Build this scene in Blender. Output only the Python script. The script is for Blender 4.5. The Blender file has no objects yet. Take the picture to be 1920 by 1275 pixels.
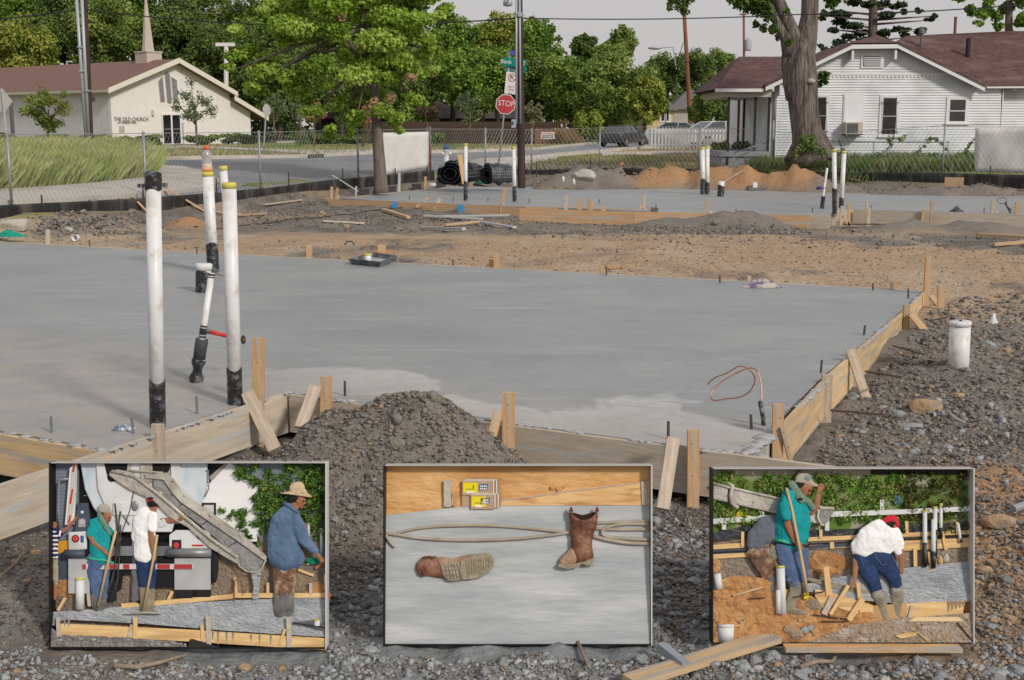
import bpy,math,random
import numpy as np
from mathutils import Vector,Matrix,Euler
random.seed(7);np.random.seed(7)
SC=bpy.context.scene
COL=SC.collection
# ------------------------------------------------------------------ camera, world, sun
F=2300.0;H=2.3;TH=math.atan(397.5/F)
cd=bpy.data.cameras.new('camera');cam=bpy.data.objects.new('camera',cd);COL.objects.link(cam)
cd.sensor_width=36;cd.lens=F/1920*36;cd.clip_end=3000;cd.clip_start=.1
cam.location=(0,0,H);cam.rotation_euler=(math.pi/2-TH,0,0)
SC.camera=cam
world=bpy.data.worlds.new("World");SC.world=world;world.use_nodes=True
nt=world.node_tree;bg=nt.nodes['Background']
sky=nt.nodes.new('ShaderNodeTexSky');sky.sky_type='NISHITA';sky.sun_disc=False
SUN_EL=math.radians(32);SUN_AZ=math.radians(140)
sky.sun_elevation=SUN_EL;sky.sun_rotation=SUN_AZ
sky.air_density=1.0;sky.dust_density=3.0;sky.ozone_density=1.0
mixn=nt.nodes.new('ShaderNodeMix');mixn.data_type='RGBA'
mixn.inputs[0].default_value=0.86
nt.links.new(sky.outputs[0],mixn.inputs[6]);mixn.inputs[7].default_value=(6.0,5.75,5.7,1)
nt.links.new(mixn.outputs[2],bg.inputs['Color']);bg.inputs['Strength'].default_value=0.1
sl=bpy.data.lights.new('sun','SUN');sun=bpy.data.objects.new('sun',sl);COL.objects.link(sun)
sl.energy=2.35;sl.angle=math.radians(8);sl.color=(1,.93,.84)
sdir=Vector((math.sin(SUN_AZ)*math.cos(SUN_EL),math.cos(SUN_AZ)*math.cos(SUN_EL),math.sin(SUN_EL)))
sun.rotation_euler=sdir.to_track_quat('Z','Y').to_euler()
SC.view_settings.view_transform='Standard';SC.view_settings.look='None'
SC.view_settings.exposure=0.0;SC.view_settings.gamma=1;SC.view_settings.use_curve_mapping=False
# ------------------------------------------------------------------ geometry of the view -> world points
CT,ST=math.cos(TH),math.sin(TH)
CQ=CT+ST*397.5/F
def ray(u,v):
    xc=(u-960)/F;zc=-(v-637.5)/F
    return xc,CT+ST*zc,-ST+CT*zc
def at_y(u,v,Y):
    x,y,z=ray(u,v);k=Y/y
    return Vector((x*k,Y,H+z*k))
def at_z(u,v,z0):
    x,y,z=ray(u,v);k=(z0-H)/z
    return Vector((x*k,y*k,z0))
# value noise
def vnoise(x,y,seed=0):
    x=np.asarray(x,float);y=np.asarray(y,float)
    xi=np.floor(x).astype(np.int64);yi=np.floor(y).astype(np.int64)
    fx=x-xi;fy=y-yi;fx=fx*fx*(3-2*fx);fy=fy*fy*(3-2*fy)
    def h(a,b):
        n=(a*374761393+b*668265263+seed*1442695041) & 0xffffffff
        n=((n ^ (n >> 13))*1274126177) & 0xffffffff
        return ((n ^ (n >> 16)) & 0xffff)/65535.0
    return (h(xi,yi)*(1-fx)+h(xi+1,yi)*fx)*(1-fy)+(h(xi,yi+1)*(1-fx)+h(xi+1,yi+1)*fx)*fy
def fbm(x,y,o=4,seed=0):
    s=0;a=.5;t=0
    for i in range(o):
        s=s+a*vnoise(x*2**i,y*2**i,seed+i);t += a;a *= .55
    return s/t
def sstep(a,b,x):
    t=np.clip((x-a)/(b-a),0,1);return t*t*(3-2*t)
# fence line: (pixel column, distance)
FL=[(-900,17),(-60,27),(268,34),(485,40),(670,45),(806,50),(910,54),(997,56),(1125,56),(1312,54),(1530,51),(1772,48),(2050,46),(3200,40)]
FP=np.array([((u-960)/F*Y/CQ,Y) for u,Y in FL])
def fdist(x,y):
    x=np.asarray(x,float);y=np.asarray(y,float)
    best=np.full(x.shape,1e9);sg=np.ones(x.shape)
    for i in range(len(FP)-1):
        a=FP[i];b=FP[i+1];d=b-a;L2=d@d
        t=np.clip(((x-a[0])*d[0]+(y-a[1])*d[1])/L2,0,1)
        px=a[0]+t*d[0]-x;py=a[1]+t*d[1]-y;dd=np.hypot(px,py)
        cr=d[0]*(y-a[1])-d[1]*(x-a[0])
        m=dd<best-1e-9;best=np.where(m,dd,best);sg=np.where(m,np.sign(cr),sg)
    return best*sg
BY=[-500,0,6,8,11,16,20,28,32,34,40,60]
BZ=[-.6,-.5,-.43,-.42,-.38,-.22,-.09,-.13,-.32,-.34,-.16,-.1]
# mounds: x, y, radius x, radius y, height, sharpness(0 gauss 1 cone)
MOUNDS=[]
def mound(u,v,z,rx,ry,h,k=0,kind=0):
    p=at_z(u,v,z);MOUNDS.append((p.x,p.y,rx,ry,h,k,kind))
def mound_y(u,Y,rx,ry,h,k=0,kind=0):
    MOUNDS.append(((u-960)/F*Y/(CQ if Y>20 else CT),Y,rx,ry,h,k,kind))
# kinds: 0 grey-brown, 1 orange
mound_y(742,8.45,1.3,.92,.76,1,0)
mound_y(880,8.3,.7,.5,.22,0,0)
mound_y(600,8.4,.5,.45,.22,0,0)
for u,Y,rx,ry,h,kd in [(1210,48.5,1.5,1.0,.45,1),(1250,48.6,1.2,1.0,.42,1),(1290,49,1.3,1.1,.55,1),(1345,48,1.0,1.0,.45,1),(1475,46.6,.9,.9,.45,1),(1395,47.5,1.7,1.1,.68,1),(1440,47,.9,.9,.3,1),(1520,46,.9,1.0,.78,1),
                            (1050,47.5,1.0,.9,.6,0),(1100,48,1.1,.8,.8,0),(1150,48,.9,.8,.5,0),(1600,45,1.5,.9,.35,0),(1720,43.5,1.8,.9,.35,0),(1860,43,1.6,1.0,.45,0),
                            (1330,31.4,1.3,.7,.3,0),(1425,31.2,1.0,.7,.42,0),(1240,31.6,.9,.6,.2,0),(1700,30.6,1.2,.7,.25,0),(1850,30.5,1.3,.7,.25,0),
                            (150,28.6,.8,.6,.35,0),(210,29.5,.9,.6,.42,0),(95,27.5,.6,.5,.2,0),(345,32,.8,.5,.35,1),(600,33,1.0,.8,.3,0),(1000,32,1.2,.6,.12,0),(770,32.5,.8,.5,.15,0),
                            (1800,14.5,1.4,1.2,.16,0),(1880,12,.8,1.5,.14,0),(1820,9.5,.7,.7,.1,0),(1960,8,.8,1.2,.18,1),(100,6.9,.7,.6,.12,0)]:
    mound_y(u,Y,rx,ry,h,0,kd)
def G(x,y,rough=True):
    x=np.asarray(x,float);y=np.asarray(y,float)
    d=fdist(x,y)
    z=np.interp(y,BY,BZ)
    out=sstep(-1.3,.5,d)
    # height along the fence differs a little
    z=z*(1-out)+out*(.42+.60*(1-np.exp(-np.clip(d,0,400)/6.5)))
    for (mx,my,rx,ry,h,k,kd) in MOUNDS:
        r=np.hypot((x-mx)/rx,(y-my)/ry)
        if k:
            rr=np.sqrt(r*r+.012)
            z=z+h*np.clip(1.06-rr,0,None)**1.05*(r<1.2)
        else:
            m_=r<3
            if m_.any():
                e_=h*np.exp(-r*r*1.2)
                if rough:e_=e_*(.55+.9*fbm(x*1.9+3,y*1.9,3,61))
                z=z+e_
    for ya,sl_,w_ in ((19.6,.10,.16),(21.4,.10,.16),(24.2,-.05,.2),(26.0,-.05,.2)):
        q_=(y-(ya+sl_*x))/w_;z=z-.05*np.exp(-q_*q_)*(x>-9)+.03*np.exp(-(np.abs(q_)-1.8)**2)*(x>-9)
    if rough:
        ins=1-sstep(-1.5,.5,d)
        a=.045+.07*fbm(x*.35,y*.35,2,5)
        z=z+ins*(a*(fbm(x*1.7,y*1.7,4,1)-.5)*1.6+.05*(fbm(x*8,y*8,2,9)-.5)*np.clip(14/np.maximum(y,1),.5,1.4))
    return z
def G1(x,y):return float(G(np.array([x]),np.array([y]))[0])
def at_g(u,v,lift=0.0):
    x,y,z=ray(u,v)
    # march
    t0=3.0
    ts=np.geomspace(4,900,700)
    X=x*ts;Y=y*ts;Z=H+z*ts
    g=G(X,Y,False)+lift
    k=np.argmax(Z<g) if (Z<g).any() else len(ts)-1
    if k == 0:k=1
    a=Z[k-1]-g[k-1];b=g[k]-Z[k]
    t=ts[k-1]+(ts[k]-ts[k-1])*a/max(a+b,1e-9)
    return Vector((x*t,y*t,H+z*t))
def at_g_arr(U,V,it=14):
    xc=(U-960)/F;zc=-(V-637.5)/F
    dx,dy,dz=xc,CT+ST*zc,-ST+CT*zc
    t=(-.3-H)/np.minimum(dz,-1e-3)
    for _ in range(it):
        g=G(dx*t,dy*t,True);t=.5*t+.5*(g-H)/np.minimum(dz,-1e-3)
    return dx*t,dy*t
def mpp(Y):return Y/F/(CQ if Y>20 else CT)   # metres per photo pixel, roughly
# ------------------------------------------------------------------ materials
MATS={}
def nodes_of(name):
    m=bpy.data.materials.new(name);m.use_nodes=True
    return m,m.node_tree,m.node_tree.nodes['Principled BSDF']
def rgba(c):return (c[0],c[1],c[2],1)
def M(name,c1=(.5,.5,.5),c2=None,scale=6,rough=.7,bump=0,bscale=None,stretch=(1,1,1),metal=0,c3=None,vary=0,detail=6,spec=.3,thr=(.35,.65),s2=None,c4=None,trans=0,coat=0):
    """noise-mixed material in object coordinates"""
    if name in MATS:return MATS[name]
    m,t,b=nodes_of(name);N=t.nodes;L=t.links
    b.inputs['Roughness'].default_value=rough;b.inputs['Metallic'].default_value=metal
    b.inputs['Specular IOR Level'].default_value=spec
    if coat:b.inputs['Coat Weight'].default_value=coat
    tc=N.new('ShaderNodeTexCoord');mp=N.new('ShaderNodeMapping');mp.inputs['Scale'].default_value=stretch
    L.new(tc.outputs['Object'],mp.inputs[0])
    col=None
    if c2 is not None:
        nz=N.new('ShaderNodeTexNoise');nz.inputs['Scale'].default_value=scale;nz.inputs['Detail'].default_value=detail;nz.inputs['Roughness'].default_value=.6
        L.new(mp.outputs[0],nz.inputs['Vector'])
        rp=N.new('ShaderNodeValToRGB');rp.color_ramp.elements[0].position=thr[0];rp.color_ramp.elements[1].position=thr[1]
        rp.color_ramp.elements[0].color=rgba(c1);rp.color_ramp.elements[1].color=rgba(c2)
        if c3 is not None:
            e=rp.color_ramp.elements.new((thr[0]+thr[1])/2);e.color=rgba(c3)
        L.new(nz.outputs['Fac'],rp.inputs[0]);col=rp.outputs[0]
        if c4 is not None:
            n2=N.new('ShaderNodeTexNoise');n2.inputs['Scale'].default_value=s2 or scale*.25;n2.inputs['Detail'].default_value=5
            L.new(mp.outputs[0],n2.inputs['Vector'])
            r2=N.new('ShaderNodeValToRGB');r2.color_ramp.elements[0].position=.5;r2.color_ramp.elements[1].position=.68
            L.new(n2.outputs['Fac'],r2.inputs[0])
            mx=N.new('ShaderNodeMix');mx.data_type='RGBA';L.new(r2.outputs[0],mx.inputs[0]);L.new(col,mx.inputs[6]);mx.inputs[7].default_value=rgba(c4);col=mx.outputs[2]
    if vary:
        oi=N.new('ShaderNodeObjectInfo');hs=N.new('ShaderNodeHueSaturation')
        mr=N.new('ShaderNodeMapRange');mr.inputs[3].default_value=1-vary;mr.inputs[4].default_value=1+vary
        L.new(oi.outputs['Random'],mr.inputs[0]);L.new(mr.outputs[0],hs.inputs['Value'])
        if col is not None:L.new(col,hs.inputs['Color'])
        else:hs.inputs['Color'].default_value=rgba(c1)
        col=hs.outputs[0]
    if col is not None:L.new(col,b.inputs['Base Color'])
    else:b.inputs['Base Color'].default_value=rgba(c1)
    if bump:
        nb=N.new('ShaderNodeTexNoise');nb.inputs['Scale'].default_value=bscale or scale*3;nb.inputs['Detail'].default_value=5
        L.new(mp.outputs[0],nb.inputs['Vector'])
        bp=N.new('ShaderNodeBump');bp.inputs['Strength'].default_value=bump;bp.inputs['Distance'].default_value=.02
        L.new(nb.outputs['Fac'],bp.inputs['Height']);L.new(bp.outputs[0],b.inputs['Normal'])
    if trans:b.inputs['Transmission Weight'].default_value=trans
    MATS[name]=m;return m
def leaf_mat(name,cols,tr=.35):
    if name in MATS:return MATS[name]
    m,t,b=nodes_of(name);N=t.nodes;L=t.links
    at=N.new('ShaderNodeAttribute');at.attribute_name='rnd'
    rp=N.new('ShaderNodeValToRGB');cr=rp.color_ramp
    n=len(cols)
    cr.elements[0].color=rgba(cols[0]);cr.elements[0].position=0
    cr.elements[1].color=rgba(cols[-1]);cr.elements[1].position=1
    for i in range(1,n-1):
        e=cr.elements.new(i/(n-1));e.color=rgba(cols[i])
    L.new(at.outputs['Fac'],rp.inputs[0]);L.new(rp.outputs[0],b.inputs['Base Color'])
    b.inputs['Roughness'].default_value=.6;b.inputs['Specular IOR Level'].default_value=.2
    if tr:
        tl=N.new('ShaderNodeBsdfTranslucent');L.new(rp.outputs[0],tl.inputs['Color'])
        ms=N.new('ShaderNodeMixShader');ms.inputs[0].default_value=tr
        L.new(b.outputs[0],ms.inputs[1]);L.new(tl.outputs[0],ms.inputs[2]);L.new(ms.outputs[0],N['Material Output'].inputs['Surface'])
    MATS[name]=m;return m
def vc_mat(name,rough=.95,nscale=40,amt=.35,bump=.5,bscale=60,attr='col'):
    if name in MATS:return MATS[name]
    m,t,b=nodes_of(name);N=t.nodes;L=t.links
    at=N.new('ShaderNodeAttribute');at.attribute_name=attr
    geo=N.new('ShaderNodeNewGeometry')
    nz=N.new('ShaderNodeTexNoise');nz.inputs['Scale'].default_value=nscale;nz.inputs['Detail'].default_value=8;nz.inputs['Roughness'].default_value=.7
    L.new(geo.outputs['Position'],nz.inputs['Vector'])
    mr=N.new('ShaderNodeMapRange');mr.inputs[1].default_value=.3;mr.inputs[2].default_value=.7;mr.inputs[3].default_value=1-amt;mr.inputs[4].default_value=1+amt
    L.new(nz.outputs['Fac'],mr.inputs[0])
    hs=N.new('ShaderNodeHueSaturation');L.new(mr.outputs[0],hs.inputs['Value']);L.new(at.outputs['Color'],hs.inputs['Color'])
    L.new(hs.outputs[0],b.inputs['Base Color']);b.inputs['Roughness'].default_value=rough;b.inputs['Specular IOR Level'].default_value=.15
    if bump:
        n2=N.new('ShaderNodeTexNoise');n2.inputs['Scale'].default_value=bscale;n2.inputs['Detail'].default_value=6;L.new(geo.outputs['Position'],n2.inputs['Vector'])
        bp=N.new('ShaderNodeBump');bp.inputs['Strength'].default_value=bump;bp.inputs['Distance'].default_value=.03
        L.new(n2.outputs['Fac'],bp.inputs['Height']);L.new(bp.outputs[0],b.inputs['Normal'])
    MATS[name]=m;return m
# ------------------------------------------------------------------ objects
I4=Matrix.Identity(4)
def link(name,data,parent=None,mw=None):
    o=bpy.data.objects.new(name,data);COL.objects.link(o)
    if parent is not None:
        o.parent=parent;o.matrix_parent_inverse=parent.matrix_basis.inverted()
    o.matrix_basis=mw if mw is not None else I4
    return o
def tag(o,label=None,cat=None,group=None,kind=None):
    if label:o['label']=label
    if cat:o['category']=cat
    if group:o['group']=group
    if kind:o['kind']=kind
    return o
def empty(name,loc,label,cat,group=None,mw=None):
    o=link(name,None,None,mw if mw is not None else Matrix.Translation(loc));o.empty_display_size=.1
    return tag(o,label,cat,group)
def copy_tree(root,T,label=None,group=None):
    """copy a thing and its parts; T is the new world matrix of its root"""
    R0=root.matrix_basis.copy();D=T @ R0.inverted()
    def rec(o,par):
        c=o.copy();COL.objects.link(c)
        if par is not None:
            c.parent=par;c.matrix_parent_inverse=par.matrix_basis.inverted()
        c.matrix_basis=D @ o.matrix_basis
        for ch in list(o.children):rec(ch,c)
        return c
    c=rec(root,None)
    if label:c['label']=label
    if group:c['group']=group
    return c
class MB:
    def __init__(s):s.v=[];s.f=[]
    def add(s,vs,fs):
        n=len(s.v);s.v += [tuple(p) for p in vs];s.f += [tuple(i+n for i in f) for f in fs];return s
    def box(s,c,d,R=None):
        hx,hy,hz=d[0]/2,d[1]/2,d[2]/2
        P=[Vector((x,y,z)) for z in (-hz,hz) for x,y in ((-hx,-hy),(hx,-hy),(hx,hy),(-hx,hy))]
        if R is not None:P=[R @ p for p in P]
        c=Vector(c)
        return s.add([c+p for p in P],[(3,2,1,0),(4,5,6,7),(0,1,5,4),(1,2,6,5),(2,3,7,6),(3,0,4,7)])
    def bx(s,a,b):
        return s.box([(a[i]+b[i])/2 for i in range(3)],[abs(b[i]-a[i]) for i in range(3)])
    def prism(s,pts,off,cap=True):
        n=len(pts);off=Vector(off);P=[Vector(p) for p in pts]
        a=[tuple(range(n))[::-1],tuple(range(n,2*n))] if cap else []
        return s.add(P+[p+off for p in P],a+[(i,(i+1) % n,n+(i+1) % n,n+i) for i in range(n)])
    def tube(s,pts,r,n=8,cap=True,flat=None):
        P=[Vector(p) for p in pts];k=len(P)
        R=[r]*k if isinstance(r,(int,float)) else list(r)
        ref=None;V=[]
        for i in range(k):
            d=(P[min(i+1,k-1)]-P[max(i-1,0)]).normalized()
            if ref is None:
                ref=Vector((0,0,1)) if abs(d.z)<.9 else Vector((1,0,0))
            a=(ref-d*ref.dot(d)).normalized();b=d.cross(a);ref=a
            for j in range(n):
                t=2*math.pi*j/n;V.append(P[i]+(a*math.cos(t)+b*math.sin(t))*R[i])
        Fs=[(i*n+j,i*n+(j+1) % n,(i+1)*n+(j+1) % n,(i+1)*n+j) for i in range(k-1) for j in range(n)]
        if cap:Fs += [tuple(range(n))[::-1],tuple(range((k-1)*n,k*n))]
        return s.add(V,Fs)
    def ball(s,c,r,n=10,m=7):
        if isinstance(r,(int,float)):r=(r,r,r)
        V=[]
        for i in range(m+1):
            ph=math.pi*i/m
            for j in range(n):
                t=2*math.pi*j/n;V.append((c[0]+r[0]*math.sin(ph)*math.cos(t),c[1]+r[1]*math.sin(ph)*math.sin(t),c[2]+r[2]*math.cos(ph)))
        return s.add(V,[(i*n+j,(i+1)*n+j,(i+1)*n+(j+1) % n,i*n+(j+1) % n) for i in range(m) for j in range(n)])
    def lathe(s,c,prof,n=16,axis=(0,0,1)):
        q=Vector((0,0,1)).rotation_difference(Vector(axis));c=Vector(c);V=[]
        for (r,z) in prof:
            for j in range(n):
                t=2*math.pi*j/n;V.append(c+q @ Vector((r*math.cos(t),r*math.sin(t),z)))
        k=len(prof)
        return s.add(V,[(i*n+j,i*n+(j+1) % n,(i+1)*n+(j+1) % n,(i+1)*n+j) for i in range(k-1) for j in range(n)]+[tuple(range(n))[::-1],tuple(range((k-1)*n,k*n))])
    def build(s,name,mat,parent=None,mw=None,smooth=False,bevel=0,local=False,**kw):
        me=bpy.data.meshes.new(name)
        V=s.v
        if mw is not None and not local:      # geometry given in world space: bring into the local frame
            inv=mw.inverted();V=[inv @ Vector(p) for p in V]
        me.from_pydata([tuple(p) for p in V],[],s.f);me.update()
        if mat is not None:me.materials.append(mat)
        if smooth:
            me.polygons.foreach_set('use_smooth',[True]*len(me.polygons))
            if smooth != 2:me.set_sharp_from_angle(angle=math.radians(40))
        o=link(name,me,parent,mw)
        if bevel:
            b=o.modifiers.new('b','BEVEL');b.width=bevel;b.segments=2;b.limit_method='ANGLE'
        if kw:tag(o,**kw)
        return o
def beam(name,p0,p1,w,t,mat,parent=None,up=(0,0,1),bevel=0,rough=0,**kw):
    """a piece of timber from p0 to p1: local X along it, w across (in the direction of 'up'), t thick"""
    p0=Vector(p0);p1=Vector(p1);d=p1-p0;L=d.length;x=d.normalized()
    up=Vector(up)
    y=up.cross(x)
    if y.length<1e-3:y=Vector((0,1,0)).cross(x)
    y.normalize();z=x.cross(y)
    m=Matrix((x,y,z)).transposed().to_4x4();m.translation=p0
    b=MB().box((L/2,0,0),(L,t,w))
    if rough:
        b=MB();n=5
        ring=[]
        for i in range(n):
            xx=L*i/(n-1)
            jt=random.uniform(-rough,rough);jw=random.uniform(-rough,rough)
            ring.append([(xx,-t/2+jt,-w/2+jw),(xx,t/2+jt,-w/2+jw),(xx,t/2+jt,w/2+jw),(xx,-t/2+jt,w/2+jw)])
        V=[p for r in ring for p in r]
        Fs=[(i*4+j,i*4+(j+1) % 4,i*4+4+(j+1) % 4,i*4+4+j) for i in range(n-1) for j in range(4)]+[(3,2,1,0),tuple(range(n*4-4,n*4))]
        b.add(V,Fs)
    return b.build(name,mat,parent,m,bevel=bevel,local=True,**kw)
def fast(name,V,Fc,mat,parent=None,mw=None,rnd=None,col=None,smooth=False,**kw):
    """numpy mesh: V (n,3), Fc (m,k)"""
    me=bpy.data.meshes.new(name);k=Fc.shape[1]
    me.vertices.add(len(V));me.vertices.foreach_set('co',np.ascontiguousarray(V,dtype=np.float32).ravel())
    me.loops.add(Fc.size);me.loops.foreach_set('vertex_index',np.ascontiguousarray(Fc,dtype=np.int32).ravel())
    me.polygons.add(len(Fc));me.polygons.foreach_set('loop_start',np.arange(0,Fc.size,k,dtype=np.int32))
    me.polygons.foreach_set('loop_total',np.full(len(Fc),k,dtype=np.int32))
    if smooth:me.polygons.foreach_set('use_smooth',np.ones(len(Fc),dtype=bool))
    me.update(calc_edges=True)
    if rnd is not None:
        a=me.attributes.new('rnd','FLOAT','FACE');a.data.foreach_set('value',np.asarray(rnd,dtype=np.float32))
    if col is not None:
        a=me.attributes.new('col','FLOAT_COLOR','POINT');a.data.foreach_set('color',np.ascontiguousarray(col,dtype=np.float32).ravel())
    me.materials.append(mat)
    o=link(name,me,parent,mw)
    if kw:tag(o,**kw)
    return o
def text_mesh(name,body,size,mat,mw,parent,ext=.004,align='CENTER',xs=1.0):
    c=bpy.data.curves.new(name,'FONT');c.body=body;c.size=size;c.extrude=ext;c.align_x=align;c.align_y='CENTER';c.resolution_u=3
    t=bpy.data.objects.new('tmp',c);COL.objects.link(t)
    bpy.context.view_layer.update()
    me=bpy.data.meshes.new_from_object(t.evaluated_get(bpy.context.evaluated_depsgraph_get()))
    bpy.data.objects.remove(t)
    for v in me.vertices:v.co.x *= xs
    me.materials.clear();me.materials.append(mat)
    return link(name,me,parent,mw)
# leaves: quads spread through clumps (n, 3 centres; radii)
def leaf_cloud(clumps,per,size,seed,shell=.55,droop=.0,shade_seed=None,vr=(.25,.25),dark_in=False):
    rg=np.random.RandomState(seed)
    C=np.array([c[:3] for c in clumps],float);R=np.array([c[3:6] if len(c)>4 else (c[3],)*3 for c in clumps],float)
    w=(R[:,0]*R[:,1]*R[:,2])**(2/3);w=w/w.sum()
    n=per;n=int(n*1.0);idx=rg.choice(len(C),n,p=w)
    d=rg.normal(size=(n,3));d /= np.linalg.norm(d,axis=1)[:,None]
    rr=shell+(1.08-shell)*rg.rand(n)**.8
    ctr=C[idx]+d*R[idx]*rr[:,None]
    nrm=d*.9+rg.normal(size=(n,3))*.8+np.array([0,0,.5]);nrm /= np.linalg.norm(nrm,axis=1)[:,None]
    a=np.cross(nrm,rg.normal(size=(n,3)));a /= np.linalg.norm(a,axis=1)[:,None];b=np.cross(nrm,a)
    s=size*(.6+.8*rg.rand(n))[:,None]
    V=np.stack([ctr-a*s*.5-b*s*.12,ctr-b*s*.38,ctr+a*s*.62,ctr+b*s*.38],1).reshape(-1,3)
    Fc=np.arange(n*4).reshape(n,4)
    cl=rg.rand(len(C))
    rnd=np.clip(.5+vr[0]*(cl[idx]-.5)*2+vr[1]*rg.normal(size=n),0,1)
    return V,Fc,rnd
# ================================================================== GROUND
def ground_mesh():
    ys=np.concatenate([[-400,-60,-10,0,2.5],np.geomspace(4.2,1400,640)])
    ts=np.concatenate([[-60,-8,-2.2,-1.2],np.linspace(-.72,.72,430),[1.2,2.2,8,60]])
    Y,T=np.meshgrid(ys,ts,indexing='ij');W=np.maximum(Y,5.0)*np.where(np.abs(T)>1,np.minimum(1,40/np.maximum(Y,5.)+.1),1)
    W=np.maximum(Y,5.0);X=T*W
    X=np.clip(X,-1500,1500)
    Z=G(X,Y)
    nr,nc=Y.shape
    V=np.stack([X,Y,Z],-1).reshape(-1,3)
    i=np.arange(nr-1)[:,None]*nc+np.arange(nc-1)[None,:]
    Fc=np.stack([i,i+1,i+nc+1,i+nc],-1).reshape(-1,4)
    # colours: what lies where
    d=fdist(X,Y)
    n1=fbm(X*.5,Y*.5,5,21);n2=fbm(X*2.3,Y*2.3,4,33);n3=fbm(X*.9+7,Y*.35,4,44)
    grey=np.array([.205,.185,.165]);dark=np.array([.10,.09,.082]);tan=np.array([.40,.29,.195]);orange=np.array([.38,.225,.12]);pale=np.array([.43,.35,.26]);blue=np.array([.23,.25,.265])
    def mix(a,b,m):return a*(1-m[...,None])+b*m[...,None]
    c=mix(np.broadcast_to(grey,X.shape+(3,)),dark,sstep(.45,.6,n2)*.6)
    # trodden tan dirt between the slabs
    mid=sstep(15,18,Y+.12*X)*(1-sstep(27,31,Y-.35*X*0))*sstep(-.5,.5,40-Y)
    m=mid*sstep(.34,.52,n1+.25*(n3-.5)+.06)
    c=mix(c,tan,m*.95);c=mix(c,pale,mid*sstep(.55,.68,n3)*.7)
    m2=sstep(24,30,Y)*(1-sstep(46,50,Y))*sstep(.5,.62,n1)*.5
    c=mix(c,tan,m2)
    # bottom right: tan with grey
    br=sstep(1.5,2.6,X)*(1-sstep(7.6,9.5,Y+.3*X*0))
    c=mix(c,np.array([.30,.20,.125]),br*sstep(.38,.55,n1+.15*(n2-.5)))
    bl=(1-sstep(6.2,7.5,Y))*sstep(.42,.56,n3)*(1-br)
    c=mix(c,blue,bl*.8)
    for (mx,my,rx,ry,h,k,kd) in MOUNDS:
        r=np.hypot((X-mx)/rx,(Y-my)/ry);mm=1-sstep(.8,1.35,r+.5*(n2-.5))
        if kd == 1:c=mix(c,orange,mm)
        else:c=mix(c,grey if Y.mean() else grey,mm*.8)
    # outside the fence: lawn, dry and green
    lawn=mix(np.broadcast_to(np.array([.40,.31,.165]),X.shape+(3,)),np.array([.16,.20,.055]),sstep(.42,.6,fbm(X*.22,Y*.12,4,77)))
    lawn=mix(lawn,np.array([.42,.33,.2]),sstep(.58,.7,fbm(X*.5,Y*.3,4,91))*.7)
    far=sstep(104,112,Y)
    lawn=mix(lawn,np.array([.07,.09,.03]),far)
    c=mix(c,lawn,sstep(-.4,.3,d+.5*(n2-.5)))
    col=np.concatenate([c.reshape(-1,3),np.ones((c.shape[0]*c.shape[1],1))],1)
    return fast('ground',V,Fc,vc_mat('ground_soil',nscale=14,amt=.32,bump=.6,bscale=30),col=col,smooth=True,kind='structure')
GROUND=ground_mesh()
def patch(name,px,mat,lift=.035,z=None,thick=0,n=1.5,kind='structure',**kw):
    """a sheet laid on the terrain; outline given by points in the photo, sub-divided so that it follows the ground"""
    P=[at_z(u,v,z) if z is not None else at_g(u,v,0) for u,v in px]
    return sheet(name,P,mat,lift,z,n,kind,**kw)
def sheet(name,P,mat,lift=.035,z=None,n=1.5,kind='structure',parent=None,skirt=.12):
    import bmesh
    bm=bmesh.new()
    vs=[bm.verts.new((p.x,p.y,0)) for p in P];f=bm.faces.new(vs)
    xs=[p.x for p in P];ysl=[p.y for p in P]
    if z is None:
        for ax,lo,hi in ((0,min(xs),max(xs)),(1,min(ysl),max(ysl))):
            k=lo+n
            while k<hi:
                no=(1,0,0) if ax == 0 else (0,1,0);co=(k,0,0) if ax == 0 else (0,k,0)
                bmesh.ops.bisect_plane(bm,geom=bm.verts[:]+bm.edges[:]+bm.faces[:],plane_co=co,plane_no=no)
                k += n
    bmesh.ops.triangulate(bm,faces=bm.faces[:])
    X=np.array([v.co.x for v in bm.verts]);Y=np.array([v.co.y for v in bm.verts])
    g=G(X,Y)+lift if z is None else np.full(len(X),z)
    for v,zz in zip(bm.verts,g):v.co.z=zz
    bmesh.ops.recalc_face_normals(bm,faces=bm.faces[:])
    if sum(f.normal.z for f in bm.faces)<0:bmesh.ops.reverse_faces(bm,faces=bm.faces[:])
    if skirt:
        e=[e for e in bm.edges if e.is_boundary]
        r=bmesh.ops.extrude_edge_only(bm,edges=e)
        for v in [x for x in r['geom'] if isinstance(x,bmesh.types.BMVert)]:v.co.z -= skirt
    me=bpy.data.meshes.new(name);bm.to_mesh(me);bm.free();me.materials.append(mat)
    o=link(name,me,parent)
    if kind:o['kind']=kind
    return o
ASPH=M('asphalt',(.205,.215,.235),(.26,.27,.285),scale=.6,rough=.85,bump=.15,bscale=30,c4=(.17,.18,.2),s2=.15)
PAVE=M('pavement_concrete',(.46,.43,.40),(.54,.51,.475),scale=1.2,rough=.9,bump=.1,bscale=20,c4=(.36,.34,.31),s2=.5)
street=patch('street',[(275,303),(420,300),(560,298),(700,291),(860,288),(1010,283),(1110,272),(1235,263),(1330,256),(1330,266),(1225,276),(1130,285),(1000,297),(900,303),(858,312),(830,322),(760,327),(690,336),(480,356),(300,374),(225,372),(380,356),(400,343),(380,328),(330,318),(275,314)],ASPH,.05,n=3)
apron=patch('pavement',[(-260,372),(0,361),(150,352),(240,341),(283,331),(280,319),(300,316),(345,319),(392,330),(412,344),(396,358),(330,366),(235,374),(120,381),(0,388),(-260,400)],PAVE,.14,n=2)
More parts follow.
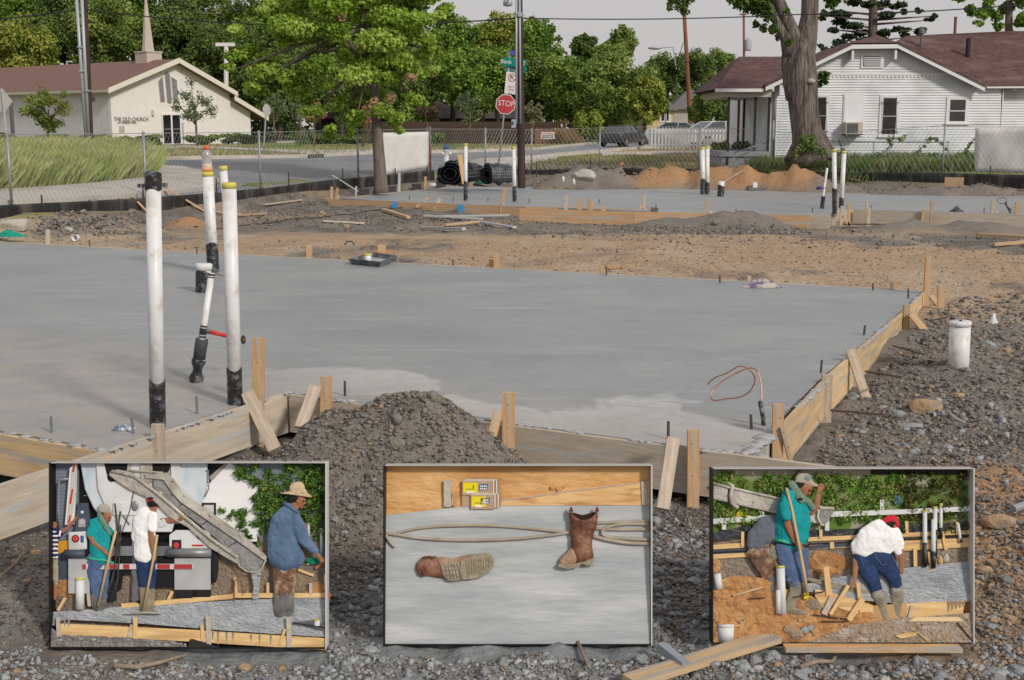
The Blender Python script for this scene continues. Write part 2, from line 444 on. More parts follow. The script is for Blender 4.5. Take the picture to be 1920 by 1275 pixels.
patch('footpath',[(240,279),(300,275),(345,274),(420,277),(560,284),(700,282),(700,286),(560,289),(420,281),(340,278),(250,284)],PAVE,.07,n=3)
patch('footpath',[(1125,288),(1225,285),(1385,284),(1385,287.5),(1225,289),(1130,292)],PAVE,.06,n=3)
patch('footpath',[(840,318),(900,306),(1000,299),(1042,294),(1045,298),(1000,305),(925,314),(905,322),(850,330)],PAVE,.06,n=3)
patch('footpath',[(500,264),(640,262),(640,265),(520,268)],PAVE,.06,n=3)
# kerbs: a real step along the far side of the street
def kerb(px,h=.13,w=.16):
    P=[at_g(u,v) for u,v in px];Q=[]
    for a,b in zip(P[:-1],P[1:]):
        k=max(1,int((b-a).length/1.5));Q += [a.lerp(b,i/k) for i in range(k)]
    Q.append(P[-1]);m=MB()
    for a,b in zip(Q[:-1],Q[1:]):
        za=G1(a.x,a.y);zb=G1(b.x,b.y);d=(b-a);d.z=0;d.normalize();nn=Vector((-d.y,d.x,0))*w
        A=Vector((a.x,a.y,za-.1));B=Vector((b.x,b.y,zb-.1));up=Vector((0,0,.1+.05+h))
        m.add([A,B,B+nn,A+nn,A+up,B+up,B+nn+up,A+nn+up],[(4,5,6,7),(0,1,5,4),(1,2,6,5),(2,3,7,6),(3,0,4,7)])
    o=m.build('kerb',PAVE,kind='structure')
kerb([(276,302),(420,299),(560,297),(700,290),(860,287),(1010,282),(1110,271),(1230,262)])
kerb([(1228,277),(1130,286),(1000,298),(902,304),(862,313)])
# storm drain mouths in the kerb
for (ua,ub,vv,Yh) in ((577,606,297,None),(258,312,357,None)):
    a=at_g(ua,vv+2);b=at_g(ub,vv);d=(b-a).normalized();m=MB()
    e=empty('storm_drain',a,'dark slotted storm drain inlet in the kerb by the crape myrtle' if vv == 297 else 'dark storm drain inlet in the pale concrete behind the wrapped pipe','storm drain')
    m=MB();hh=.17
    m.prism([a+Vector((0,0,.05)),b+Vector((0,0,.05)),b+Vector((0,0,.05+hh)),a+Vector((0,0,.05+hh))],Vector((d.y,-d.x,0))*.06)
    m.build('opening',M('drain_dark',(.015,.015,.017),rough=.9),e)
    for i in range(7):
        p=a.lerp(b,(i+.5)/7)+Vector((d.y,-d.x,0))*.08
        MB().box((p.x,p.y,p.z+.05+hh/2),(.06,.03,hh*.96)).build('bar',M('drain_bar',(.2,.2,.2),rough=.8),e)
# ================================================================== SLABS
fa=at_z(541,738,0);fb=at_z(1310,842,0);fd=(fb-fa).normalized();fn=Vector((-fd.y,fd.x,0))
ra=at_z(1443,800,0);rb=at_z(1730,547,0)
def concrete_slab_mat():
    m,t,b=nodes_of('slab_concrete');N=t.nodes;L=t.links
    geo=N.new('ShaderNodeNewGeometry');pos=geo.outputs['Position']
    def noise(scale,stretch=(1,1,1),det=6,rot=0,dist=0):
        mp=N.new('ShaderNodeMapping');mp.inputs['Scale'].default_value=stretch;mp.inputs['Rotation'].default_value=(0,0,rot);L.new(pos,mp.inputs[0])
        n=N.new('ShaderNodeTexNoise');n.inputs['Scale'].default_value=scale;n.inputs['Detail'].default_value=det;n.inputs['Roughness'].default_value=.62;n.inputs['Distortion'].default_value=dist
        L.new(mp.outputs[0],n.inputs['Vector']);return n.outputs['Fac']
    def ramp(fac,a,c0=(0,0,0),c1=(1,1,1)):
        r=N.new('ShaderNodeValToRGB');r.color_ramp.elements[0].position=a[0];r.color_ramp.elements[1].position=a[1]
        r.color_ramp.elements[0].color=rgba(c0);r.color_ramp.elements[1].color=rgba(c1);L.new(fac,r.inputs[0]);return r.outputs[0]
    def mixc(f,a,c):
        x=N.new('ShaderNodeMix');x.data_type='RGBA'
        if isinstance(f,(int,float)):x.inputs[0].default_value=f
        else:L.new(f,x.inputs[0])
        if isinstance(a,tuple):x.inputs[6].default_value=rgba(a)
        else:L.new(a,x.inputs[6])
        if isinstance(c,tuple):x.inputs[7].default_value=rgba(c)
        else:L.new(c,x.inputs[7])
        return x.outputs[2]
    def math_(op,a,c):
        x=N.new('ShaderNodeMath');x.operation=op
        for i,q in enumerate((a,c)):
            if isinstance(q,(int,float)):x.inputs[i].default_value=q
            else:L.new(q,x.inputs[i])
        return x.outputs[0]
    base=ramp(noise(.55,(1,1.3,1),7,.3,.6),(.32,.68),(.255,.272,.283),(.335,.346,.35))
    base=mixc(ramp(noise(1.6,(.35,2.6,1),5,-.1),(.56,.74)),base,(.40,.415,.42))
    base=mixc(math_('MULTIPLY',ramp(noise(2.2,(.5,3.5,1),3,.15),(.655,.675)),.38),base,(.50,.505,.50))
    base=mixc(math_('MULTIPLY',ramp(noise(1.1,(1,1,1),8),(.6,.8)),.5),base,(.40,.37,.33))
    base=mixc(math_('MULTIPLY',ramp(noise(3.2,(1,1,1),9,.8,1.5),(.42,.62)),.32),base,(.245,.262,.275))
    base=mixc(math_('MULTIPLY',ramp(noise(5.5,(1,1.5,1),4,1.1,2.5),(.67,.69)),.4),base,(.50,.505,.50))
    # dried pale laitance along the front edge, with a hard wavy edge and islands
    dp=N.new('ShaderNodeVectorMath');dp.operation='DOT_PRODUCT';L.new(pos,dp.inputs[0]);dp.inputs[1].default_value=tuple(fn)
    dist=math_('SUBTRACT',dp.outputs['Value'],fn.dot(fa))
    wob=noise(.55,(1,1,1),3,0,1.2)
    e1=math_('SUBTRACT',dist,math_('MULTIPLY',math_('SUBTRACT',wob,.5),3.4))
    dry=ramp(e1,(.0,1),(1,1,1),(0,0,0))
    rr=N.new('ShaderNodeMapRange');rr.inputs[1].default_value=1.15;rr.inputs[2].default_value=.98;L.new(e1,rr.inputs[0])
    r2=N.new('ShaderNodeMapRange');r2.inputs[1].default_value=.0;r2.inputs[2].default_value=1.1;r2.inputs[3].default_value=.35;r2.inputs[4].default_value=.85;L.new(e1,r2.inputs[0])
    isl=ramp(noise(.8,(.7,1.8,1),4,.12,1.0),(.40,.415),(0,0,0),(1,1,1))
    dm=math_('MULTIPLY',math_('MULTIPLY',rr.outputs[0],r2.outputs[0]),isl)
    edge=ramp(noise(6,(1,1,1),5),(.35,.65),(.45,.46,.465),(.55,.55,.54))
    sx=N.new('ShaderNodeSeparateXYZ');L.new(pos,sx.inputs[0]);xr=N.new('ShaderNodeMapRange');xr.inputs[1].default_value=-3.1;xr.inputs[2].default_value=-1.5;L.new(sx.outputs[0],xr.inputs[0])
    dm=math_('MULTIPLY',dm,xr.outputs[0])
    base=mixc(dm,base,edge)
    # sandy beige smear nearest the boards
    r3=N.new('ShaderNodeMapRange');r3.inputs[1].default_value=1.6;r3.inputs[2].default_value=0;L.new(dist,r3.inputs[0])
    base=mixc(math_('MULTIPLY',r3.outputs[0],math_('MULTIPLY',ramp(noise(2.5),(.35,.6)),.55)),base,(.43,.38,.31))
    fine=noise(25,(1,1,1),6)
    mr=N.new('ShaderNodeMapRange');mr.inputs[1].default_value=.3;mr.inputs[2].default_value=.7;mr.inputs[3].default_value=.93;mr.inputs[4].default_value=1.07;L.new(fine,mr.inputs[0])
    hs=N.new('ShaderNodeHueSaturation');L.new(base,hs.inputs['Color']);L.new(mr.outputs[0],hs.inputs['Value'])
    L.new(hs.outputs[0],b.inputs['Base Color'])
    b.inputs['Roughness'].default_value=.52;b.inputs['Specular IOR Level'].default_value=.35
    bp=N.new('ShaderNodeBump');bp.inputs['Strength'].default_value=.25;bp.inputs['Distance'].default_value=.01
    L.new(noise(4,(.6,2.4,1),7),bp.inputs['Height']);L.new(bp.outputs[0],b.inputs['Normal'])
    return m
SLAB=concrete_slab_mat()
RAW=M('rough_concrete',(.30,.32,.34),(.45,.46,.46),scale=14,rough=.9,bump=.6,bscale=50)
def slab(name,px,z=0.0,label=None):
    P=[at_z(u,v,z) for u,v in px]
    # ragged rim, then a skirt down into the ground
    Q=[]
    for i,p in enumerate(P):
        q=P[(i+1) % len(P)];L=(q-p).length;k=max(1,int(L/.09)) if p.y<20 and q.y<22 else 1
        k=min(k,140)
        for j in range(k):
            r=p.lerp(q,j/k)
            if k>1 and j:r += Vector((random.uniform(-.006,.006),random.uniform(-.006,.006),0))
            Q.append(r)
    m=MB();m.prism([p-Vector((0,0,.34)) for p in Q],(0,0,.34))
    return m.build(name,SLAB,kind='structure')
slab('concrete_slab',[(-90,792),(0,807),(200,842),(300,808.5),(472,750.5),(541,735),(640,749),(790,771),(955,792.5),(1300,838),(1404,850),(1424,832),(1438,824),(1448,806),(1466,779),(1545,703),(1600,660),(1690,583),(1728,546),(1500,533.5),(900,502),(560,484.5),(0,455),(-700,418)])
# second slab behind: two corners, a notch on its near side
slab('concrete_slab',[(632,371),(700,376),(985,387),(1215,396),(1222,388),(1236,389),(1232,399),(1310,401),(1520,403),(1555,403),(1568,393),(1600,393),(1930,402),(2300,412),(2300,372),(1900,364),(1300,352),(850,350)])
# ================================================================== FORMWORK TIMBER
STEEL=M('dark_steel',(.06,.065,.075),(.12,.11,.11),scale=30,rough=.6,metal=.3)
WOODN=M('form_board_wood',(.52,.36,.19),(.68,.50,.30),scale=3,stretch=(.6,8,8),rough=.75,bump=.15,bscale=10,vary=.12,c4=(.36,.35,.33),s2=2.2)
WOODG=M('form_board_weathered',(.42,.36,.29),(.58,.50,.40),scale=3,stretch=(.8,9,9),rough=.85,bump=.2,bscale=12,vary=.1,c4=(.44,.445,.44),s2=2.6)
WOODO=M('form_board_orange',(.46,.28,.15),(.60,.40,.23),scale=3,stretch=(.5,8,8),rough=.75,vary=.12,c4=(.42,.40,.37),s2=1.2)
STK=M('stake_wood',(.47,.27,.12),(.63,.40,.20),scale=4,stretch=(1,9,9),rough=.75,bump=.3,bscale=12,vary=.15,c4=(.40,.37,.33),s2=1.6)
STKG=M('stake_wood_grey',(.40,.33,.26),(.56,.47,.37),scale=4,stretch=(1,9,9),rough=.8,bump=.2,bscale=12,vary=.12)
def board(a,b,mat,parent,h=.32,t=.04,z=.012,off=0,name='board',drop=0,bevel=.003):
    p=at_z(a[0],a[1],z);q=at_z(b[0],b[1],z);d=(q-p);d.z=0;n=Vector((d.y,-d.x,0)).normalized()*(off+t/2)
    return beam(name,p+n-Vector((0,0,h/2)),q+n-Vector((0,0,h/2+drop)),h,t,mat,parent,bevel=bevel)
def stake(u,vt,vb,Y,w,mat,parent,name='stake',u2=None,t=.04,bury=.1,dy=0):
    """upright: top at (u,vt), foot at (u2 or u, vb); plane at distance Y"""
    p=at_y(u,vt,Y);q=at_y(u2 if u2 is not None else u,vb,Y+dy);d=(q-p).normalized()
    if Y<13:
        for f_ in (.2,.62):n_=p.lerp(q,f_+random.uniform(-.05,.05));MB().ball((n_.x+random.uniform(-.012,.012),n_.y-.021,n_.z),(.0045,.003,.0045),6,4).build('nail_head',STEEL,parent)
    return beam(name,p,q+d*bury,w*mpp(Y),t,mat,parent,up=(0,-1,0) if False else (1,0,0),bevel=.003 if Y<20 else 0)
def YB(u,v,z=0.0):return at_z(u,v,z).y
def z3(u,v,z=-.35):return at_z(u,v,z)
fw=empty('formwork',at_z(950,796,0)-Vector((0,0,.35)),'timber formwork with stakes and braces along the front of the near concrete slab','formwork')
board((-95,795),(206,846),WOODN,fw)
board((-140,951),(540,732.5),WOODG,fw,h=.36,z=.02)
board((547,737.5),(948,794.5),WOODG,fw,h=.34)
board((948,794.5),(1300,840),WOODG,fw,h=.34)
board((1300,840),(1720,893),WOODG,fw,h=.34)
board((1452,806),(1546,706),WOODN,fw,h=.36,z=.02)
board((1546,706),(1598,661),WOODN,fw,h=.36,z=.02)
board((1598,661),(1690,584),WOODN,fw,h=.34,z=.02)
board((1690,584),(1733,544),WOODN,fw,h=.3,z=.02)
# the far edge shows only as a thin line of board tops
board((1733,545),(900,501),WOODG,fw,h=.15,z=.008);board((900,501),(-700,417),WOODG,fw,h=.15,z=.008)
for (u,vt,vb,Y,w,mt,u2) in [(296,795,880,YB(296,818)-.06,24,STKG,298),(485,633,835,YB(485,752)-.06,22,STK,484),(612,705,775,YB(612,750)-.06,21,STK,611),
                                  (954,735,840,YB(954,797)-.07,24,STK,953),(1300,805,935,YB(1300,843)-.08,23,STK,1299),(1459,757,860,YB(1459,812)-.02,21,STK,1457),
                                  (1551,702,832,YB(1555,716)-.05,20,STKG,1546),(1598,656,730,YB(1608,668)-.0,20,STKG,1596),(1700,571,655,YB(1700,590),12,STK,1697),(1741,481,593,YB(1738,551),11.5,STK,1735)]:
    stake(u,vt,vb,Y,w,mt,fw,u2=u2)
for (a,b,Y,w,mt,dy) in [((464,736),(512,836),YB(485,752)-.11,25,STKG,-.3),((592,725),(566,795),YB(600,752)-.08,22,STKG,-.25),((934,772),(918,838),YB(954,797)-.1,17,STK,-.25),
                             ((1263,822),(1244,945),YB(1280,843)-.1,24,STKG,-.3),((1466,800),(1482,862),YB(1466,812)-.05,9,STK,0),((1594,655),(1624,748),YB(1590,672)-.15,17,STKG,-.1),((1708,588),(1747,636),YB(1700,592),13,STK,-.1),((1745,554),(1773,589),YB(1738,551),10,STK,-.1)]:
    stake(a[0],a[1],b[1],Y,w,mt,fw,name='brace',u2=b[0],dy=dy,bury=.04)
for (u,vt,vb,w) in [(580,459,486,11),(716,459,486,15),(931,474,502,11),(90,430,462,8),(1128,497,514,11),(1404,517,529,8),(1676,528,546,12),(1764,535,562,12)]:
    stake(u,vt,vb,YB(u,vb-2,0)+.08,w,STK if w>10 else STKG,fw)
for (u,v) in [(705,478),(729,478),(923,495)]:
    p=at_z(u,v+4,0)+Vector((0,.15,.02));MB().box((0,0,0),(.12,.1,.16)).build('block',STK,fw,Matrix.Translation(p),local=True)
# lumps of concrete slopped on the board tops
m=MB();rg=random.Random(3)
def rim_lumps(a,b,n,s=.016,z=.02):
    for i in range(n):
        t=rg.random()
        if float(vnoise(t*23,a[0]*.1,3))<.45:continue
        p=at_z(a[0]+(b[0]-a[0])*t,a[1]+(b[1]-a[1])*t,z);r=s*.75*rg.uniform(.3,1.5)**1.4
        m.ball((p.x+rg.uniform(-.02,.02),p.y+rg.uniform(-.02,.03),z-.004),(r*rg.uniform(1.2,3.2),r*rg.uniform(1,1.8),r*.6),6,4)
rim_lumps((1456,800),(1730,548),420,.014);rim_lumps((547,737),(1300,839),520,.013);rim_lumps((1300,840),(1440,856),60,.02,.012);rim_lumps((1404,850),(1450,806),90,.03,-.0);rim_lumps((0,810),(204,845),160,.014);rim_lumps((204,845),(540,735),260,.014)
o=m.build('concrete_slop',RAW,fw,smooth=2);o['kind']='stuff'
fw2=empty('formwork',at_z(1260,402,0)-Vector((0,0,.35)),'long orange timber formwork with blue paint marks along the far concrete slab','formwork')
for a,b,z in [((617,373),(985,387),.012),((1222,388),(1236,389),.01),((632,371),(850,349.5),.01),((1520,403),(1557,404),.03),((1568,393),(1600,393),.03),((1600,393.5),(1780,398.5),.03),((1780,398.5),(1935,402.5),.03),((1935,402.5),(2250,412),.03)]:
    board(a,b,WOODO if a[0]<1100 else WOODG,fw2,h=.42,z=z,bevel=0)
for a,b in [((976,390.5),(1190,396.5)),((1190,396.5),(1345,399.5)),((1345,399.5),(1520,404))]:
    board(a,b,WOODO,fw2,h=.42,z=.04,off=.05,bevel=0)
board((985,387),(1215,392),WOODO,fw2,h=.42,z=.014,bevel=0)
BLUE=M('blue_paint',(.02,.27,.62),rough=.7)
for u in (740,863):
    v=376+(u-700)*11/285.;p=at_z(u,v+1,.0);q=p+Vector((.0,-.075,-.12));MB().box((0,0,0),(.14,.006,.24)).build('paint_mark',BLUE,fw2,Matrix.Translation(q+Vector((0,-.004,0))),local=True)
for (u,vt,vb,w,u2,mt) in [(622,350,380,5,622,STK),(633,352,375,5,630,STK),(636,367,402,6,617,STKG),(1208,366,392,7,1208,STKG),(1200,385,392,5,1204,STK),(1087,373,391,7,1087,STK),(1104,372,390,5,1104,STK),(1110,377,391,6,1109,STK),
                               (948,352,396,6,940,STK),(944,375,400,5,936,STK),(825,372,390,7,817,STKG),(1063,366,390,7,1061,STKG),(1134,387,407,8,1126,STK),(1325,374,404,6,1324,STK),(1333,394,404,6,1330,STK),
                               (1518,399,425,6,1516,STK),(1528,402,424,6,1519,STKG),(1579,386,430,6,1576,STKG),(1580,405,438,5,1604,STK),(1563,400,431,9,1563,STKG),(1592,380,420,5,1592,STK),(1625,378,396,5,1625,STKG),(1630,390,426,6,1627,STKG),(1732,392,435,6,1727,STK),(1748,377,420,6,1746,STK),
                               (1863,376,430,8,1858,STKG),(1868,396,448,6,1861,STKG),(1907,379,402,7,1907,STK)]:
    vv=376+(u-700)*11/285. if u<985 else (393 if u<1330 else 399)
    stake(u,vt,vb,YB(u,vv,0)-(.15 if vb>vv+4 else -.1),w,mt,fw2,u2=u2,bury=.05)
# anchor bolts and rebar stubs standing out of the slab
STEELG=M('grey_steel',(.22,.235,.26),rough=.5,metal=.4)
BOLT={(97,780,811):'on the left corner of the near slab beside the tan board',(250,782,813):'between the small blue rag and the taped white pipe foot',(370,743,776):'midway between the two tall white pipe feet',(647,714,742):'just right of the short stake above the dirt mound',(1253,790,823):'behind the rough brace at the front edge of the slab',(1409,777,805):'left of the black sleeve of the copper wire',
        (1539,675,699):'left of the stake at the middle of the right edge',(1620,610,628):'inside the right edge, left of the second brace',(1703,541,559):'at the far right corner of the near slab',(1637,531,544):'on the far edge near the small wooden block',(849,487,498):'on the far edge between tray and lone short stake',(577,466,482):'on the far edge left of the tray',(369,463,475):'on the far edge left of the bottle topped pipe',(168,450,462):'on the far edge by the white paper cup',(1350,516,530):'on the far edge left of the crumpled rag',(1137,500,515):'beside the tan clods on the far edge'}
for (u,vt,vb),w in BOLT.items():
    p=at_z(u,vb,0);h=at_y(u,vt,p.y).z;e=MB()
    mw=Matrix.Translation(p) @ Euler((random.uniform(-.06,.06),random.uniform(-.08,.08),0)).to_matrix().to_4x4()
    e.tube([(0,0,-.05),(0,0,h)],.011 if p.y<12 else .013,8);e.tube([(0,0,h*.6),(0,0,h*.62+.0)],.012,8)
    e.build('anchor_bolt',STEEL if u not in (97,250,370) else STEELG,None,mw,local=True,smooth=True,label='short steel anchor bolt '+w,category=None,cat='anchor bolt',group='anchor bolts in the near slab') if False else tag(e.build('anchor_bolt',STEEL if u not in (97,250,370) else STEELG,None,mw,local=True,smooth=True),'short steel anchor bolt '+w,'bolt','anchor bolts in the near slab')
RUST=M('rusty_rebar',(.05,.032,.024),(.09,.055,.04),scale=40,rough=.85)
for i,(a,b,w) in enumerate([((1558,769),(1652,777),'nearest rusty rebar rod sticking out below the right formwork'),((1622,696),(1690,707),'rusty rebar rod pointing at the loose stones beside the middle brace'),((1674,648),(1733,665),'rusty rebar rod just left of the white capped vent pipe'),((1745,601),(1818,586),'long rusty rebar rod behind the white capped vent pipe'),((1630,722),(1650,721),'short rusty rebar stub under the middle brace')]):
    p=at_z(*a,-.16);q=at_z(*b,-.22);mm=MB();K=8
    mm.tube([p.lerp(q,k/K)-Vector((0,0,.002*math.sin(k*1.3))) for k in range(K+1)],.010,8);tag(mm.build('rebar',RUST,None,Matrix.Translation(p),smooth=True),w,'rebar','rebar rods beside the right formwork')
for a,b,w in [((1580,420.5),(1694,420.5),'upper thin rod lying across the boards of the far formwork'),((1578,427),(1664,426),'lower thin rod in front of the far formwork')]:
    Yq=33.2 if 'upper' in w else 32.6
    tag(MB().tube([at_y(*a,Yq),at_y(*b,Yq)],.014,6).build('rebar',RUST,None,Matrix.Translation(at_y(*a,Yq))),w,'rebar')
# ================================================================== RUBBLE (nobody could count it) and single stones
def rock_shapes():
    import bmesh
    out=[]
    for k in range(9):     # broken, angular lumps: hulls of a few random points
        rg=np.random.RandomState(k+5);bm=bmesh.new();P=rg.normal(size=(11,3));P /= np.linalg.norm(P,axis=1)[:,None];P *= (.75+.4*rg.rand(11,1));P *= np.array([1.1,.75+.3*rg.rand(),.55+.3*rg.rand()])
        for p in P:bm.verts.new(p)
        r=bmesh.ops.convex_hull(bm,input=bm.verts);bmesh.ops.delete(bm,geom=[v for v in bm.verts if not v.link_faces],context='VERTS');bmesh.ops.triangulate(bm,faces=bm.faces[:]);bm.verts.index_update()
        bm.verts.ensure_lookup_table();out.append((np.array([v.co[:] for v in bm.verts]),np.array([[v.index for v in f.verts] for f in bm.faces])));bm.free()
    return out
RS=rock_shapes()
def rock_stuff(name,X,Y,S,mat,seed,z=None,rnd=None,flat=.8,**kw):
    # keep the footprint of the three standing panels free
    k=np.ones(len(X),bool)
    for u0,u1 in ((93,611),(720,1222),(1336,1826)):
        k &= ~((Y>6.02) & (Y<6.42) & (X>(u0-964)*6.5/F) & (X<(u1-956)*6.5/F))
    X,Y,S=X[k],Y[k],S[k]
    rg=np.random.RandomState(seed);n=len(X)
    Z=(G(X,Y) if z is None else z)+S*.15
    Vs=[];Fs=[];Rn=[];base=0
    for k,(V0,F0) in enumerate(RS):
        idx=np.arange(k,n,len(RS));m=len(idx)
        if not m:continue
        a=rg.rand(m)*6.283;b=(rg.rand(m)-.5)*1.6
        ca,sa,cb,sb=np.cos(a),np.sin(a),np.cos(b),np.sin(b)
        P=V0[None]*S[idx][:,None,None]*(np.array([1,1,flat])*(.75+.5*rg.rand(m,1,3)))
        x=P[...,0]*ca[:,None]-P[...,1]*sa[:,None];y=P[...,0]*sa[:,None]+P[...,1]*ca[:,None];zz=P[...,2]
        y2=y*cb[:,None]-zz*sb[:,None];z2=y*sb[:,None]+zz*cb[:,None]
        W=np.stack([x+X[idx][:,None],y2+Y[idx][:,None],z2+Z[idx][:,None]],-1)
        Vs.append(W.reshape(-1,3));Fs.append((F0[None]+base+np.arange(m)[:,None,None]*len(V0)).reshape(-1,3));base += m*len(V0)
        r=(rg.rand(m) if rnd is None else rnd[idx]);Rn.append(np.repeat(r,len(F0)))
    o=fast(name,np.concatenate(Vs),np.concatenate(Fs),mat,rnd=np.concatenate(Rn),smooth=False)
    tag(o,kind='stuff',**kw);return o
def rock_mat(name,cols,bump=.4):
    m=leaf_mat(name,cols,0);t=m.node_tree;N=t.nodes;L=t.links;b=N['Principled BSDF'];b.inputs['Roughness'].default_value=.95
    geo=N.new('ShaderNodeNewGeometry');n=N.new('ShaderNodeTexNoise');n.inputs['Scale'].default_value=70;n.inputs['Detail'].default_value=6;L.new(geo.outputs['Position'],n.inputs['Vector'])
    bp=N.new('ShaderNodeBump');bp.inputs['Strength'].default_value=bump;bp.inputs['Distance'].default_value=.01;L.new(n.outputs['Fac'],bp.inputs['Height']);L.new(bp.outputs[0],b.inputs['Normal'])
    return m
CLOD=rock_mat('clod_earth',[(.065,.058,.053),(.15,.134,.12),(.22,.20,.18),(.20,.19,.182),(.25,.215,.18),(.24,.235,.23),(.34,.245,.16)],.9)
BSTN=rock_mat('blue_grey_stone',[(.15,.16,.165),(.24,.26,.27),(.32,.34,.355),(.40,.42,.43),(.28,.23,.18)])
TSTN=rock_mat('tan_stone',[(.20,.14,.09),(.34,.24,.15),(.42,.30,.19),(.27,.24,.21)])
def in_poly(U,V,poly):
    inside=np.zeros(len(U),bool);n=len(poly);j=n-1
    for i in range(n):
        xi,yi=poly[i];xj,yj=poly[j]
        c=((yi>V) != (yj>V)) & (U<(xj-xi)*(V-yi)/(yj-yi+1e-9)+xi);inside ^= c;j=i
    return inside
def scatter(poly,n,smin,smax,seed,pw=2.6):
    rg=np.random.RandomState(seed);us=[p[0] for p in poly];vs=[p[1] for p in poly]
    U=rg.uniform(min(us),max(us),n);V=rg.uniform(min(vs),max(vs),n);k=in_poly(U,V,poly);U,V=U[k],V[k]
    X,Y=at_g_arr(U,V)
    S=(smin+(smax-smin)*rg.rand(len(U))**pw)*Y/F/CT*.5
    return X,Y,S
RIGHT=[(1735,592),(1790,560),(1990,545),(1990,1300),(1180,1300),(1180,960),(1240,930),(1500,905),(1540,840),(1600,760),(1660,690)]
BOTTOM=[(-60,1300),(-60,1040),(60,1000),(330,880),(480,850),(1230,850),(1260,960),(1300,1300)]
X,Y,S=scatter(RIGHT,44000,3,15,1,3.4);rock_stuff('rubble',X,Y,S,CLOD,2)
X,Y,S=scatter(BOTTOM,36000,3,13,3,3.6);rock_stuff('rubble',X,Y,S,CLOD,4)
# blue-grey concrete-dusted stones in the trough at the bottom
X,Y,S=scatter([(600,1080),(720,1060),(1200,1180),(1240,960),(1330,1000),(1350,1215),(1930,1205),(1990,1300),(560,1300)],8000,5,24,5,3);rock_stuff('gravel',X,Y,S,BSTN,6)
X,Y,S=scatter([(-40,1300),(-40,1215),(650,1210),(620,1300)],1500,5,20,7,2.6);rock_stuff('gravel',X,Y,S,BSTN,8)
X,Y,S=scatter([(1560,830),(1900,690),(1960,900),(1960,1275),(1820,1275),(1820,900)],1300,4,22,9,3);rock_stuff('gravel',X,Y,S,BSTN,10)
X,Y,S=scatter([(1825,980),(1990,940),(1990,1300),(1750,1300)],1900,3,18,11,3);rock_stuff('pebbles',X,Y,S,TSTN,12)
# crumbs of the dirt mound
rg_=np.random.RandomState(5);n=24000;a=rg_.rand(n)*6.283;r=rg_.rand(n)**.6*1.25
mx,my=MOUNDS[0][:2];X=mx+r*np.cos(a)*1.35;Y=my+r*np.sin(a)*.95;S=(.004+.024*rg_.rand(n)**5)
rock_stuff('clods',X,Y,S,CLOD,13)
# rubble between and behind the slabs
X,Y,S=scatter([(0,415),(300,400),(620,405),(980,415),(1250,415),(1560,430),(1930,450),(1930,480),(1300,462),(900,440),(400,430),(0,445)],9000,2,9,14,3);rock_stuff('rubble',X,Y,S,CLOD,15)
X,Y,S=scatter([(0,440),(1930,475),(1930,560),(1740,548),(0,452)],9000,1.5,6,44,4);rock_stuff('rubble',X,Y,S,CLOD,45)
X,Y,S=scatter([(300,385),(620,370),(640,395),(985,400),(985,425),(300,420)],5000,2,8,34,3);rock_stuff('rubble',X,Y,S,CLOD,35)
X,Y,S=scatter([(0,440),(1930,470),(1930,560),(1740,548),(0,452)],6000,1.5,6,16,3);rock_stuff('pebbles',X,Y,S,TSTN,17)
X,Y,S=scatter([(985,325),(1240,325),(1240,352),(985,352)],3500,2,9,18,2.5);rock_stuff('rubble',X,Y,S,CLOD,19)
X,Y,S=scatter([(1540,338),(1925,345),(1925,366),(1540,360)],2600,2,6,20,2.5);rock_stuff('rubble',X,Y,S,CLOD,21)
X,Y,S=scatter([(1200,318),(1545,316),(1560,350),(1200,352)],1800,1.5,5,26,2.5);rock_stuff('pebbles',X,Y,S,TSTN,27)
X,Y,S=scatter([(90,400),(280,395),(280,438),(70,438)],1500,3,16,22,2);rock_stuff('rubble',X,Y,S,CLOD,23)
X,Y,S=scatter([(1180,400),(1500,400),(1520,440),(1160,440)],7000,2,10,24,2.5);rock_stuff('rubble',X,Y,S,CLOD,25)
def rock(u,v,rp,mat,seed,sq=(1,.8,.7),name='stone',lift=.35,parent=None):
    """a single stone: rp radius in photo pixels, faceted and weathered"""
    p=at_g(u,v);r=rp*mpp(p.y)
    import bmesh
    bm=bmesh.new();bmesh.ops.create_icosphere(bm,subdivisions=3,radius=1);rg=random.Random(seed)
    pl=[Vector((rg.gauss(0,1),rg.gauss(0,1),rg.gauss(0,1))).normalized() for _ in range(11)];dd=[rg.uniform(.62,.9) for _ in pl]
    from mathutils import noise
    for vx in bm.verts:
        for q,d in zip(pl,dd):
            e=vx.co.dot(q)-d
            if e>0:vx.co -= q*e*.92
        vx.co += vx.co.normalized()*.07*noise.fractal(vx.co*2.2+Vector((seed,0,0)),1,2,4)
        vx.co=Vector((vx.co.x*sq[0]*r,vx.co.y*sq[1]*r,vx.co.z*sq[2]*r))
    me=bpy.data.meshes.new(name);bm.to_mesh(me);bm.free();me.materials.append(mat)
    z=G1(p.x,p.y)
    return link(name,me,parent,Matrix.Translation((p.x,p.y,z+r*sq[2]*lift)) @ Euler((0,0,rg.uniform(-.5,.5))).to_matrix().to_4x4())
RK1=M('rock_tan',(.36,.235,.13),(.50,.35,.21),scale=14,rough=.95,bump=.8,bscale=60,c4=(.24,.21,.19),s2=8)
RK2=M('rock_grey',(.17,.16,.155),(.29,.28,.27),scale=16,rough=.95,bump=.9,bscale=60,c4=(.24,.2,.15),s2=8)
RK3=M('rock_pale',(.40,.38,.35),(.52,.49,.44),scale=16,rough=.95,bump=.7,bscale=50)
RK4=M('rock_blue',(.22,.24,.25),(.36,.375,.385),scale=16,rough=.95,bump=.8,bscale=60)
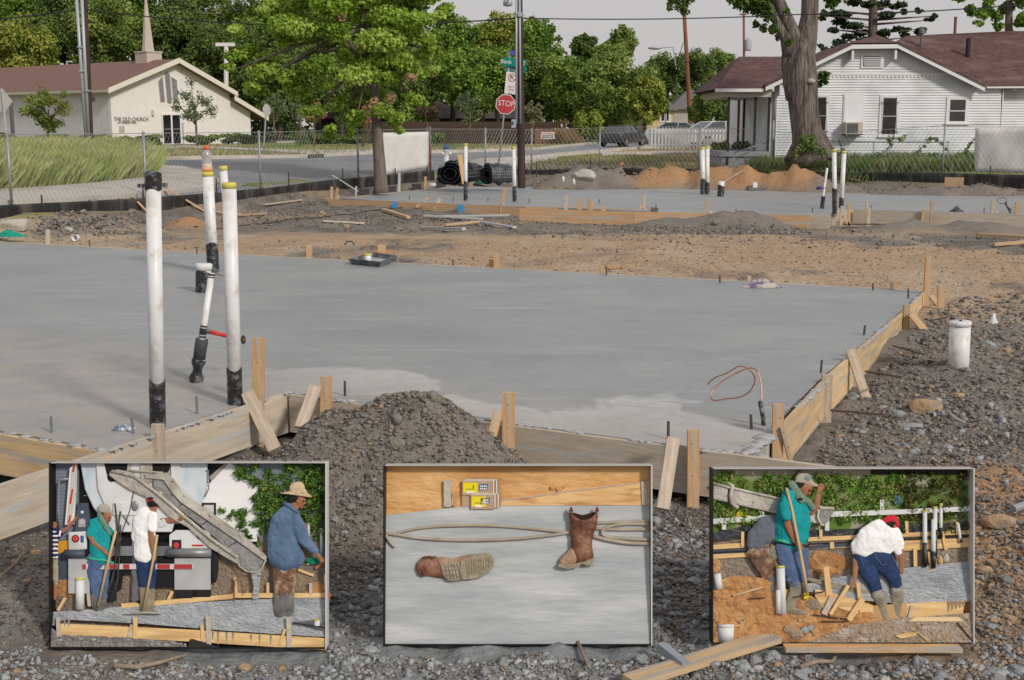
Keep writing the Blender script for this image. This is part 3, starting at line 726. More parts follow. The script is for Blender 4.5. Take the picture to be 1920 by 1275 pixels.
for u,v,r,mt,sd,sq,lb in [(1736,770,33,RK1,1,(1,.7,.62),'orange brown angular rock on the grey clods right of the formwork'),
                                (1875,985,40,RK1,2,(1,.55,.42),'flat tan rock just right of the right picture panel'),(1845,1078,17,RK1,3,(1,.8,.7),'round tan rock at the edge of the right picture panel'),
                                (1868,1248,24,RK4,4,(1,.8,.5),'rounded grey stone in the bottom right corner of the rubble'),(1683,785,17,RK4,5,(1,.7,.6),'blue grey broken lump left of the orange brown rock'),(1708,800,24,RK4,6,(1,.6,.3),'flat blue grey shard below the orange brown rock'),
                                (1852,648,15,RK4,7,(1,.8,.7),'pale grey lump right of the capped vent pipe'),(1600,745,14,RK4,8,(1,.8,.7),'grey lump tucked beside the middle brace'),(1775,835,13,RK4,9,(1,.8,.5),'small grey lump below the bone like stone'),
                                (25,428,32,RK3,10,(1.1,.6,.6),'long pale broken concrete chunk by the silt fence at far left'),(742,842,20,RK2,11,(1,.8,.7),'rough brown grey clod in the middle of the dirt mound'),(745,800,14,RK2,12,(1,.8,.9),'grey clod below the top of the dirt mound'),
                                (812,766,13,RK2,13,(1,.8,.9),'dark clod on the right shoulder of the dirt mound'),(462,848,15,RK3,14,(1,.8,.6),'pale stone at the foot of the leaning brace left of the mound'),(1530,518,1,RK1,15,(1,.8,.6),None),
                                (1093,331,22,RK3,16,(1.2,.6,.6),'long pale rock on the rubble heap behind the far slab'),(1146,503,19,RK1,17,(1.1,.8,.55),'tan clod heap at the far edge of the near slab'),(1172,503,12,RK1,18,(1,.8,.7),'smaller tan clod right of the clod heap'),
                                (605,404,7,RK1,19,(1,.8,.7),'small brown rock at the left end of the far formwork'),(650,425,6,RK1,20,(1,.8,.9),'small pink brown stone on the loose lath'),(1350,1290,1,RK4,21,(1,1,1),None),(60,412,1,RK2,22,(1,1,1),None),
                                (128,434,12,M('green_lump',(.30,.38,.27),(.4,.46,.36),rough=.9),23,(1.2,.6,.5),'pale green tinted lump among the brown clods'),(1345,422,9,RK2,24,(1,.8,.9),'brown rock on the dark dirt heap in front of the far slab'),(1800,745,12,RK1,25,(1,.6,.5),'small flat tan stone below the vent pipe')]:
    if lb:tag(rock(u,v,r,mt,sd,sq,'rock'),lb,'rock')
# many stones big enough to pick apart: pieces of the ground
rg=random.Random(11);STM=[RK2,RK4,RK4,RK3,RK1,RK2]
protos=[]
for k in range(12):
    o=rock(1880,1100,10,STM[k % 6],50+k,(1,rg.uniform(.6,.9),rg.uniform(.45,.8)),'stone',parent=GROUND);protos.append((o,10*mpp(at_g(1880,1100).y)))
spots=[]
def add_spots(poly,n,lo,hi,sets):
    us=[p[0] for p in poly];vs=[p[1] for p in poly];c=0
    while c<n:
        u,v=rg.uniform(min(us),max(us)),rg.uniform(min(vs),max(vs))
        if in_poly(np.array([u]),np.array([v]),poly)[0]:spots.append((u,v,.85*rg.uniform(lo,hi)*(1 if rg.random()<.8 else 1.5),rg.choice(sets)));c += 1
add_spots([(620,1216),(1240,1216),(1300,1280),(560,1280)],46,7,14,[1,2,7,8])
add_spots([(1400,1222),(1900,1215),(1930,1280),(1380,1280)],60,7,16,[1,2,7,8])
add_spots([(1222,960),(1330,960),(1335,1210),(1222,1210)],30,7,15,[1,2,7,0])
add_spots([(612,900),(716,880),(720,1210),(612,1210)],22,6,13,[1,2,0,6])
add_spots([(0,1020),(90,960),(92,1215),(0,1215)],12,6,15,[0,6,4,1])
add_spots([(0,1218),(610,1216),(610,1280),(0,1280)],32,6,12,[0,1,6,4])
add_spots([(1560,800),(1900,640),(1920,870),(1560,865)],46,5,12,[0,6,1,8,4])
add_spots([(1830,880),(1920,880),(1920,1270),(1830,1270)],24,6,13,[4,10,0,1])
for u,v,r,k in spots:
    o,r0=protos[k];p=at_g(u,v)
    if 6.0<p.y<6.45 and any((a-975)*6.5/F<p.x<(b-945)*6.5/F for a,b in ((93,611),(720,1222),(1336,1826))):continue
    s=r*mpp(p.y)/r0;c=o.copy();COL.objects.link(c)
    c.parent=GROUND;c.matrix_parent_inverse=I4
    c.matrix_basis=Matrix.Translation((p.x,p.y,G1(p.x,p.y)+r*mpp(p.y)*.2)) @ Euler((0,0,rg.uniform(0,6.28))).to_matrix().to_4x4() @ Matrix.Scale(s,4)
for k,(o,r0) in enumerate(protos):
    p=at_g(1300+40*k,1262);o.matrix_basis=Matrix.Translation((p.x,p.y,G1(p.x,p.y)+.01));o.matrix_parent_inverse=I4
# ================================================================== CHURCH
cu=Vector((1,1.374,0)).normalized();cw=Vector((-1.374,1,0)).normalized()   # along the front, along the side
c0=at_y(212,275,95);c0.z=.95
CMW=Matrix((cu,cw,Vector((0,0,1)))).transposed().to_4x4();CMW.translation=c0
church=empty('church',None,'low white church with steep thin spire and brown roof across the street','church',mw=CMW)
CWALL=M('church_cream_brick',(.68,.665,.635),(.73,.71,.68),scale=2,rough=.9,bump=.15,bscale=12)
CSIDE=M('church_side_shaded',(.52,.55,.58),(.58,.61,.63),scale=2,rough=.9)  # side and rear walls: shade painted in as a darker, bluer colour
CTRIM=M('church_trim',(.66,.62,.54),rough=.8);CROOF=M('church_roof_shingles',(.17,.10,.085),(.23,.14,.115),scale=5,rough=.95,bump=.4,bscale=8,stretch=(1,1,3))
def cpt(s,z,d=0):return CMW @ Vector((s,d,z))
def S_of(u):  # distance along the front wall for a photo column
    t=(u-960)/F;a=c0;k=(a.x-t*a.y/CQ)/(t*cu.y/CQ-cu.x);return k
def Z_at(u,v,s):return at_y(u,v,(c0+cu*s).y).z-c0.z
sL,sA,sR,sE=0,S_of(330),S_of(432),S_of(470)
zL,zA,zR,zE=Z_at(214,166,0),Z_at(330,116,sA),Z_at(432,176,sR),Z_at(470,206,sE)
LEN=34
walls=MB();walls.prism([Vector((0,0,-.3)),Vector((sE,0,-.3)),Vector((sE,0,zE)),Vector((sR,0,zR-.3)),Vector((sR,0,zR)),Vector((sA,0,zA)),Vector((0,0,zL))],(0,.3,0))
walls.build('front_wall',CWALL,church,CMW,local=True)
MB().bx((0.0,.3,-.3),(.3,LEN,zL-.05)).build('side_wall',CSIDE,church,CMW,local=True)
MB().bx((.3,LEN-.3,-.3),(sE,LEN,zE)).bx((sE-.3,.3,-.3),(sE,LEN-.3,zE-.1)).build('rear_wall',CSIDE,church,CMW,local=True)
def roofslab(s0,z0,s1,z1,y0,y1,th=.22):
    n=Vector((-(z1-z0),0,(s1-s0))).normalized()*th
    m=MB();m.prism([Vector((s0,y0,z0)),Vector((s1,y0,z1)),Vector((s1,y0,z1))+n,Vector((s0,y0,z0))+n],(0,y1-y0,0));return m
k1=(zA-zL)/sA;k2=(zR-zA)/(sR-sA);k3=(zE-zR)/(sE-sR)*.9
roofslab(-.7,zL-k1*.7,sA,zA,-.75,LEN+.5).build('roof',CROOF,church,CMW,local=True)
roofslab(sA,zA,sR+.2,zR+k2*.2,-.75,LEN+.5).build('roof',CROOF,church,CMW,local=True)
roofslab(sR,zR-.45,sE+1.3,zE+k3*1.3-.1,-.6,LEN+.5,.2).build('roof',CROOF,church,CMW,local=True)
for a,b,c,d in ((-.72,zL-k1*.72,sA+.05,zA+.04),(sA,zA,sR+.25,zR+k2*.25),(sR-.1,zR-.42,sE+1.35,zE+k3*1.35-.1)):
    m=MB();m.prism([Vector((a,-.83,b-.12)),Vector((c,-.83,d-.12)),Vector((c,-.83,d+.27)),Vector((a,-.83,b+.27))],(0,.08,0));m.build('fascia',CTRIM,church,CMW,local=True)
MB().bx((-.78,-.8,zL-k1*.7-.05),(-.7,LEN+.5,zL-k1*.7+.18)).build('gutter',M('gutter',(.45,.42,.38),rough=.7),church,CMW,local=True)
# soffit shade board
GL=M('church_glass',(.012,.014,.018),rough=.08,spec=.6);FRW=M('door_frame_white',(.72,.71,.68),rough=.6)
def front_poly(name,pts,y,th,mat,par=None):
    P=[(S_of(u),Z_at(u,v,S_of(u))) for u,v in pts]
    m=MB();m.prism([Vector((s,y,z)) for s,z in P],(0,th,0));return m.build(name,mat,par or church,CMW,local=True)
for pts in ([(301.5,153),(308,144),(310,190),(303.5,190)],[(314,140),(317.5,135),(321.5,140),(323,191),(316,191)],[(326,145),(334,151),(335,192),(328,192)]):
    cx_=sum(p[0] for p in pts)/len(pts);cy_=sum(p[1] for p in pts)/len(pts)
    w=front_poly('window',[(cx_+(p[0]-cx_)*1.25,cy_+(p[1]-cy_)*1.05) for p in pts],-.06,.05,M('window_surround',(.42,.36,.32),rough=.8))
    front_poly('pane',pts,-.09,.04,M('leaded_pane',(.16,.17,.19),(.24,.25,.27),scale=6,rough=.4),w)
dz0=.1
dr=front_poly('door_frame',[(303,271),(303,213),(339,211.5),(340,269.5)],-.1,.09,FRW)
for a,b in ((305,319),(322.5,336)):
    dd=front_poly('door',[(a,269),(a,216),(b,215.5),(b,268.5)],-.13,.03,GL)
    front_poly('push_bar',[(a+1,243),(a+1,241.5),(b-1,241),(b-1,242.5)],-.17,.03,M('push_bar',(.5,.5,.5),rough=.4,metal=.7),dd)
front_poly('downspout',[(339.8,273),(339.8,230),(342.5,229.5),(342.5,272)],-.15,.13,M('downspout',(.40,.44,.48),rough=.5))
front_poly('wall_lamp',[(285,216),(285,206),(288.5,206),(288.5,216)],-.22,.2,M('lamp_housing',(.6,.6,.58),rough=.6))
front_poly('plaque',[(223,248),(223,236.5),(233,236),(233,247.5)],-.05,.04,M('plaque',(.36,.34,.32),(.5,.47,.44),scale=14,rough=.6))
LET=M('sign_letters',(.30,.30,.27),rough=.7)
for body,u,v,sz in (('THE OLD CHURCH',246.5,223.5,.42),('AT JUBILEE PARK',238.5,229.5,.26)):
    s=S_of(u);z=Z_at(u,v,s);mm=CMW @ Matrix.Translation((s,-.06,z)) @ Euler((math.pi/2,0,0)).to_matrix().to_4x4()
    text_mesh('lettering',body,sz,LET,mm,church,ext=.02,xs=.88)
# spire
ss=S_of(330);dd_=7.0
sp=cpt(sA,0,dd_);Ysp=sp.y
zb=at_y(285,116,Ysp).z;u_sp=0
us=285;x_=(us-960)/F/CQ
# find depth along ridge where it projects at u=285
kk=(CMW @ Vector((sA,0,0)));t_=(kk.x-x_*kk.y)/(x_*cw.y-cw.x);ctr=Vector((sA,t_,0));wc=CMW @ ctr
zz=lambda v:at_y(285,v,wc.y).z-c0.z
ww=mpp(wc.y)
SP=M('spire_paint',(.46,.40,.35),(.52,.46,.40),scale=3,rough=.8)
MB().bx((sA-17*ww,t_-17*ww,zA-1),(sA+17*ww,t_+17*ww,zz(99))).bx((sA-18.5*ww,t_-18.5*ww,zz(99)),(sA+18.5*ww,t_+18.5*ww,zz(96.5))).build('spire_base',SP,church,CMW,local=True)
m=MB();r0=11.5*ww;zt=zz(-22);n=8
V=[(sA+r0*math.cos(2*math.pi*(j+.5)/n),t_+r0*math.sin(2*math.pi*(j+.5)/n),zz(97)) for j in range(n)]+[(sA,t_,zt)]
m.add(V,[(j,(j+1) % n,n) for j in range(n)]);m.build('spire',SP,church,CMW,local=True)
# side wall door and dark strips
MB().bx((-.05,17,0),(0,18.2,2.3)).build('side_door',M('side_door',(.12,.12,.13),rough=.6),church,CMW,local=True)
for y_ in (2.0,3.0):
    MB().bx((-.25,y_,zL-.9),(0,y_+.35,zL-.65)).build('security_lamp',M('lamp_grey',(.25,.25,.26),rough=.5),church,CMW,local=True)
# T shaped white mast behind the church
tb=at_y(424,245,118);m=MB()
tm=empty('sign_mast',tb,'white T shaped mast rising behind the church roof','mast')
WP=M('white_paint',(.70,.69,.66),rough=.6)
MB().tube([tb,at_y(424,84,118)],.22,8).build('mast',WP,tm);MB().box(at_y(422.5,83.5,118),(1.75,.4,.32)).build('cross_arm',WP,tm)
# ================================================================== WHITE HOUSE
YH=55.0
def hp(u,v,d=0):return at_y(u,v,YH+d)
house=empty('house',hp(1650,298),'white clapboard bungalow with brown shingle roof and barred windows','house')
HW=M('house_white_clapboard',(.68,.71,.74),(.75,.77,.79),scale=1.5,rough=.8,c4=(.55,.58,.6),s2=.8)
HT=M('house_trim',(.70,.72,.73),rough=.7);HR=M('house_roof_shingle',(.075,.042,.042),(.14,.082,.078),scale=4,stretch=(1,1,4),rough=.95,bump=.5,bscale=14,c4=(.17,.11,.10),s2=.7)
HG=M('window_glass_dark',(.03,.028,.03),(.06,.05,.05),scale=3,rough=.15,spec=.6)
zb_=hp(1600,300).z
wall_out=[(1453,300),(1453,150),(1592,92),(1680,92),(1832,158),(1877,163),(1877,300)]
MB().prism([hp(u,v) for u,v in wall_out],(0,.15,0)).build('front_wall',HW,house)
MB().bx((hp(1453,0).x+.01,YH+.15,zb_-.2),(hp(1453,0).x+.16,YH+11,hp(1453,172).z)).build('side_wall',HW,house)
MB().bx((hp(1877,0).x,YH+.35,zb_-.2),(hp(2260,0).x,YH+.5,hp(1877,163).z)).bx((hp(2260,0).x-.15,YH+.5,zb_-.2),(hp(2260,0).x,YH+11,hp(1877,163).z)).build('wing_wall',HW,house)
# clapboards: each one a real tilted plank, too thin in the photo to pick apart
def edge_x(v):
    # width of the wall at photo row v
    if v>165:return 1453,1877
    l=1453 if v>150 else 1453+(150-v)*(139/58.);r=1832-(158-v)*(152/66.) if v<158 else 1877
    return l,r
cb=MB();v=296.0
while v>95:
    l,r=edge_x(v-2.5)
    a=hp(l,v);b=hp(r,v);za=a.z;h=4.9*mpp(YH)
    cb.add([(a.x+.02,YH-.05,za),(b.x-.02,YH-.05,za),(b.x-.02,YH-.006,za+h),(a.x+.02,YH-.006,za+h),(a.x+.02,YH,za),(b.x-.02,YH,za)],[(0,1,2,3),(4,5,1,0)])
    v -= 4.9
v=296.0
while v>166:
    a=hp(1878,v);b=hp(2255,v);za=a.z;h=4.9*mpp(YH)
    cb.add([(a.x,YH+.3,za),(b.x,YH+.3,za),(b.x,YH+.344,za+h),(a.x,YH+.344,za+h),(a.x,YH+.35,za),(b.x,YH+.35,za)],[(0,1,2,3),(4,5,1,0)])
    v -= 4.9
cb.build('clapboards',HW,house,kind='stuff')
def hbox(name,u0,v0,u1,v1,d0,d1,mat,parent=house,bev=0):
    a=hp(u0,v1);b=hp(u1,v0)
    return MB().bx((a.x,YH-d1,a.z),(b.x,YH-d0,b.z)).build(name,mat,parent,bevel=bev)
hbox('corner_board',1452,168,1458,299,.0,.06,HT);hbox('corner_board',1873,166,1880,299,-.1,.06,HT)
hbox('belt_board',1540,137,1786,141.5,.0,.07,HT)
for i in range(32):
    u=1547+i*7.3;hbox('dentil',u,141.5,u+3.8,146,.01,.06,HT)
# the crack line of the gable wall stepping back on the right
hbox('corner_board',1807,158,1810,178,.0,.04,HT)
# rakes (barge boards)
def hrake(p,q,w=7.5,d0=.45,d1=.55,name='barge_board',mat=HT):
    a=hp(*p);b=hp(*q);up=Vector((0,0,w*mpp(YH)))
    m=MB();m.prism([Vector((a.x,YH-d1,a.z)),Vector((b.x,YH-d1,b.z)),Vector((b.x,YH-d1,b.z))+up,Vector((a.x,YH-d1,a.z))+up],(0,d1-d0,0));return m.build(name,mat,house)
hrake((1431,171),(1591,93));hrake((1591,93),(1677,92));hrake((1677,92),(1838,172))
m=MB()
for (a,b) in (((1431,163),(1591,85.5)),((1677,84.5),(1838,164))):
    A=hp(*a);B=hp(*b)
    m.prism([Vector((A.x,YH-.58,A.z)),Vector((B.x,YH-.58,B.z)),Vector((B.x,YH-.58,B.z+.09)),Vector((A.x,YH-.58,A.z+.09))],(0,5,0))
m.build('eave',HR,house)
for u,v in ((1460,160),(1594,94),(1674,94)):
    hbox('bracket',u-2.5,v,u+2.5,v+18,.02,.45,HT)
# clipped gable and main roof planes
def q4(m,pts):m.add([Vector(p) for p in pts],[tuple(range(len(pts)))])
A,B,C,D=hp(1431,163),hp(1591,85),hp(1677,84),hp(1838,164)
ridge0=at_y(1645,66,YH+2.2);ridgeM=at_y(1640,63,YH+5.5)
f=lambda p,d:Vector((p.x,p.y+d,p.z))
F6=lambda p:Vector((p.x,YH-.58,p.z+.05))
R1=Vector((ridge0.x,ridge0.y,ridge0.z));R2=Vector((ridge0.x,YH+9,ridge0.z))
m=MB()
q4(m,[F6(B),F6(C),R1]);q4(m,[F6(A),F6(B),R1,R2,Vector((A.x,YH+9,A.z))]);q4(m,[F6(C),F6(D),Vector((D.x,YH+9,D.z)),R2,R1])
m.build('gable_roof',HR,house)
# big roof to the right, ridge running right behind
m=MB();e0=at_y(1680,164,YH-.3);e1=at_y(2300,160,YH-.3);r0_=at_y(1700,67,YH+4.6);r1_=at_y(1895,58,YH+4.6);r2_=at_y(2120,66,YH+4.6);e2=at_y(2300,158,YH+9.5)
e0=at_y(1845,164,YH-.3);m.add([at_y(1600,125,YH+2.5),e0,e1,at_y(2140,60,YH+4.6),r1_,r0_,at_y(1655,90,YH+3.6)],[(0,1,2,3,4,5,6)])
m.add([r0_,r1_,at_y(2140,60,YH+4.6),at_y(2300,150,YH+10),at_y(1600,150,YH+10)],[(4,3,2,1,0)])
m.build('main_roof',HR,house)
hrake((1845,166),(2260,163),w=3,d0=.25,d1=.33,name='gutter')
for u in (1864,1900):
    hbox('rafter_tail',u,165,u+2.5,169,-.1,.2,HT)
# porch: roof, beam, posts, floor
m=MB();yf=YH-.2;P0=at_y(1341,167,YH-.4);P1=at_y(1432,167,YH-.4);P2=at_y(1483,106,YH+3.2);P3=at_y(1386,106,YH+3.2);P4=P0+Vector((0,7.2,0));P5=Vector((at_y(1483,167,YH).x,P0.y+7.2,P0.z));P1b=at_y(1483,145,YH+.9)
m.add([P0,P1,P1b,P2,P3,P4,P5],[(0,1,2,3,4),(0,4,5),(5,4,3,6)] if False else [(0,1,2,3,4),(0,4,5),(5,4,3,6)]);m.build('porch_roof',HR,house)
MB().bx((P0.x,YH-.42,P0.z-.12),(P1.x,YH-.36,P0.z+.02)).build('porch_fascia',HT,house)
CRM=M('porch_beam_cream',(.50,.46,.40),rough=.8)
MB().bx((at_y(1365,0,YH).x,YH-.1,at_y(1400,182,YH).z),(at_y(1453,0,YH).x,YH+6.4,at_y(1400,169,YH).z)).build('porch_beam',CRM,house)
BLK=M('black_iron',(.02,.02,.022),rough=.6)
for u,vb,d in ((1367,286,0),(1396,280,3),(1417,284,.1),(1443,288,0),(1386,277,6.2),(1404,277,6.2)):
    a=at_y(u,182,YH+d);MB().bx((a.x-.05,YH+d-.05,at_g(u,292).z-.2),(a.x+.05,YH+d+.05,a.z)).build('porch_post',BLK if d<6 else M('porch_post_brown',(.16,.07,.05),rough=.7),house)
zp=at_y(1400,284,YH).z
MB().bx((at_y(1358,0,YH).x,YH-.1,zp-.22),(at_y(1453,0,YH).x,YH+6,zp)).bx((at_y(1362,0,YH).x,YH,zp-1),(at_y(1453,0,YH).x,YH+5.9,zp-.22)).build('porch_floor',M('porch_concrete',(.30,.32,.35),rough=.85),house)
# windows
def win(u0,v0,u1,v1,bars=True,mid=None):
    w=hbox('window',u0-7,v0-6,u1+7,v1+5,.03,.075,HT)
    g=hbox('pane',u0,v0,u1,v1,.078,.085,HG,w)
    mv=mid or (v0+v1)/2
    hbox('sash_rail',u0,mv-.9,u1,mv+.9,.086,.11,HT,w)
    hbox('window_sill',u0-8,v1+4,u1+8,v1+6.5,.0,.14,HT,w)
    if bars:
        n=6
        for i in range(n):
            u=u0+(u1-u0)*(i+.5)/n;a=hp(u,v0-2);b=hp(u,v1+1);MB().tube([(a.x,YH-.15,a.z),(b.x,YH-.15,b.z)],.011,5).build('window_bar',BLK,w)
        for v in (v0+9,v1-4):
            a=hp(u0-4,v);b=hp(u1+4,v);MB().tube([(a.x,YH-.14,a.z),(b.x,YH-.14,b.z)],.014,5).build('window_bar',BLK,w)
win(1653,184,1681,251,True,218);win(1530,183,1549,250,True,217);win(1779,187,1810,227,False,208)
w=hbox('window',1578,176,1620,256,.03,.075,HT);hbox('panel',1581,181,1616,229,.078,.095,HW,w)
# gable louvre
w=hbox('attic_vent',1613,100,1656,128,.03,.085,HT);hbox('vent_opening',1618,105,1651,123.5,.086,.092,M('vent_dark',(.10,.10,.11),rough=.9),w)
for i in range(5):
    v=107.2+i*3.5;hbox('louvre',1618.5,v,1650.5,v+1.7,.095,.15,HT,w)
# window air conditioner (a thing of its own)
ac=empty('air_conditioner',hp(1595,252),'beige box air conditioner sticking out under the covered window panel','air conditioner')
ACM=M('ac_casing',(.52,.48,.40),rough=.6)
hbox('casing',1578.5,229,1611,251.5,.1,.62,ACM,ac,.01);hbox('grille',1580.5,231.5,1602,249.5,.622,.63,M('ac_grille',(.05,.055,.06),rough=.6),ac)
for i in range(7):hbox('fin',1581,233+i*2.4,1601.5,233.7+i*2.4,.632,.645,M('ac_fin',(.25,.26,.27),rough=.5),ac)
hbox('support_frame',1577.5,251.5,1612,253,.0,.66,BLK,ac)
# pipes and antenna on the roof
tag(MB().lathe(at_y(1728,78,YH+3.5),[(.07,-.5),(.07,.35),(.16,.36),(.16,.5),(.05,.62)],10).build('roof_vent',M('galvanised',(.16,.17,.17),rough=.5,metal=.5),house),None)
MB().lathe(at_y(1815.5,85,YH+2.5),[(.11,-.5),(.11,.32)],10).build('roof_vent',BLK,house)
MB().lathe(at_y(1790,66,YH+5.2),[(.07,-.5),(.07,.75),(.08,.76),(.08,.85)],10).build('vent_pipe',M('rusty_pipe',(.20,.09,.06),rough=.8),house)
an=empty('antenna',at_y(1776,125,YH+1.2),'small bent rusty antenna standing on the brown house roof','antenna');b0=at_y(1776,128,YH+1.2);t0=at_y(1777,93,YH+1.2)
RST=M('antenna_rust',(.25,.13,.09),rough=.8)
MB().tube([b0,t0],.022,6).build('mast',RST,an)
for a,b in (((1760,96),(1781,91)),((1766,78),(1772,92)),((1782,78),(1770,91)),((1759,97),(1770,90)),((1765,86),(1783,82))):
    MB().tube([at_y(*a,YH+1.15),at_y(*b,YH+1.2)],.013,5).build('rod',RST,an)
# ================================================================== FAR HOUSES
def far_house(px,Y,wallc,roofc,label,win=()):
    (ul,vb),(ur,vt),(ua,va)=px     # left-base, right-eave, apex
    a=at_y(ul,vb,Y);b=at_y(ur,vt,Y);ap=at_y(ua,va,Y+4)
    e=empty('house',(a+b)/2,label,'house')
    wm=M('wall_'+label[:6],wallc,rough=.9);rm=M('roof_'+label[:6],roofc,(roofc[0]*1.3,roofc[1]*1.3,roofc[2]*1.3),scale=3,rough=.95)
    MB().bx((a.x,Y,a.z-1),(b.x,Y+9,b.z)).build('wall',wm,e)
    ov=.5;m=MB();c=[(a.x-ov,Y-ov,b.z),(b.x+ov,Y-ov,b.z),(b.x+ov,Y+9+ov,b.z),(a.x-ov,Y+9+ov,b.z)];rl=max(.5,(b.x-a.x)-9)/2
    r0=(ap.x-rl,Y+4.5,ap.z);r1=(ap.x+rl,Y+4.5,ap.z)
    m.add(c+[r0,r1],[(0,1,5,4),(1,2,5),(2,3,4,5),(3,0,4),(3,2,1,0)]);m.build('roof',rm,e)
    for u0,v0,u1,v1 in win:
        p=at_y(u0,v1,Y);q=at_y(u1,v0,Y);f_=MB().bx((p.x-.15,Y-.06,p.z-.15),(q.x+.15,Y,q.z+.15)).build('window',HT,e);MB().bx((p.x,Y-.09,p.z),(q.x,Y-.06,q.z)).build('pane',HG,f_)
    return e
far_house([(1262,240),(1342,205),(1295,168)],128,(.40,.38,.36),(.13,.12,.12),'grey hip roofed house behind the tall brown utility pole')
far_house([(1212,240),(1262,207),(1240,178)],122,(.62,.50,.26),(.14,.12,.11),'pale yellow house half hidden by the big tree beside the grey house',win=[(1240,208,1246,226),(1250,208,1254,226)])
far_house([(600,262),(880,222),(760,190)],136,(.05,.045,.042),(.05,.045,.045),'dark low building deep in shade behind the dark fence')  # near-black wall and roof colours
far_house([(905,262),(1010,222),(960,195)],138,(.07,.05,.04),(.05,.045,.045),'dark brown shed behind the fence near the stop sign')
sh=empty('porch',at_y(1052,240,112),'small timber porch with tan posts and painted-in sun glow behind the dark fence','porch')
TANP=M('tan_timber',(.55,.36,.18),rough=.8)
for u in (1046,1058):MB().tube([at_y(u,242,112),at_y(u,208,112)],.18,6).build('post',TANP,sh)
MB().box(at_y(1052,230,112),(1.1,.5,.12)).build('rail',TANP,sh);MB().box(at_y(1052,205,112.3),(1.3,.8,.25)).build('roof_edge',M('sun_glow_fascia',(.65,.42,.16),rough=.8),sh)  # sun glow put into the warm fascia and timber colours
# ================================================================== TREES
G_MID=[(.08,.15,.025),(.13,.24,.035),(.20,.33,.05),(.29,.41,.08)]
G_DARK=[(.055,.095,.025),(.09,.15,.035),(.15,.22,.05),(.22,.28,.08)]
G_YEL=[(.13,.19,.035),(.23,.30,.05),(.33,.39,.07),(.42,.43,.10)]
G_OLV=[(.10,.16,.035),(.17,.25,.05),(.25,.34,.08),(.34,.40,.12)]
G_MAPLE=[(.12,.20,.025),(.22,.36,.045),(.35,.51,.07),(.46,.61,.12),(.52,.60,.20)]
G_PALE=[(.12,.17,.08),(.18,.23,.12),(.24,.28,.16)]
BARK=M('bark_brown',(.10,.08,.062),(.17,.14,.115),scale=9,stretch=(1,1,.25),rough=.95,bump=.7,bscale=20)
def trunk(name,pts,r,parent,mat=BARK,n=8):return MB().tube(pts,r,n,cap=True).build(name,mat,parent,smooth=2)
def bg_tree(u,v,ru,rv,Y,pal,name,n,seed,base_v=None,size=.32,label='',kind='tree',group=None,gaps=.6):
    rg=random.Random(seed);c=at_y(u,v,Y);k=mpp(Y);Rx,Rz=ru*k,rv*k;Ry=min(Rx,5.5)
    gz=G1(c.x,Y);cl=[]
    nc=44
    for i in range(nc):
        while 1:
            p=Vector((rg.uniform(-1,1),rg.uniform(-1,1),rg.uniform(-1,1)))
            if .25<p.length<.9:break
        s=rg.uniform(.13,.36);cl.append((c.x+p.x*Rx,c.y+p.y*Ry,max(gz+.6,c.z+p.z*Rz),Rx*s*1.05,Ry*s,Rz*s*.9))
    for i in range(4):cl.append((c.x+rg.uniform(-.5,.5)*Rx,c.y,c.z+rg.uniform(-.4,.4)*Rz,Rx*.45,Ry*.4,Rz*.45))
    e=empty(kind,(c.x,c.y,gz),label,'tree',group)
    V,Fc,r=leaf_cloud(cl,n,size,seed,shell=.15,vr=(.40,.28));fast('crown',V,Fc,leaf_mat(name,pal,.25),e,rnd=r)
    trunk('trunk',[(c.x,c.y,gz-.2),(c.x+rg.uniform(-.3,.3),c.y,gz+(c.z-gz)*.5),(c.x,c.y,c.z)],[.035*Rx+.18,.03*Rx+.12,.06],e)
    for i in range(4):
        q=cl[rg.randrange(nc)];z0=gz+(c.z-gz)*rg.uniform(.4,.8);trunk('limb',[(c.x,c.y,z0),tuple((Vector((c.x,c.y,z0))+Vector(q[:3]))/2+Vector((0,0,.3))),q[:3]],[.14,.1,.05],e,n=6)
    return e
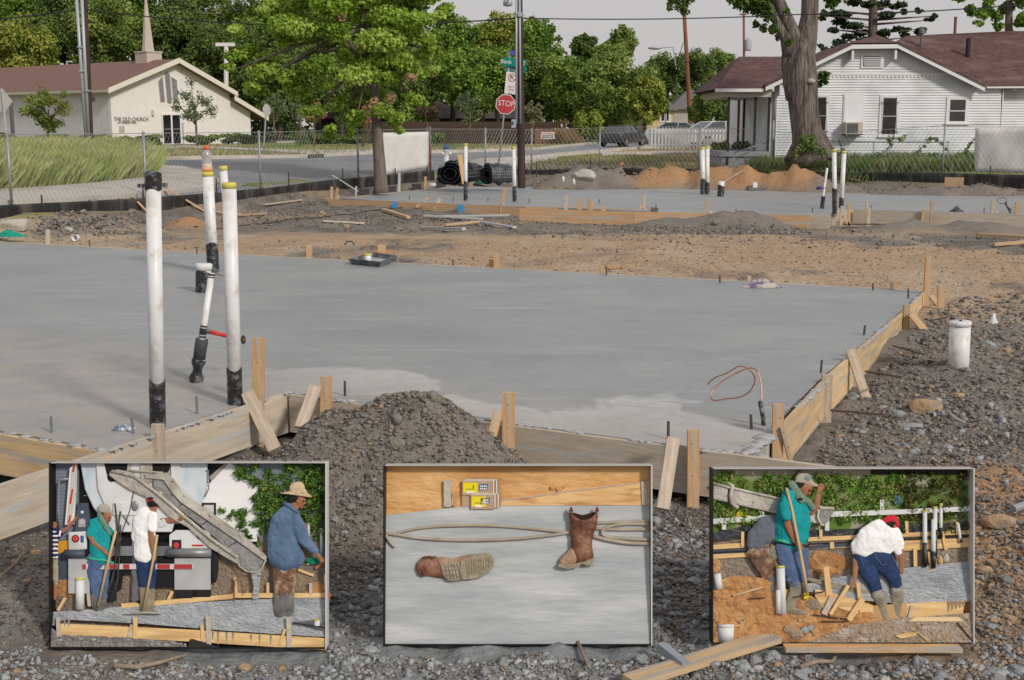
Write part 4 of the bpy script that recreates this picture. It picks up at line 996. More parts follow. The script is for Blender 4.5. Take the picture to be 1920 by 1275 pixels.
BT=[(-70,60,110,130,138,G_MID,'G_MID','tall mid green tree at the far left edge behind the church'),(35,92,78,62,122,G_YEL,'G_YEL','yellowish green tree at far left over the church roof'),(60,20,100,70,142,G_MID,'G_MID','green tree above the left end of the church roof'),
      (140,45,85,85,132,G_DARK,'G_DARK','dark green tree behind the left utility pole'),(200,70,80,75,128,G_OLV,'G_OLV','olive tree with thin bare twigs left of the church spire'),(250,20,85,75,140,G_MID,'G_MID','green tree directly behind the church spire'),
      (330,70,78,80,130,G_DARK,'G_DARK','dark green tree right of the church spire'),(385,45,85,75,138,G_OLV,'G_OLV','olive green tree above the white T shaped mast'),(430,120,80,90,124,G_DARK,'G_DARK','dark tree behind the white T shaped mast'),(345,165,90,60,126,G_DARK,'G_DARK','dark low tree behind the church gable'),
      (490,50,85,75,134,G_MID,'G_MID','mid green tree left behind the maple crown'),(520,160,80,80,120,G_DARK,'G_DARK','deep green tree above the crape myrtles'),(590,60,90,90,130,G_DARK,'G_DARK','dark tree hidden behind the maple crown'),(640,170,85,70,122,G_DARK,'G_DARK','dark tree seen below the maple leaves'),
      (700,80,90,80,132,G_MID,'G_MID','green tree behind the right part of the maple'),(775,165,60,80,118,G_OLV,'G_OLV','pale olive tree just right of the maple crown'),(845,95,75,70,122,G_MID,'G_MID','broad green tree left of the central utility pole'),(900,150,75,78,116,G_MID,'G_MID','large green tree right behind the stop sign'),(935,75,60,55,128,G_YEL,'G_MIDY','yellow green tree top above the street signs'),
      (1000,95,60,62,122,G_MID,'G_MID','green tree just right of the central utility pole'),(1010,170,55,70,112,G_DARK,'G_DARK','dark green tree behind the small pale street tree'),(1075,160,58,62,108,G_MID,'G_MID','rounded green tree left of the largest round tree'),(1150,165,80,72,104,G_OLV,'G_ROUND','large rounded tree above the parked dark sedan'),(1212,190,38,50,100,G_YEL,'G_YEL','yellow green bough hanging at the right of the rounded tree'),
      (1098,92,26,30,160,G_DARK,'G_DARK','small dark tree top against the sky right of the poles'),(1165,82,28,34,160,G_OLV,'G_OLV','feathery olive tree top against the sky above the rounded tree'),(1140,100,40,20,158,G_OLV,'G_OLV','low tree crown between the two feathery tops'),(1245,135,38,42,150,G_DARK,'G_DARK','far dark tree behind the thin brown pole'),(1300,135,48,45,155,G_DARK,'G_DARK','far dark tree between brown pole and house roof'),(1345,120,35,30,165,G_OLV,'G_OLV','far olive tree above the porch roof'),
      (1328,190,28,52,92,G_DARK,'G_CEDAR','dense dark cedar standing left of the porch'),(1425,205,30,40,90,G_DARK,'G_DARK','green bush mass seen through the porch posts'),(1310,205,22,22,96,G_MID,'G_MID','light green shrub at the foot of the brown pole')]
for i,(u,v,ru,rv,Y,pal,nm,lb) in enumerate(BT):
    n=int(6500+ru*rv*2.1);bg_tree(u,v,ru,rv,Y,pal,nm,n,100+i,label=lb,group='trees behind the street',size=.27 if Y>112 else .23)
# bushes and undergrowth
def bush(u,v,ru,rv,Y,pal,nm,n,seed,label,size=.2,cat='bush',nme='bush',group=None):
    rg=random.Random(seed);c=at_y(u,v,Y);k=mpp(Y);cl=[]
    for i in range(14):cl.append((c.x+rg.uniform(-.7,.7)*ru*k,c.y+rg.uniform(-.6,.6),c.z+rg.uniform(-.7,.6)*rv*k,ru*k*.35,.6,rv*k*.45))
    e=empty(nme,(c.x,c.y,G1(c.x,c.y)),label,cat,group)
    V,Fc,r=leaf_cloud(cl,n,size,seed,shell=.3,vr=(.25,.25));fast('foliage',V,Fc,leaf_mat(nm,pal,.25),e,rnd=r)
    trunk('stem',[(c.x,c.y,G1(c.x,c.y)-.1),(c.x,c.y,c.z)],.05,e,n=5);return e
bush(1106,228,32,24,98,G_YEL,'G_YEL',2200,1,'rounded yellowish bush left of the parked dark sedan',.24)
bush(1352,276,17,14,60,G_OLV,'G_OLV',1400,2,'low yellow green bush at the porch corner behind the chain link fence',.13)
bush(1400,274,26,10,60,G_DARK,'G_DARK',1400,3,'low clipped dark bush in front of the porch floor',.13)
bush(820,258,16,9,92,G_DARK,'G_DARK',900,4,'small dark hedge bush right of the white screen',.16)
for i,(u0,u1,v,Y,rv) in enumerate([(180,245,262,88,9),(60,175,262,86,10),(248,300,262,93,10),(350,410,261,95,10),(412,480,260,100,10),(-60,55,258,86,11),(555,640,260,100,10),(640,700,262,100,10)]):
    bush((u0+u1)/2,v,(u1-u0)/2*1.1,rv,Y,G_DARK,'G_DARK',2600,20+i,['dark hedge under the church sign lettering','dark hedge along the church side wall behind tall grass','clipped dark hedge left of the church door','clipped dark hedge right of the church door','dark hedge at the right end of the church front','dark hedge at the far left edge of the church wall','dark hedge behind the crape myrtles','dark hedge left of the maple trunk'][i],.18,'hedge','hedge')
# dark wood behind everything: reads as one mass
cl=[];rg=random.Random(5)
for i in range(90):
    u=-200+i*18;Y=rg.uniform(146,158);top=60 if u<900 else (110 if u<1060 else 180)
    for j in range(2):
        vv=rg.uniform(top,240);p=at_y(u,vv,Y);cl.append((p.x,p.y,p.z,3.2,1.5,3.0))
V,Fc,r=leaf_cloud(cl,26000,.7,9,shell=.1,vr=(.2,.2));fast('far_wood',V,Fc,leaf_mat('G_DARK',G_DARK,.25),rnd=r,kind='stuff',label='dark wood behind the houses and street trees')
# the maple in the dirt at left of centre
YM=43.0;k=mpp(YM)
mp_=empty('maple_tree',at_y(714,356,YM),'bright green young maple with spreading crown by the silt fence','tree')
TB=M('maple_bark',(.12,.10,.085),(.19,.165,.145),scale=7,stretch=(1,1,.3),rough=.95,bump=.6,bscale=18)
b=at_y(714,360,YM)
trunk('trunk',[at_y(715,362,YM),at_y(714,352,YM),at_y(713,330,YM),at_y(709,270,YM),at_y(706,215,YM),at_y(700,150,YM),at_y(690,80,YM),at_y(680,0,YM),at_y(675,-80,YM)],[17*k,13.5*k,12*k,10.5*k,9.5*k,8.5*k,6*k,4*k,2*k],mp_,TB,12)
MC=[(640,20,70),(560,60,60),(700,60,75),(775,50,60),(600,130,60),(690,150,65),(760,125,55),(650,205,42),(722,205,40),(615,245,24),(500,120,46),(455,105,34),(480,165,28),(545,155,40),(800,90,32),(730,-30,80),(560,-30,70),(640,-70,80),(790,-10,55),(585,200,28),(520,70,36),(780,190,26),(440,55,22),(430,130,22),(825,20,26),(745,235,20),(540,-80,50),(700,110,50),(655,90,60),(505,20,30),(810,130,20),(660,245,18)]
cl=[];rg=random.Random(8)
for u,v,r in MC:
    for j in range(5):
        dy=rg.uniform(-1,1)*min(r,60)*k*1.3;p=at_y(u+rg.uniform(-.5,.5)*r,v+rg.uniform(-.5,.5)*r,YM+dy);s=r*k*rg.uniform(.32,.5);cl.append((p.x,p.y,p.z,s*1.25,s*1.1,s*.62))
V,Fc,r=leaf_cloud(cl,68000,.125,81,shell=.1,vr=(.28,.2));fast('crown',V,Fc,leaf_mat('G_MAPLE',G_MAPLE,.42),mp_,rnd=r)
# dead tan leaf bunches
cl2=[(*at_y(u,v,YM-1.6)[:],.16) for u,v in ((700,190),(732,182),(690,200),(770,145),(640,30))]
V,Fc,r=leaf_cloud(cl2,260,.14,3,shell=.1);fast('dead_leaves',V,Fc,leaf_mat('dead_leaf',[(.3,.2,.1),(.42,.3,.17)],.2),mp_,rnd=r)
for i in range(16):
    q=cl[i*9 % len(cl)];z0=rg.uniform(180,40);a=at_y(702,z0,YM);trunk('limb',[a,(a+Vector(q[:3]))/2+Vector((0,0,.15)),Vector(q[:3])],[.09,.06,.025],mp_,TB,6)
# small street trees
def small_tree(u,v,ru,rv,base,Y,pal,nm,n,seed,label,size=.12,tr=.07,kind='tree',blossoms=None,multi=1):
    rg=random.Random(seed);k=mpp(Y);c=at_y(u,v,Y);bpt=at_y(base[0],base[1],Y);cl=[]
    for i in range(22):
        while 1:
            p=Vector((rg.uniform(-1,1),rg.uniform(-1,1),rg.uniform(-1,1)))
            if p.length<.9:break
        s=rg.uniform(.16,.3);cl.append((c.x+p.x*ru*k,c.y+p.y*ru*k,c.z+p.z*rv*k,ru*k*s,ru*k*s,rv*k*s))
    e=empty(kind,bpt,label,'tree')
    V,Fc,r=leaf_cloud(cl,n,size,seed,shell=.1,vr=(.25,.25));fast('crown',V,Fc,leaf_mat(nm,pal,.35),e,rnd=r)
    for q in range(multi):
        dx=rg.uniform(-.12,.12)*multi;trunk('trunk',[bpt-Vector((0,0,.1)),bpt.lerp(c,.5)+Vector((dx,0,0)),Vector((c.x+dx*2,c.y,c.z))],[tr,tr*.8,tr*.4],e)
    for i in range(9):
        q=cl[i*2];a=bpt.lerp(c,rg.uniform(.55,.95));trunk('limb',[a,(a+Vector(q[:3]))/2+Vector((0,0,.06)),Vector(q[:3])],[tr*.5,tr*.35,tr*.15],e,n=5)
    if blossoms:
        V,Fc,r=leaf_cloud([cl[j][:3]+(.3,) for j in range(0,22,3)],300,.14,seed+5,shell=.2);fast('blossoms',V,Fc,leaf_mat('blossom_'+nm,blossoms,.3),e,rnd=r)
    return e
small_tree(88,205,56,52,(88,292),66,G_OLV[1:]+[(.26,.25,.07)],'G_YOUNG',2600,1,'young yellow green tree standing in the tall grass before the church',.15,.09)
small_tree(362,192,48,44,(370,284),84,G_PALE,'G_PALE',1500,2,'slender pale green tree in front of the church door',.14,.09)
small_tree(515,203,24,28,(515,264),96,G_PALE,'G_PALE',1300,3,'slim pale street tree with its trunk behind the white octagonal sign back',.15,.09)
small_tree(562,205,20,28,(563,276),92,G_PALE,'G_PALE',900,4,'thin pale street tree next to the crape myrtle',.15,.08)
small_tree(588,212,24,24,(589,288),84,G_OLV,'G_OLV2',900,5,'crape myrtle with pink blossoms on one straight trunk',.14,.1,'crape_myrtle',[(.45,.10,.12),(.5,.16,.2)])
small_tree(678,225,22,24,(677,285),86,G_OLV,'G_OLV2',500,6,'bare stemmed crape myrtle clump left of the maple trunk',.13,.05,'crape_myrtle',[(.45,.10,.12),(.4,.2,.2)],5)
small_tree(802,208,28,24,(801,262),98,[(.10,.08,.05),(.17,.13,.09),(.22,.15,.12)],'G_RUSSET',1300,7,'russet tinged small tree above the white screen',.15,.1)
small_tree(880,200,30,30,(881,262),96,G_PALE,'G_PALE',2000,8,'silvery green small tree left of the stop sign',.15,.09)
small_tree(1001,211,25,24,(1000,262),96,[(.17,.20,.09),(.25,.27,.13),(.3,.31,.17)],'G_PALEY',1600,9,'pale yellow green small tree right of the stop sign',.15,.09)
# the old big tree before the white house
YB_=51.0;k=mpp(YB_);bt=empty('cottonwood_tree',at_y(1520,300,YB_),'huge old forked tree trunk in front of the white house','tree')
BB=M('old_bark',(.085,.072,.064),(.27,.235,.205),scale=6,stretch=(2.2,2.2,.22),rough=.95,bump=1.0,bscale=7,c4=(.06,.052,.047),s2=2.5)
for n_ in BB.node_tree.nodes:
    if n_.type == 'BUMP':n_.inputs['Distance'].default_value=.16
T=lambda*ps:[at_y(u,v,YB_) for u,v in ps]
trunk('trunk',T((1524,300),(1522,288),(1517,272),(1513,250),(1508,215),(1505,180),(1502,150),(1499,120),(1503,95),(1512,70),(1518,30),(1520,-40),(1522,-120)),[x*k for x in (52,42,33,28,27,28,31,30,26,20,16,15,13)],bt,BB,18)
trunk('limb',T((1503,118),(1496,85),(1484,55),(1470,25),(1455,-10),(1440,-60)),[x*k for x in (22,18,13,12,11,9)],bt,BB,14)
trunk('limb',T((1484,100),(1474,70),(1458,45),(1444,15),(1436,-20),(1425,-70)),[x*k for x in (18,12,8.5,7.5,7,5)],bt,BB,12)
trunk('limb',T((1489,185),(1483,155),(1477,120),(1474,102)),[x*k for x in (16,15,12,9)],bt,BB,12)
MB().ball(at_y(1521,152,YB_-.65),(8*k,.15,5*k),10,8).build('knot',M('cut_wood',(.42,.37,.31),rough=.9),bt,smooth=2)
for dx,dz_ in ((-40,0),(38,3),(-20,-1)):
    trunk('root',T((1522+dx*.3,250),(1522+dx*.75,280),(1522+dx,294),(1522+dx*1.25,302)),[14*k,12*k,9*k,4*k],bt,BB,10)
cl=[(*at_y(u,v,YB_-rg.uniform(-.4,.8))[:],r*k) for u,v,r in ((1388,5,14),(1405,12,14),(1425,18,14),(1440,28,12),(1415,-5,20),(1375,-5,12),(1450,55,9),(1432,52,8),(1418,45,7),(1462,68,8),(1478,80,8),(1440,5,10),(1475,20,6),(1545,150,9),(1538,140,8),(1550,138,6),(1536,158,6),(1560,5,12),(1580,-10,14),(1555,-10,14),(1545,25,6),(1500,-15,10))]
V,Fc,r=leaf_cloud(cl,3600,.15,31,shell=.1,vr=(.2,.25));fast('foliage',V,Fc,leaf_mat('G_MAPLE2',[(.05,.09,.015),(.09,.16,.025),(.14,.22,.04)],.35),bt,rnd=r)
cl=[(*at_y(u,v,YB_-.9)[:],r*k) for u,v,r in ((1510,262,13),(1520,275,12),(1500,278,9),(1525,258,8),(1540,285,10),(1490,290,8))]
V,Fc,r=leaf_cloud(cl,800,.10,32,shell=.05);tag(fast('vine',V,Fc,leaf_mat('G_YEL2',[(.10,.16,.04),(.2,.28,.08)],.3),rnd=r),'light green vine climbing the foot of the huge old tree','vine')
# conifer behind the house
YC=66.0;k=mpp(YC);cd_=empty('cedar_tree',at_y(1635,240,YC),'dark spreading cedar rising behind the white house roof','tree')
trunk('trunk',[at_y(1636,240,YC),at_y(1636,90,YC),at_y(1637,20,YC),at_y(1638,-60,YC)],[.3,.28,.22,.1],cd_)
cl=[]
for u,v,r in ((1570,20,22),(1590,45,26),(1615,70,24),(1580,75,22),(1555,55,16),(1600,0,26),(1640,5,26),(1670,30,22),(1690,55,16),(1720,55,16),(1742,38,11),(1700,70,14),(1650,65,22),(1660,88,16),(1560,95,14),(1540,90,12),(1680,10,18),(1620,95,20),(1752,30,7),(1725,20,8),(1698,22,8),(1545,30,14),(1600,-40,30),(1660,-40,25)):
    for j in range(3):
        p=at_y(u+rg.uniform(-.6,.6)*r,v+rg.uniform(-.4,.4)*r,YC+rg.uniform(-1,1));cl.append((p.x,p.y,p.z,r*k*.62,r*k*.5,r*k*.26))
    p=at_y(u,v,YC);trunk('limb',[at_y(1637,v+8,YC),(at_y(1637,v+8,YC)+p)/2,p],[.07,.05,.02],cd_,n=5)
V,Fc,r=leaf_cloud(cl,9000,.17,41,shell=.05,vr=(.2,.2));fast('crown',V,Fc,leaf_mat('G_CEDAR2',[(.015,.03,.012),(.03,.055,.02),(.05,.085,.03)],.15),cd_,rnd=r)
YC=70;k=mpp(YC);e=empty('oak_tree',at_y(1870,240,YC),'leafy tree hanging over the right end of the house roof','tree');cl=[]
for u,v,r in ((1800,2,14),(1825,18,18),(1850,30,20),(1880,20,24),(1910,35,24),(1850,-5,24),(1900,-10,30),(1835,45,12),(1870,52,12),(1895,62,10),(1935,10,30),(1790,-8,12)):
    for j in range(3):p=at_y(u+rg.uniform(-.6,.6)*r,v+rg.uniform(-.5,.5)*r,YC+rg.uniform(-1,1));cl.append((p.x,p.y,p.z,r*k*.5,r*k*.5,r*k*.4))
V,Fc,r=leaf_cloud(cl,6000,.19,42,shell=.1,vr=(.2,.25));fast('crown',V,Fc,leaf_mat('G_MID',G_MID,.25),e,rnd=r);trunk('trunk',[at_y(1890,240,YC),at_y(1892,0,YC)],[.3,.2],e)
YC=64;e=empty('tree_branch',at_y(1262,5,YC),'leafy branch tip hanging at the top edge above the brown pole','branch');cl=[(*at_y(u,v,YC)[:],r*mpp(YC)) for u,v,r in ((1262,0,12),(1275,10,12),(1285,20,9),(1255,15,7),(1290,-5,14),(1268,-20,20),(1300,-15,12))]
V,Fc,r=leaf_cloud(cl,1300,.16,43,shell=.1);fast('foliage',V,Fc,leaf_mat('G_DARK',G_DARK,.25),e,rnd=r);trunk('twig',[at_y(1300,-60,YC),at_y(1285,-10,YC),at_y(1278,12,YC)],[.05,.04,.02],e,n=5)
# ================================================================== CHAIN LINK FENCE AND SILT FENCE
GALV=M('fence_galvanised',(.26,.28,.30),(.34,.36,.38),scale=8,rough=.5,metal=.4)
WIRE=M('fence_wire',(.33,.34,.36),rough=.5,metal=.3)
def fpt(u,Y):x=(u-960)/F*Y/CQ;return Vector((x,Y,G1(x,Y)))
posts=[(-330,23.5),(-90,26.6),(12,29),(268,34),(485,40),(670,45),(800,50),(910,54),(997,56),(1125,56),(1312,54),(1530,51),(1772,48),(2050,45.5)]
tops={268:250,485:248,670:244,800:242,910:242,997:243,1125:240,1312:236,1530:252,1772:235,2050:231,12:252,-90:250,-330:246}
def chain(name,pts,hts,label,pitch=.17,wr=.0032,rail=True,postr=.038,matp=None,sag=True):
    e=empty(name,pts[0],label,'fence')
    for p,h in zip(pts,hts):
        o=MB().tube([p-Vector((0,0,.1)),p+Vector((0,0,h+.03))],postr,8).build('fence_post',GALV,e,smooth=2);MB().ball(p+Vector((0,0,h+.03)),(postr*1.15,postr*1.15,postr*.9),8,4).build('post_cap',GALV,o)
    for i in range(len(pts)-1):
        a,b=pts[i],pts[i+1];ha,hb=hts[i],hts[i+1];L=(b-a).length;n=int(L/pitch);m=MB();d=(b-a)/L
        hh=(ha+hb)/2-.04;side=Vector((-d.y,d.x,0)).normalized()*.006
        def P(s,t):
            s=min(max(s,0),L);q=a.lerp(b,s/L);q=Vector((q.x,q.y,(a.z+ha)*(1-s/L)+(b.z+hb)*(s/L)-hh+t));return q
        run=hh*.62
        for dirn in (1,-1):
            for j in range(-int(run/pitch)-1,n+int(run/pitch)+2):
                s0=j*pitch;s1=s0+run*dirn
                t0,t1=0.02,hh
                # clip to the panel
                x0,x1=s0,s1
                if dirn == 1 and (x1<0 or x0>L):continue
                if dirn == -1 and (x0<0 or x1>L):continue
                def clip(x,xa,xb,ta,tb):return ta+(x-xa)/(xb-xa)*(tb-ta)
                A=(x0,t0);B=(x1,t1)
                if A[0]<0:A=(0,clip(0,x0,x1,t0,t1))
                if A[0]>L:A=(L,clip(L,x0,x1,t0,t1))
                if B[0]<0:B=(0,clip(0,x0,x1,t0,t1))
                if B[0]>L:B=(L,clip(L,x0,x1,t0,t1))
                off=side*dirn
                m.tube([P(*A)+off,P(*B)+off],wr,3,cap=False)
        o=m.build('wire_mesh',WIRE,e);o['kind']='stuff'
        if rail:
            MB().tube([Vector((a.x,a.y,a.z+ha)),Vector((b.x,b.y,b.z+hb))],.010,5).build('tension_wire',WIRE,e)
    return e
def htop(u,v,Y,z):return at_y(u,v,Y).z-z
PL=[fpt(u,Y) for u,Y in posts];HL=[max(.8,htop(u,tops[u],Y,p.z)) for (u,Y),p in zip(posts,PL)]
chain('chain_link_fence',PL[:7],HL[:7],'galvanised chain link fence between the dirt and the street on the left')
chain('chain_link_fence',PL[6:],HL[6:],'galvanised chain link fence along the back of the site before the white house',pitch=.2,wr=.004)
# red rusty post beside the white screen
p=fpt(806,50.2);tag(MB().tube([p-Vector((0,0,.1)),at_y(806,237,50.2)],.05,8).build('marker_post',M('red_rust_post',(.23,.05,.045),(.16,.15,.16),scale=1.2,rough=.8),smooth=2),'dull red steel post at the right edge of the white screen','post')
# low yard fence in front of the porch (gate part)
yp=[(1380,57),(1452,57)]
g1=[fpt(1378,53),fpt(1452,56),fpt(1640,53.6),fpt(1780,52)]
chain('yard_fence',g1,[.95,1.05,1.0,1.0],'low chain link yard fence close to the white house',pitch=.16,wr=.0045,postr=.03)
MB_=MB().tube([g1[0]+Vector((0,0,.98)),g1[1]+Vector((0,0,1.08)),g1[2]+Vector((0,0,1.02)),g1[3]+Vector((0,0,1.02))],.022,6)
tag(MB_.build('top_rail',GALV,[o for o in COL.objects if o.name.startswith('yard_fence')][0]),None)
# silt fence: black cloth ribbon with stakes
SILT=M('silt_cloth',(.012,.012,.014),(.035,.034,.033),scale=3,stretch=(3,3,.4),rough=.55,bump=.5,bscale=12,spec=.35,c4=(.09,.082,.072),s2=.7)
def silt(name,pts,h,label,stakes):
    e=empty(name,pts[0],label,'silt fence');Q=[]
    for a,b in zip(pts[:-1],pts[1:]):
        n=max(1,int((b-a).length/.35));Q += [a.lerp(b,i/n) for i in range(n)]
    Q.append(pts[-1]);V=[];Fs=[];rows=6
    for i,q in enumerate(Q):
        d=(Q[min(i+1,len(Q)-1)]-Q[max(i-1,0)]);nn=Vector((-d.y,d.x,0)).normalized()
        gz=G1(q.x,q.y)
        uq=960+q.x*CQ*F/q.y;hh=at_y(uq,float(np.interp(uq,[-330,-90,12,268,485,670,800,905,1125,1312,1530,1772,2050],[392,388,384,372,352.5,332,320,318,315,316,321,324,330])),q.y).z-gz;hh=max(.12,hh)
        for r in range(rows):
            t=r/(rows-1);w=.10*(float(vnoise(i*.31+t*1.5,t*2.,5))-.5)*(1-.5*t)+.16*(float(vnoise(i*.11,1.5,8))-.5)
            V.append(Vector((q.x,q.y,gz-.12+t*(hh+.12)+(.07*(float(vnoise(i*.23,.5,9))-.5) if r == rows-1 else 0)))+nn*w)
    for i in range(len(Q)-1):
        for r in range(rows-1):
            k=i*rows+r;Fs.append((k,k+rows,k+rows+1,k+1))
    m=MB();m.add(V,Fs);o=m.build('cloth',SILT,e,smooth=True);s=o.modifiers.new('s','SOLIDIFY');s.thickness=.008
    for (u,Y,vt) in stakes:
        q=fpt(u,Y);top=at_y(u,vt,Y);MB().tube([q-Vector((0,.05,.1)),Vector((q.x,q.y-.05,top.z))],.022,5).build('stake',M('silt_stake',(.05,.045,.05),rough=.7),e)
    return e
def inset(pts,off):   # move the line a little towards the site
    out=[]
    for i,q in enumerate(pts):
        d=(pts[min(i+1,len(pts)-1)]-pts[max(i-1,0)]);nn=Vector((d.y,-d.x,0)).normalized()*off;out.append(q+nn)
    return out
SL=inset([fpt(u,Y) for u,Y in [(-330,23.5),(-90,26.6),(12,29),(268,34),(485,40),(670,45),(800,50)]],.35)
silt('silt_fence',SL,(.62,.55),'sagging black silt fence along the left edge of the dirt',[(71,30.2,365),(263,33.6,346),(539,41.2,323),(402,37.5,334),(641,44,315),(740,47.3,315),(-60,27,375)])
SR=inset([fpt(u,Y) for u,Y in [(905,54),(997,56),(1125,56),(1312,54),(1530,51),(1772,48),(2050,45.5)]],.3)
silt('silt_fence',SR,(.28,.5),'black silt fence across the back of the site below the lawn',[(1006,55.6,305),(1108,55.6,294),(1188,55.2,303),(1282,54,305),(1358,53.2,305),(1861,46.8,310),(1712,48.3,313)])
# white screens hung on the fence
SCR=M('screen_fabric',(.62,.62,.61),(.70,.70,.69),scale=2,rough=.85,bump=.1,bscale=3)
def screen(u0,Y0,u1,Y1,vt0,vt1,vb0,vb1,label,dy=-.12):
    n,r=18,8;V=[];Fs=[]
    for i in range(n+1):
        t=i/n;u=u0+(u1-u0)*t;Y=Y0+(Y1-Y0)*t+dy;a=at_y(u,vb0+(vb1-vb0)*t,Y);b=at_y(u,vt0+(vt1-vt0)*t,Y)
        for j in range(r+1):
            p=a.lerp(b,j/r);p.y += .035*math.sin(i*.7+j*.5)+.02*math.sin(i*1.9-j);V.append(p)
    for i in range(n):
        for j in range(r):
            k=i*(r+1)+j;Fs.append((k,k+r+1,k+r+2,k+1))
    m=MB();m.add(V,Fs);o=m.build('privacy_screen',SCR,smooth=True);s=o.modifiers.new('s','SOLIDIFY');s.thickness=.006;return tag(o,label,'screen',None)
screen(716,46.6,804,49.9,249,247,331,314,'white fabric screen hung on the fence right of the maple trunk')
screen(1828,47.6,2010,46.0,240,237,323,326,'white fabric screen hung on the fence at the far right edge',dy=.12)
# ================================================================== POLES, WIRES, SIGNS
POLE=M('pole_dark_wood',(.035,.026,.024),(.075,.05,.042),scale=4,stretch=(1,1,.1),rough=.9,bump=.4)
POLEB=M('pole_brown_wood',(.17,.07,.045),(.24,.11,.07),scale=4,stretch=(1,1,.1),rough=.9)
CON=M('conduit_grey',(.38,.41,.45),rough=.4,metal=.2)
def pole(base,top,r0,r1,mat,e,name='pole'):return MB().tube([base-Vector((0,0,.2)),base,base.lerp(top,.5),top],[r0,r0,(r0+r1)/2,r1],14).build(name,mat,e,smooth=2)
Y1=50.0
b=at_y(979,347,Y1-2);up_=empty('utility_pole',b,'dark wooden utility pole with two white conduits in front of the stop sign','utility pole')
pole(at_y(978,350,48),at_y(972.5,-60,48),7.5*mpp(48),6*mpp(48),POLE,up_)
for ub,ut,vb,r in ((968.3,968.3,232,2.0),(976.0,973.8,232,1.8)):
    MB().tube([at_y(ub,vb,47.75),at_y(ut,-60,47.75)],r*mpp(48),8).build('conduit',CON,up_,smooth=2)
bx_=MB().box(at_y(963,232,47.7),(.17,.14,.32)).build('meter_box',CON,up_,bevel=.015);MB().box(at_y(961.5,231,47.62),(.07,.02,.12)).build('meter_glass',M('meter_glass',(.03,.06,.06),rough=.2),bx_)
MB().box(at_y(974.5,27,47.7),(.16,.1,.18)).build('weather_head',CON,up_,bevel=.02)
pl=empty('utility_pole',at_y(168,276,62),'dark leaning utility pole with two white conduits in front of the church','utility pole')
pole(at_y(170,276,62),at_y(156.5,-50,62),6.0*mpp(62),5.2*mpp(62),POLE,pl)
for a,c in ((163.5,143.3),(168,154)):
    MB().tube([at_y(a-1,276,61.7),at_y(c-3,-50,61.7)],3.1*mpp(62),10).build('conduit',CON,pl,smooth=2)
for v,u in ((133,153),(170,165),(88,150)):MB().box(at_y(u,v,61.6),(.25,.1,.07)).build('strap',CON,pl)
p3_=empty('utility_pole',at_y(1294,240,100),'tall thin brown utility pole before the grey roofed house','utility pole');pole(at_y(1295,242,100),at_y(1280,-30,100),4.3*mpp(100),3.3*mpp(100),POLEB,p3_)
p4_=empty('utility_pole',at_y(1395,150,112),'short looking brown utility pole with grey transformer behind the porch roof','utility pole');pole(at_y(1396,200,112),at_y(1394.5,28,112),2.6*mpp(112),2.1*mpp(112),POLEB,p4_)
MB().lathe(at_y(1402,95,112),[(.0,0),(.3,.0),(.32,.1),(.32,.85),(.3,.92),(.12,1.0),(.1,1.15)],12).build('transformer',M('transformer_grey',(.36,.40,.44),rough=.5),p4_,smooth=2)
MB().box(at_y(1393,27,112),(.6,.12,.12)).build('cross_arm',POLEB,p4_)
WB=M('black_cable',(.03,.03,.035),rough=.6)
def wire(pts,r,label,sag=.0):
    P=[at_y(*p) for p in pts];Q=[]
    for a,b in zip(P[:-1],P[1:]):
        for i in range(14):
            t=i/14;q=a.lerp(b,t);q.z -= sag*4*t*(1-t);Q.append(q)
    Q.append(P[-1]);return tag(MB().tube(Q,r,5).build('power_line',WB,None,Matrix.Translation(P[0])),label,'cable')
wire([(-30,40,66),(160,17,62)],.035,'overhead cable from the left edge to the leaning pole');wire([(160,17,62),(975,34,48)],.028,'overhead cable passing behind the maple between the two dark poles',.5)
wire([(975,34,48),(1500,27,47),(1960,5,44)],.022,'overhead cable from the central pole over the white house',.1)
wire([(1281,80,100),(1250,185,104)],.03,'thin guy wire left of the brown pole');wire([(1284,115,100),(1365,133,96)],.03,'service wire from the brown pole toward the porch roof')
# street lamp head
sl_=empty('street_lamp',at_y(1250,92,130),'small grey street lamp head against the sky right of the round tree','street lamp');MB().ball(at_y(1228,90,130),(.75,.25,.18),12,6).build('lamp_head',CON,sl_,smooth=2);MB().tube([at_y(1235,90,130),at_y(1262,88,130),at_y(1268,130,130)],.06,6).build('arm',CON,sl_)
sl2=empty('street_lamp',at_y(952,4,54),'grey lamp head hanging left of the central pole top','street lamp');MB().lathe(at_y(952,12,54),[(.12,0),(.2,.04),(.2,.2),(.12,.34),(.05,.36)],12).build('lamp_head',CON,sl2,smooth=2);MB().tube([at_y(952,4,54),at_y(956,-6,51),at_y(970,-8,48.3)],.03,6).build('arm',CON,sl2)
# stop sign assembly, leaning
YS=57.0;k=mpp(YS)
RED=M('stop_red',(.42,.035,.045),(.48,.06,.07),scale=8,rough=.5);WSG=M('sign_white',(.68,.68,.68),rough=.5);GRN=M('sign_green',(.0,.20,.17),rough=.5)
ss_=empty('stop_sign',at_y(937,312,YS),'leaning red stop sign with green street names half hidden by the dark pole','stop sign')
MB().tube([at_y(934,318,YS),at_y(957,96,YS)],.042,8).build('sign_post',M('sign_post_galv',(.36,.40,.43),rough=.5,metal=.3),ss_,smooth=2)
tilt=math.atan2(23,222);RF=Matrix.Rotation(math.pi/2-TH*.0,4,'X')
def sgn(u,v,dy):return Matrix.Translation(at_y(u,v,YS+dy)) @ Matrix.Rotation(tilt,4,'Y') @ Matrix.Rotation(math.pi/2,4,'X')
def ngon(r,n,z0,z1,rot=0):
    m=MB();m.prism([Vector((r*math.cos(2*math.pi*i/n+rot),r*math.sin(2*math.pi*i/n+rot),z0)) for i in range(n)],(0,0,z1-z0));return m
R8=19.5*k
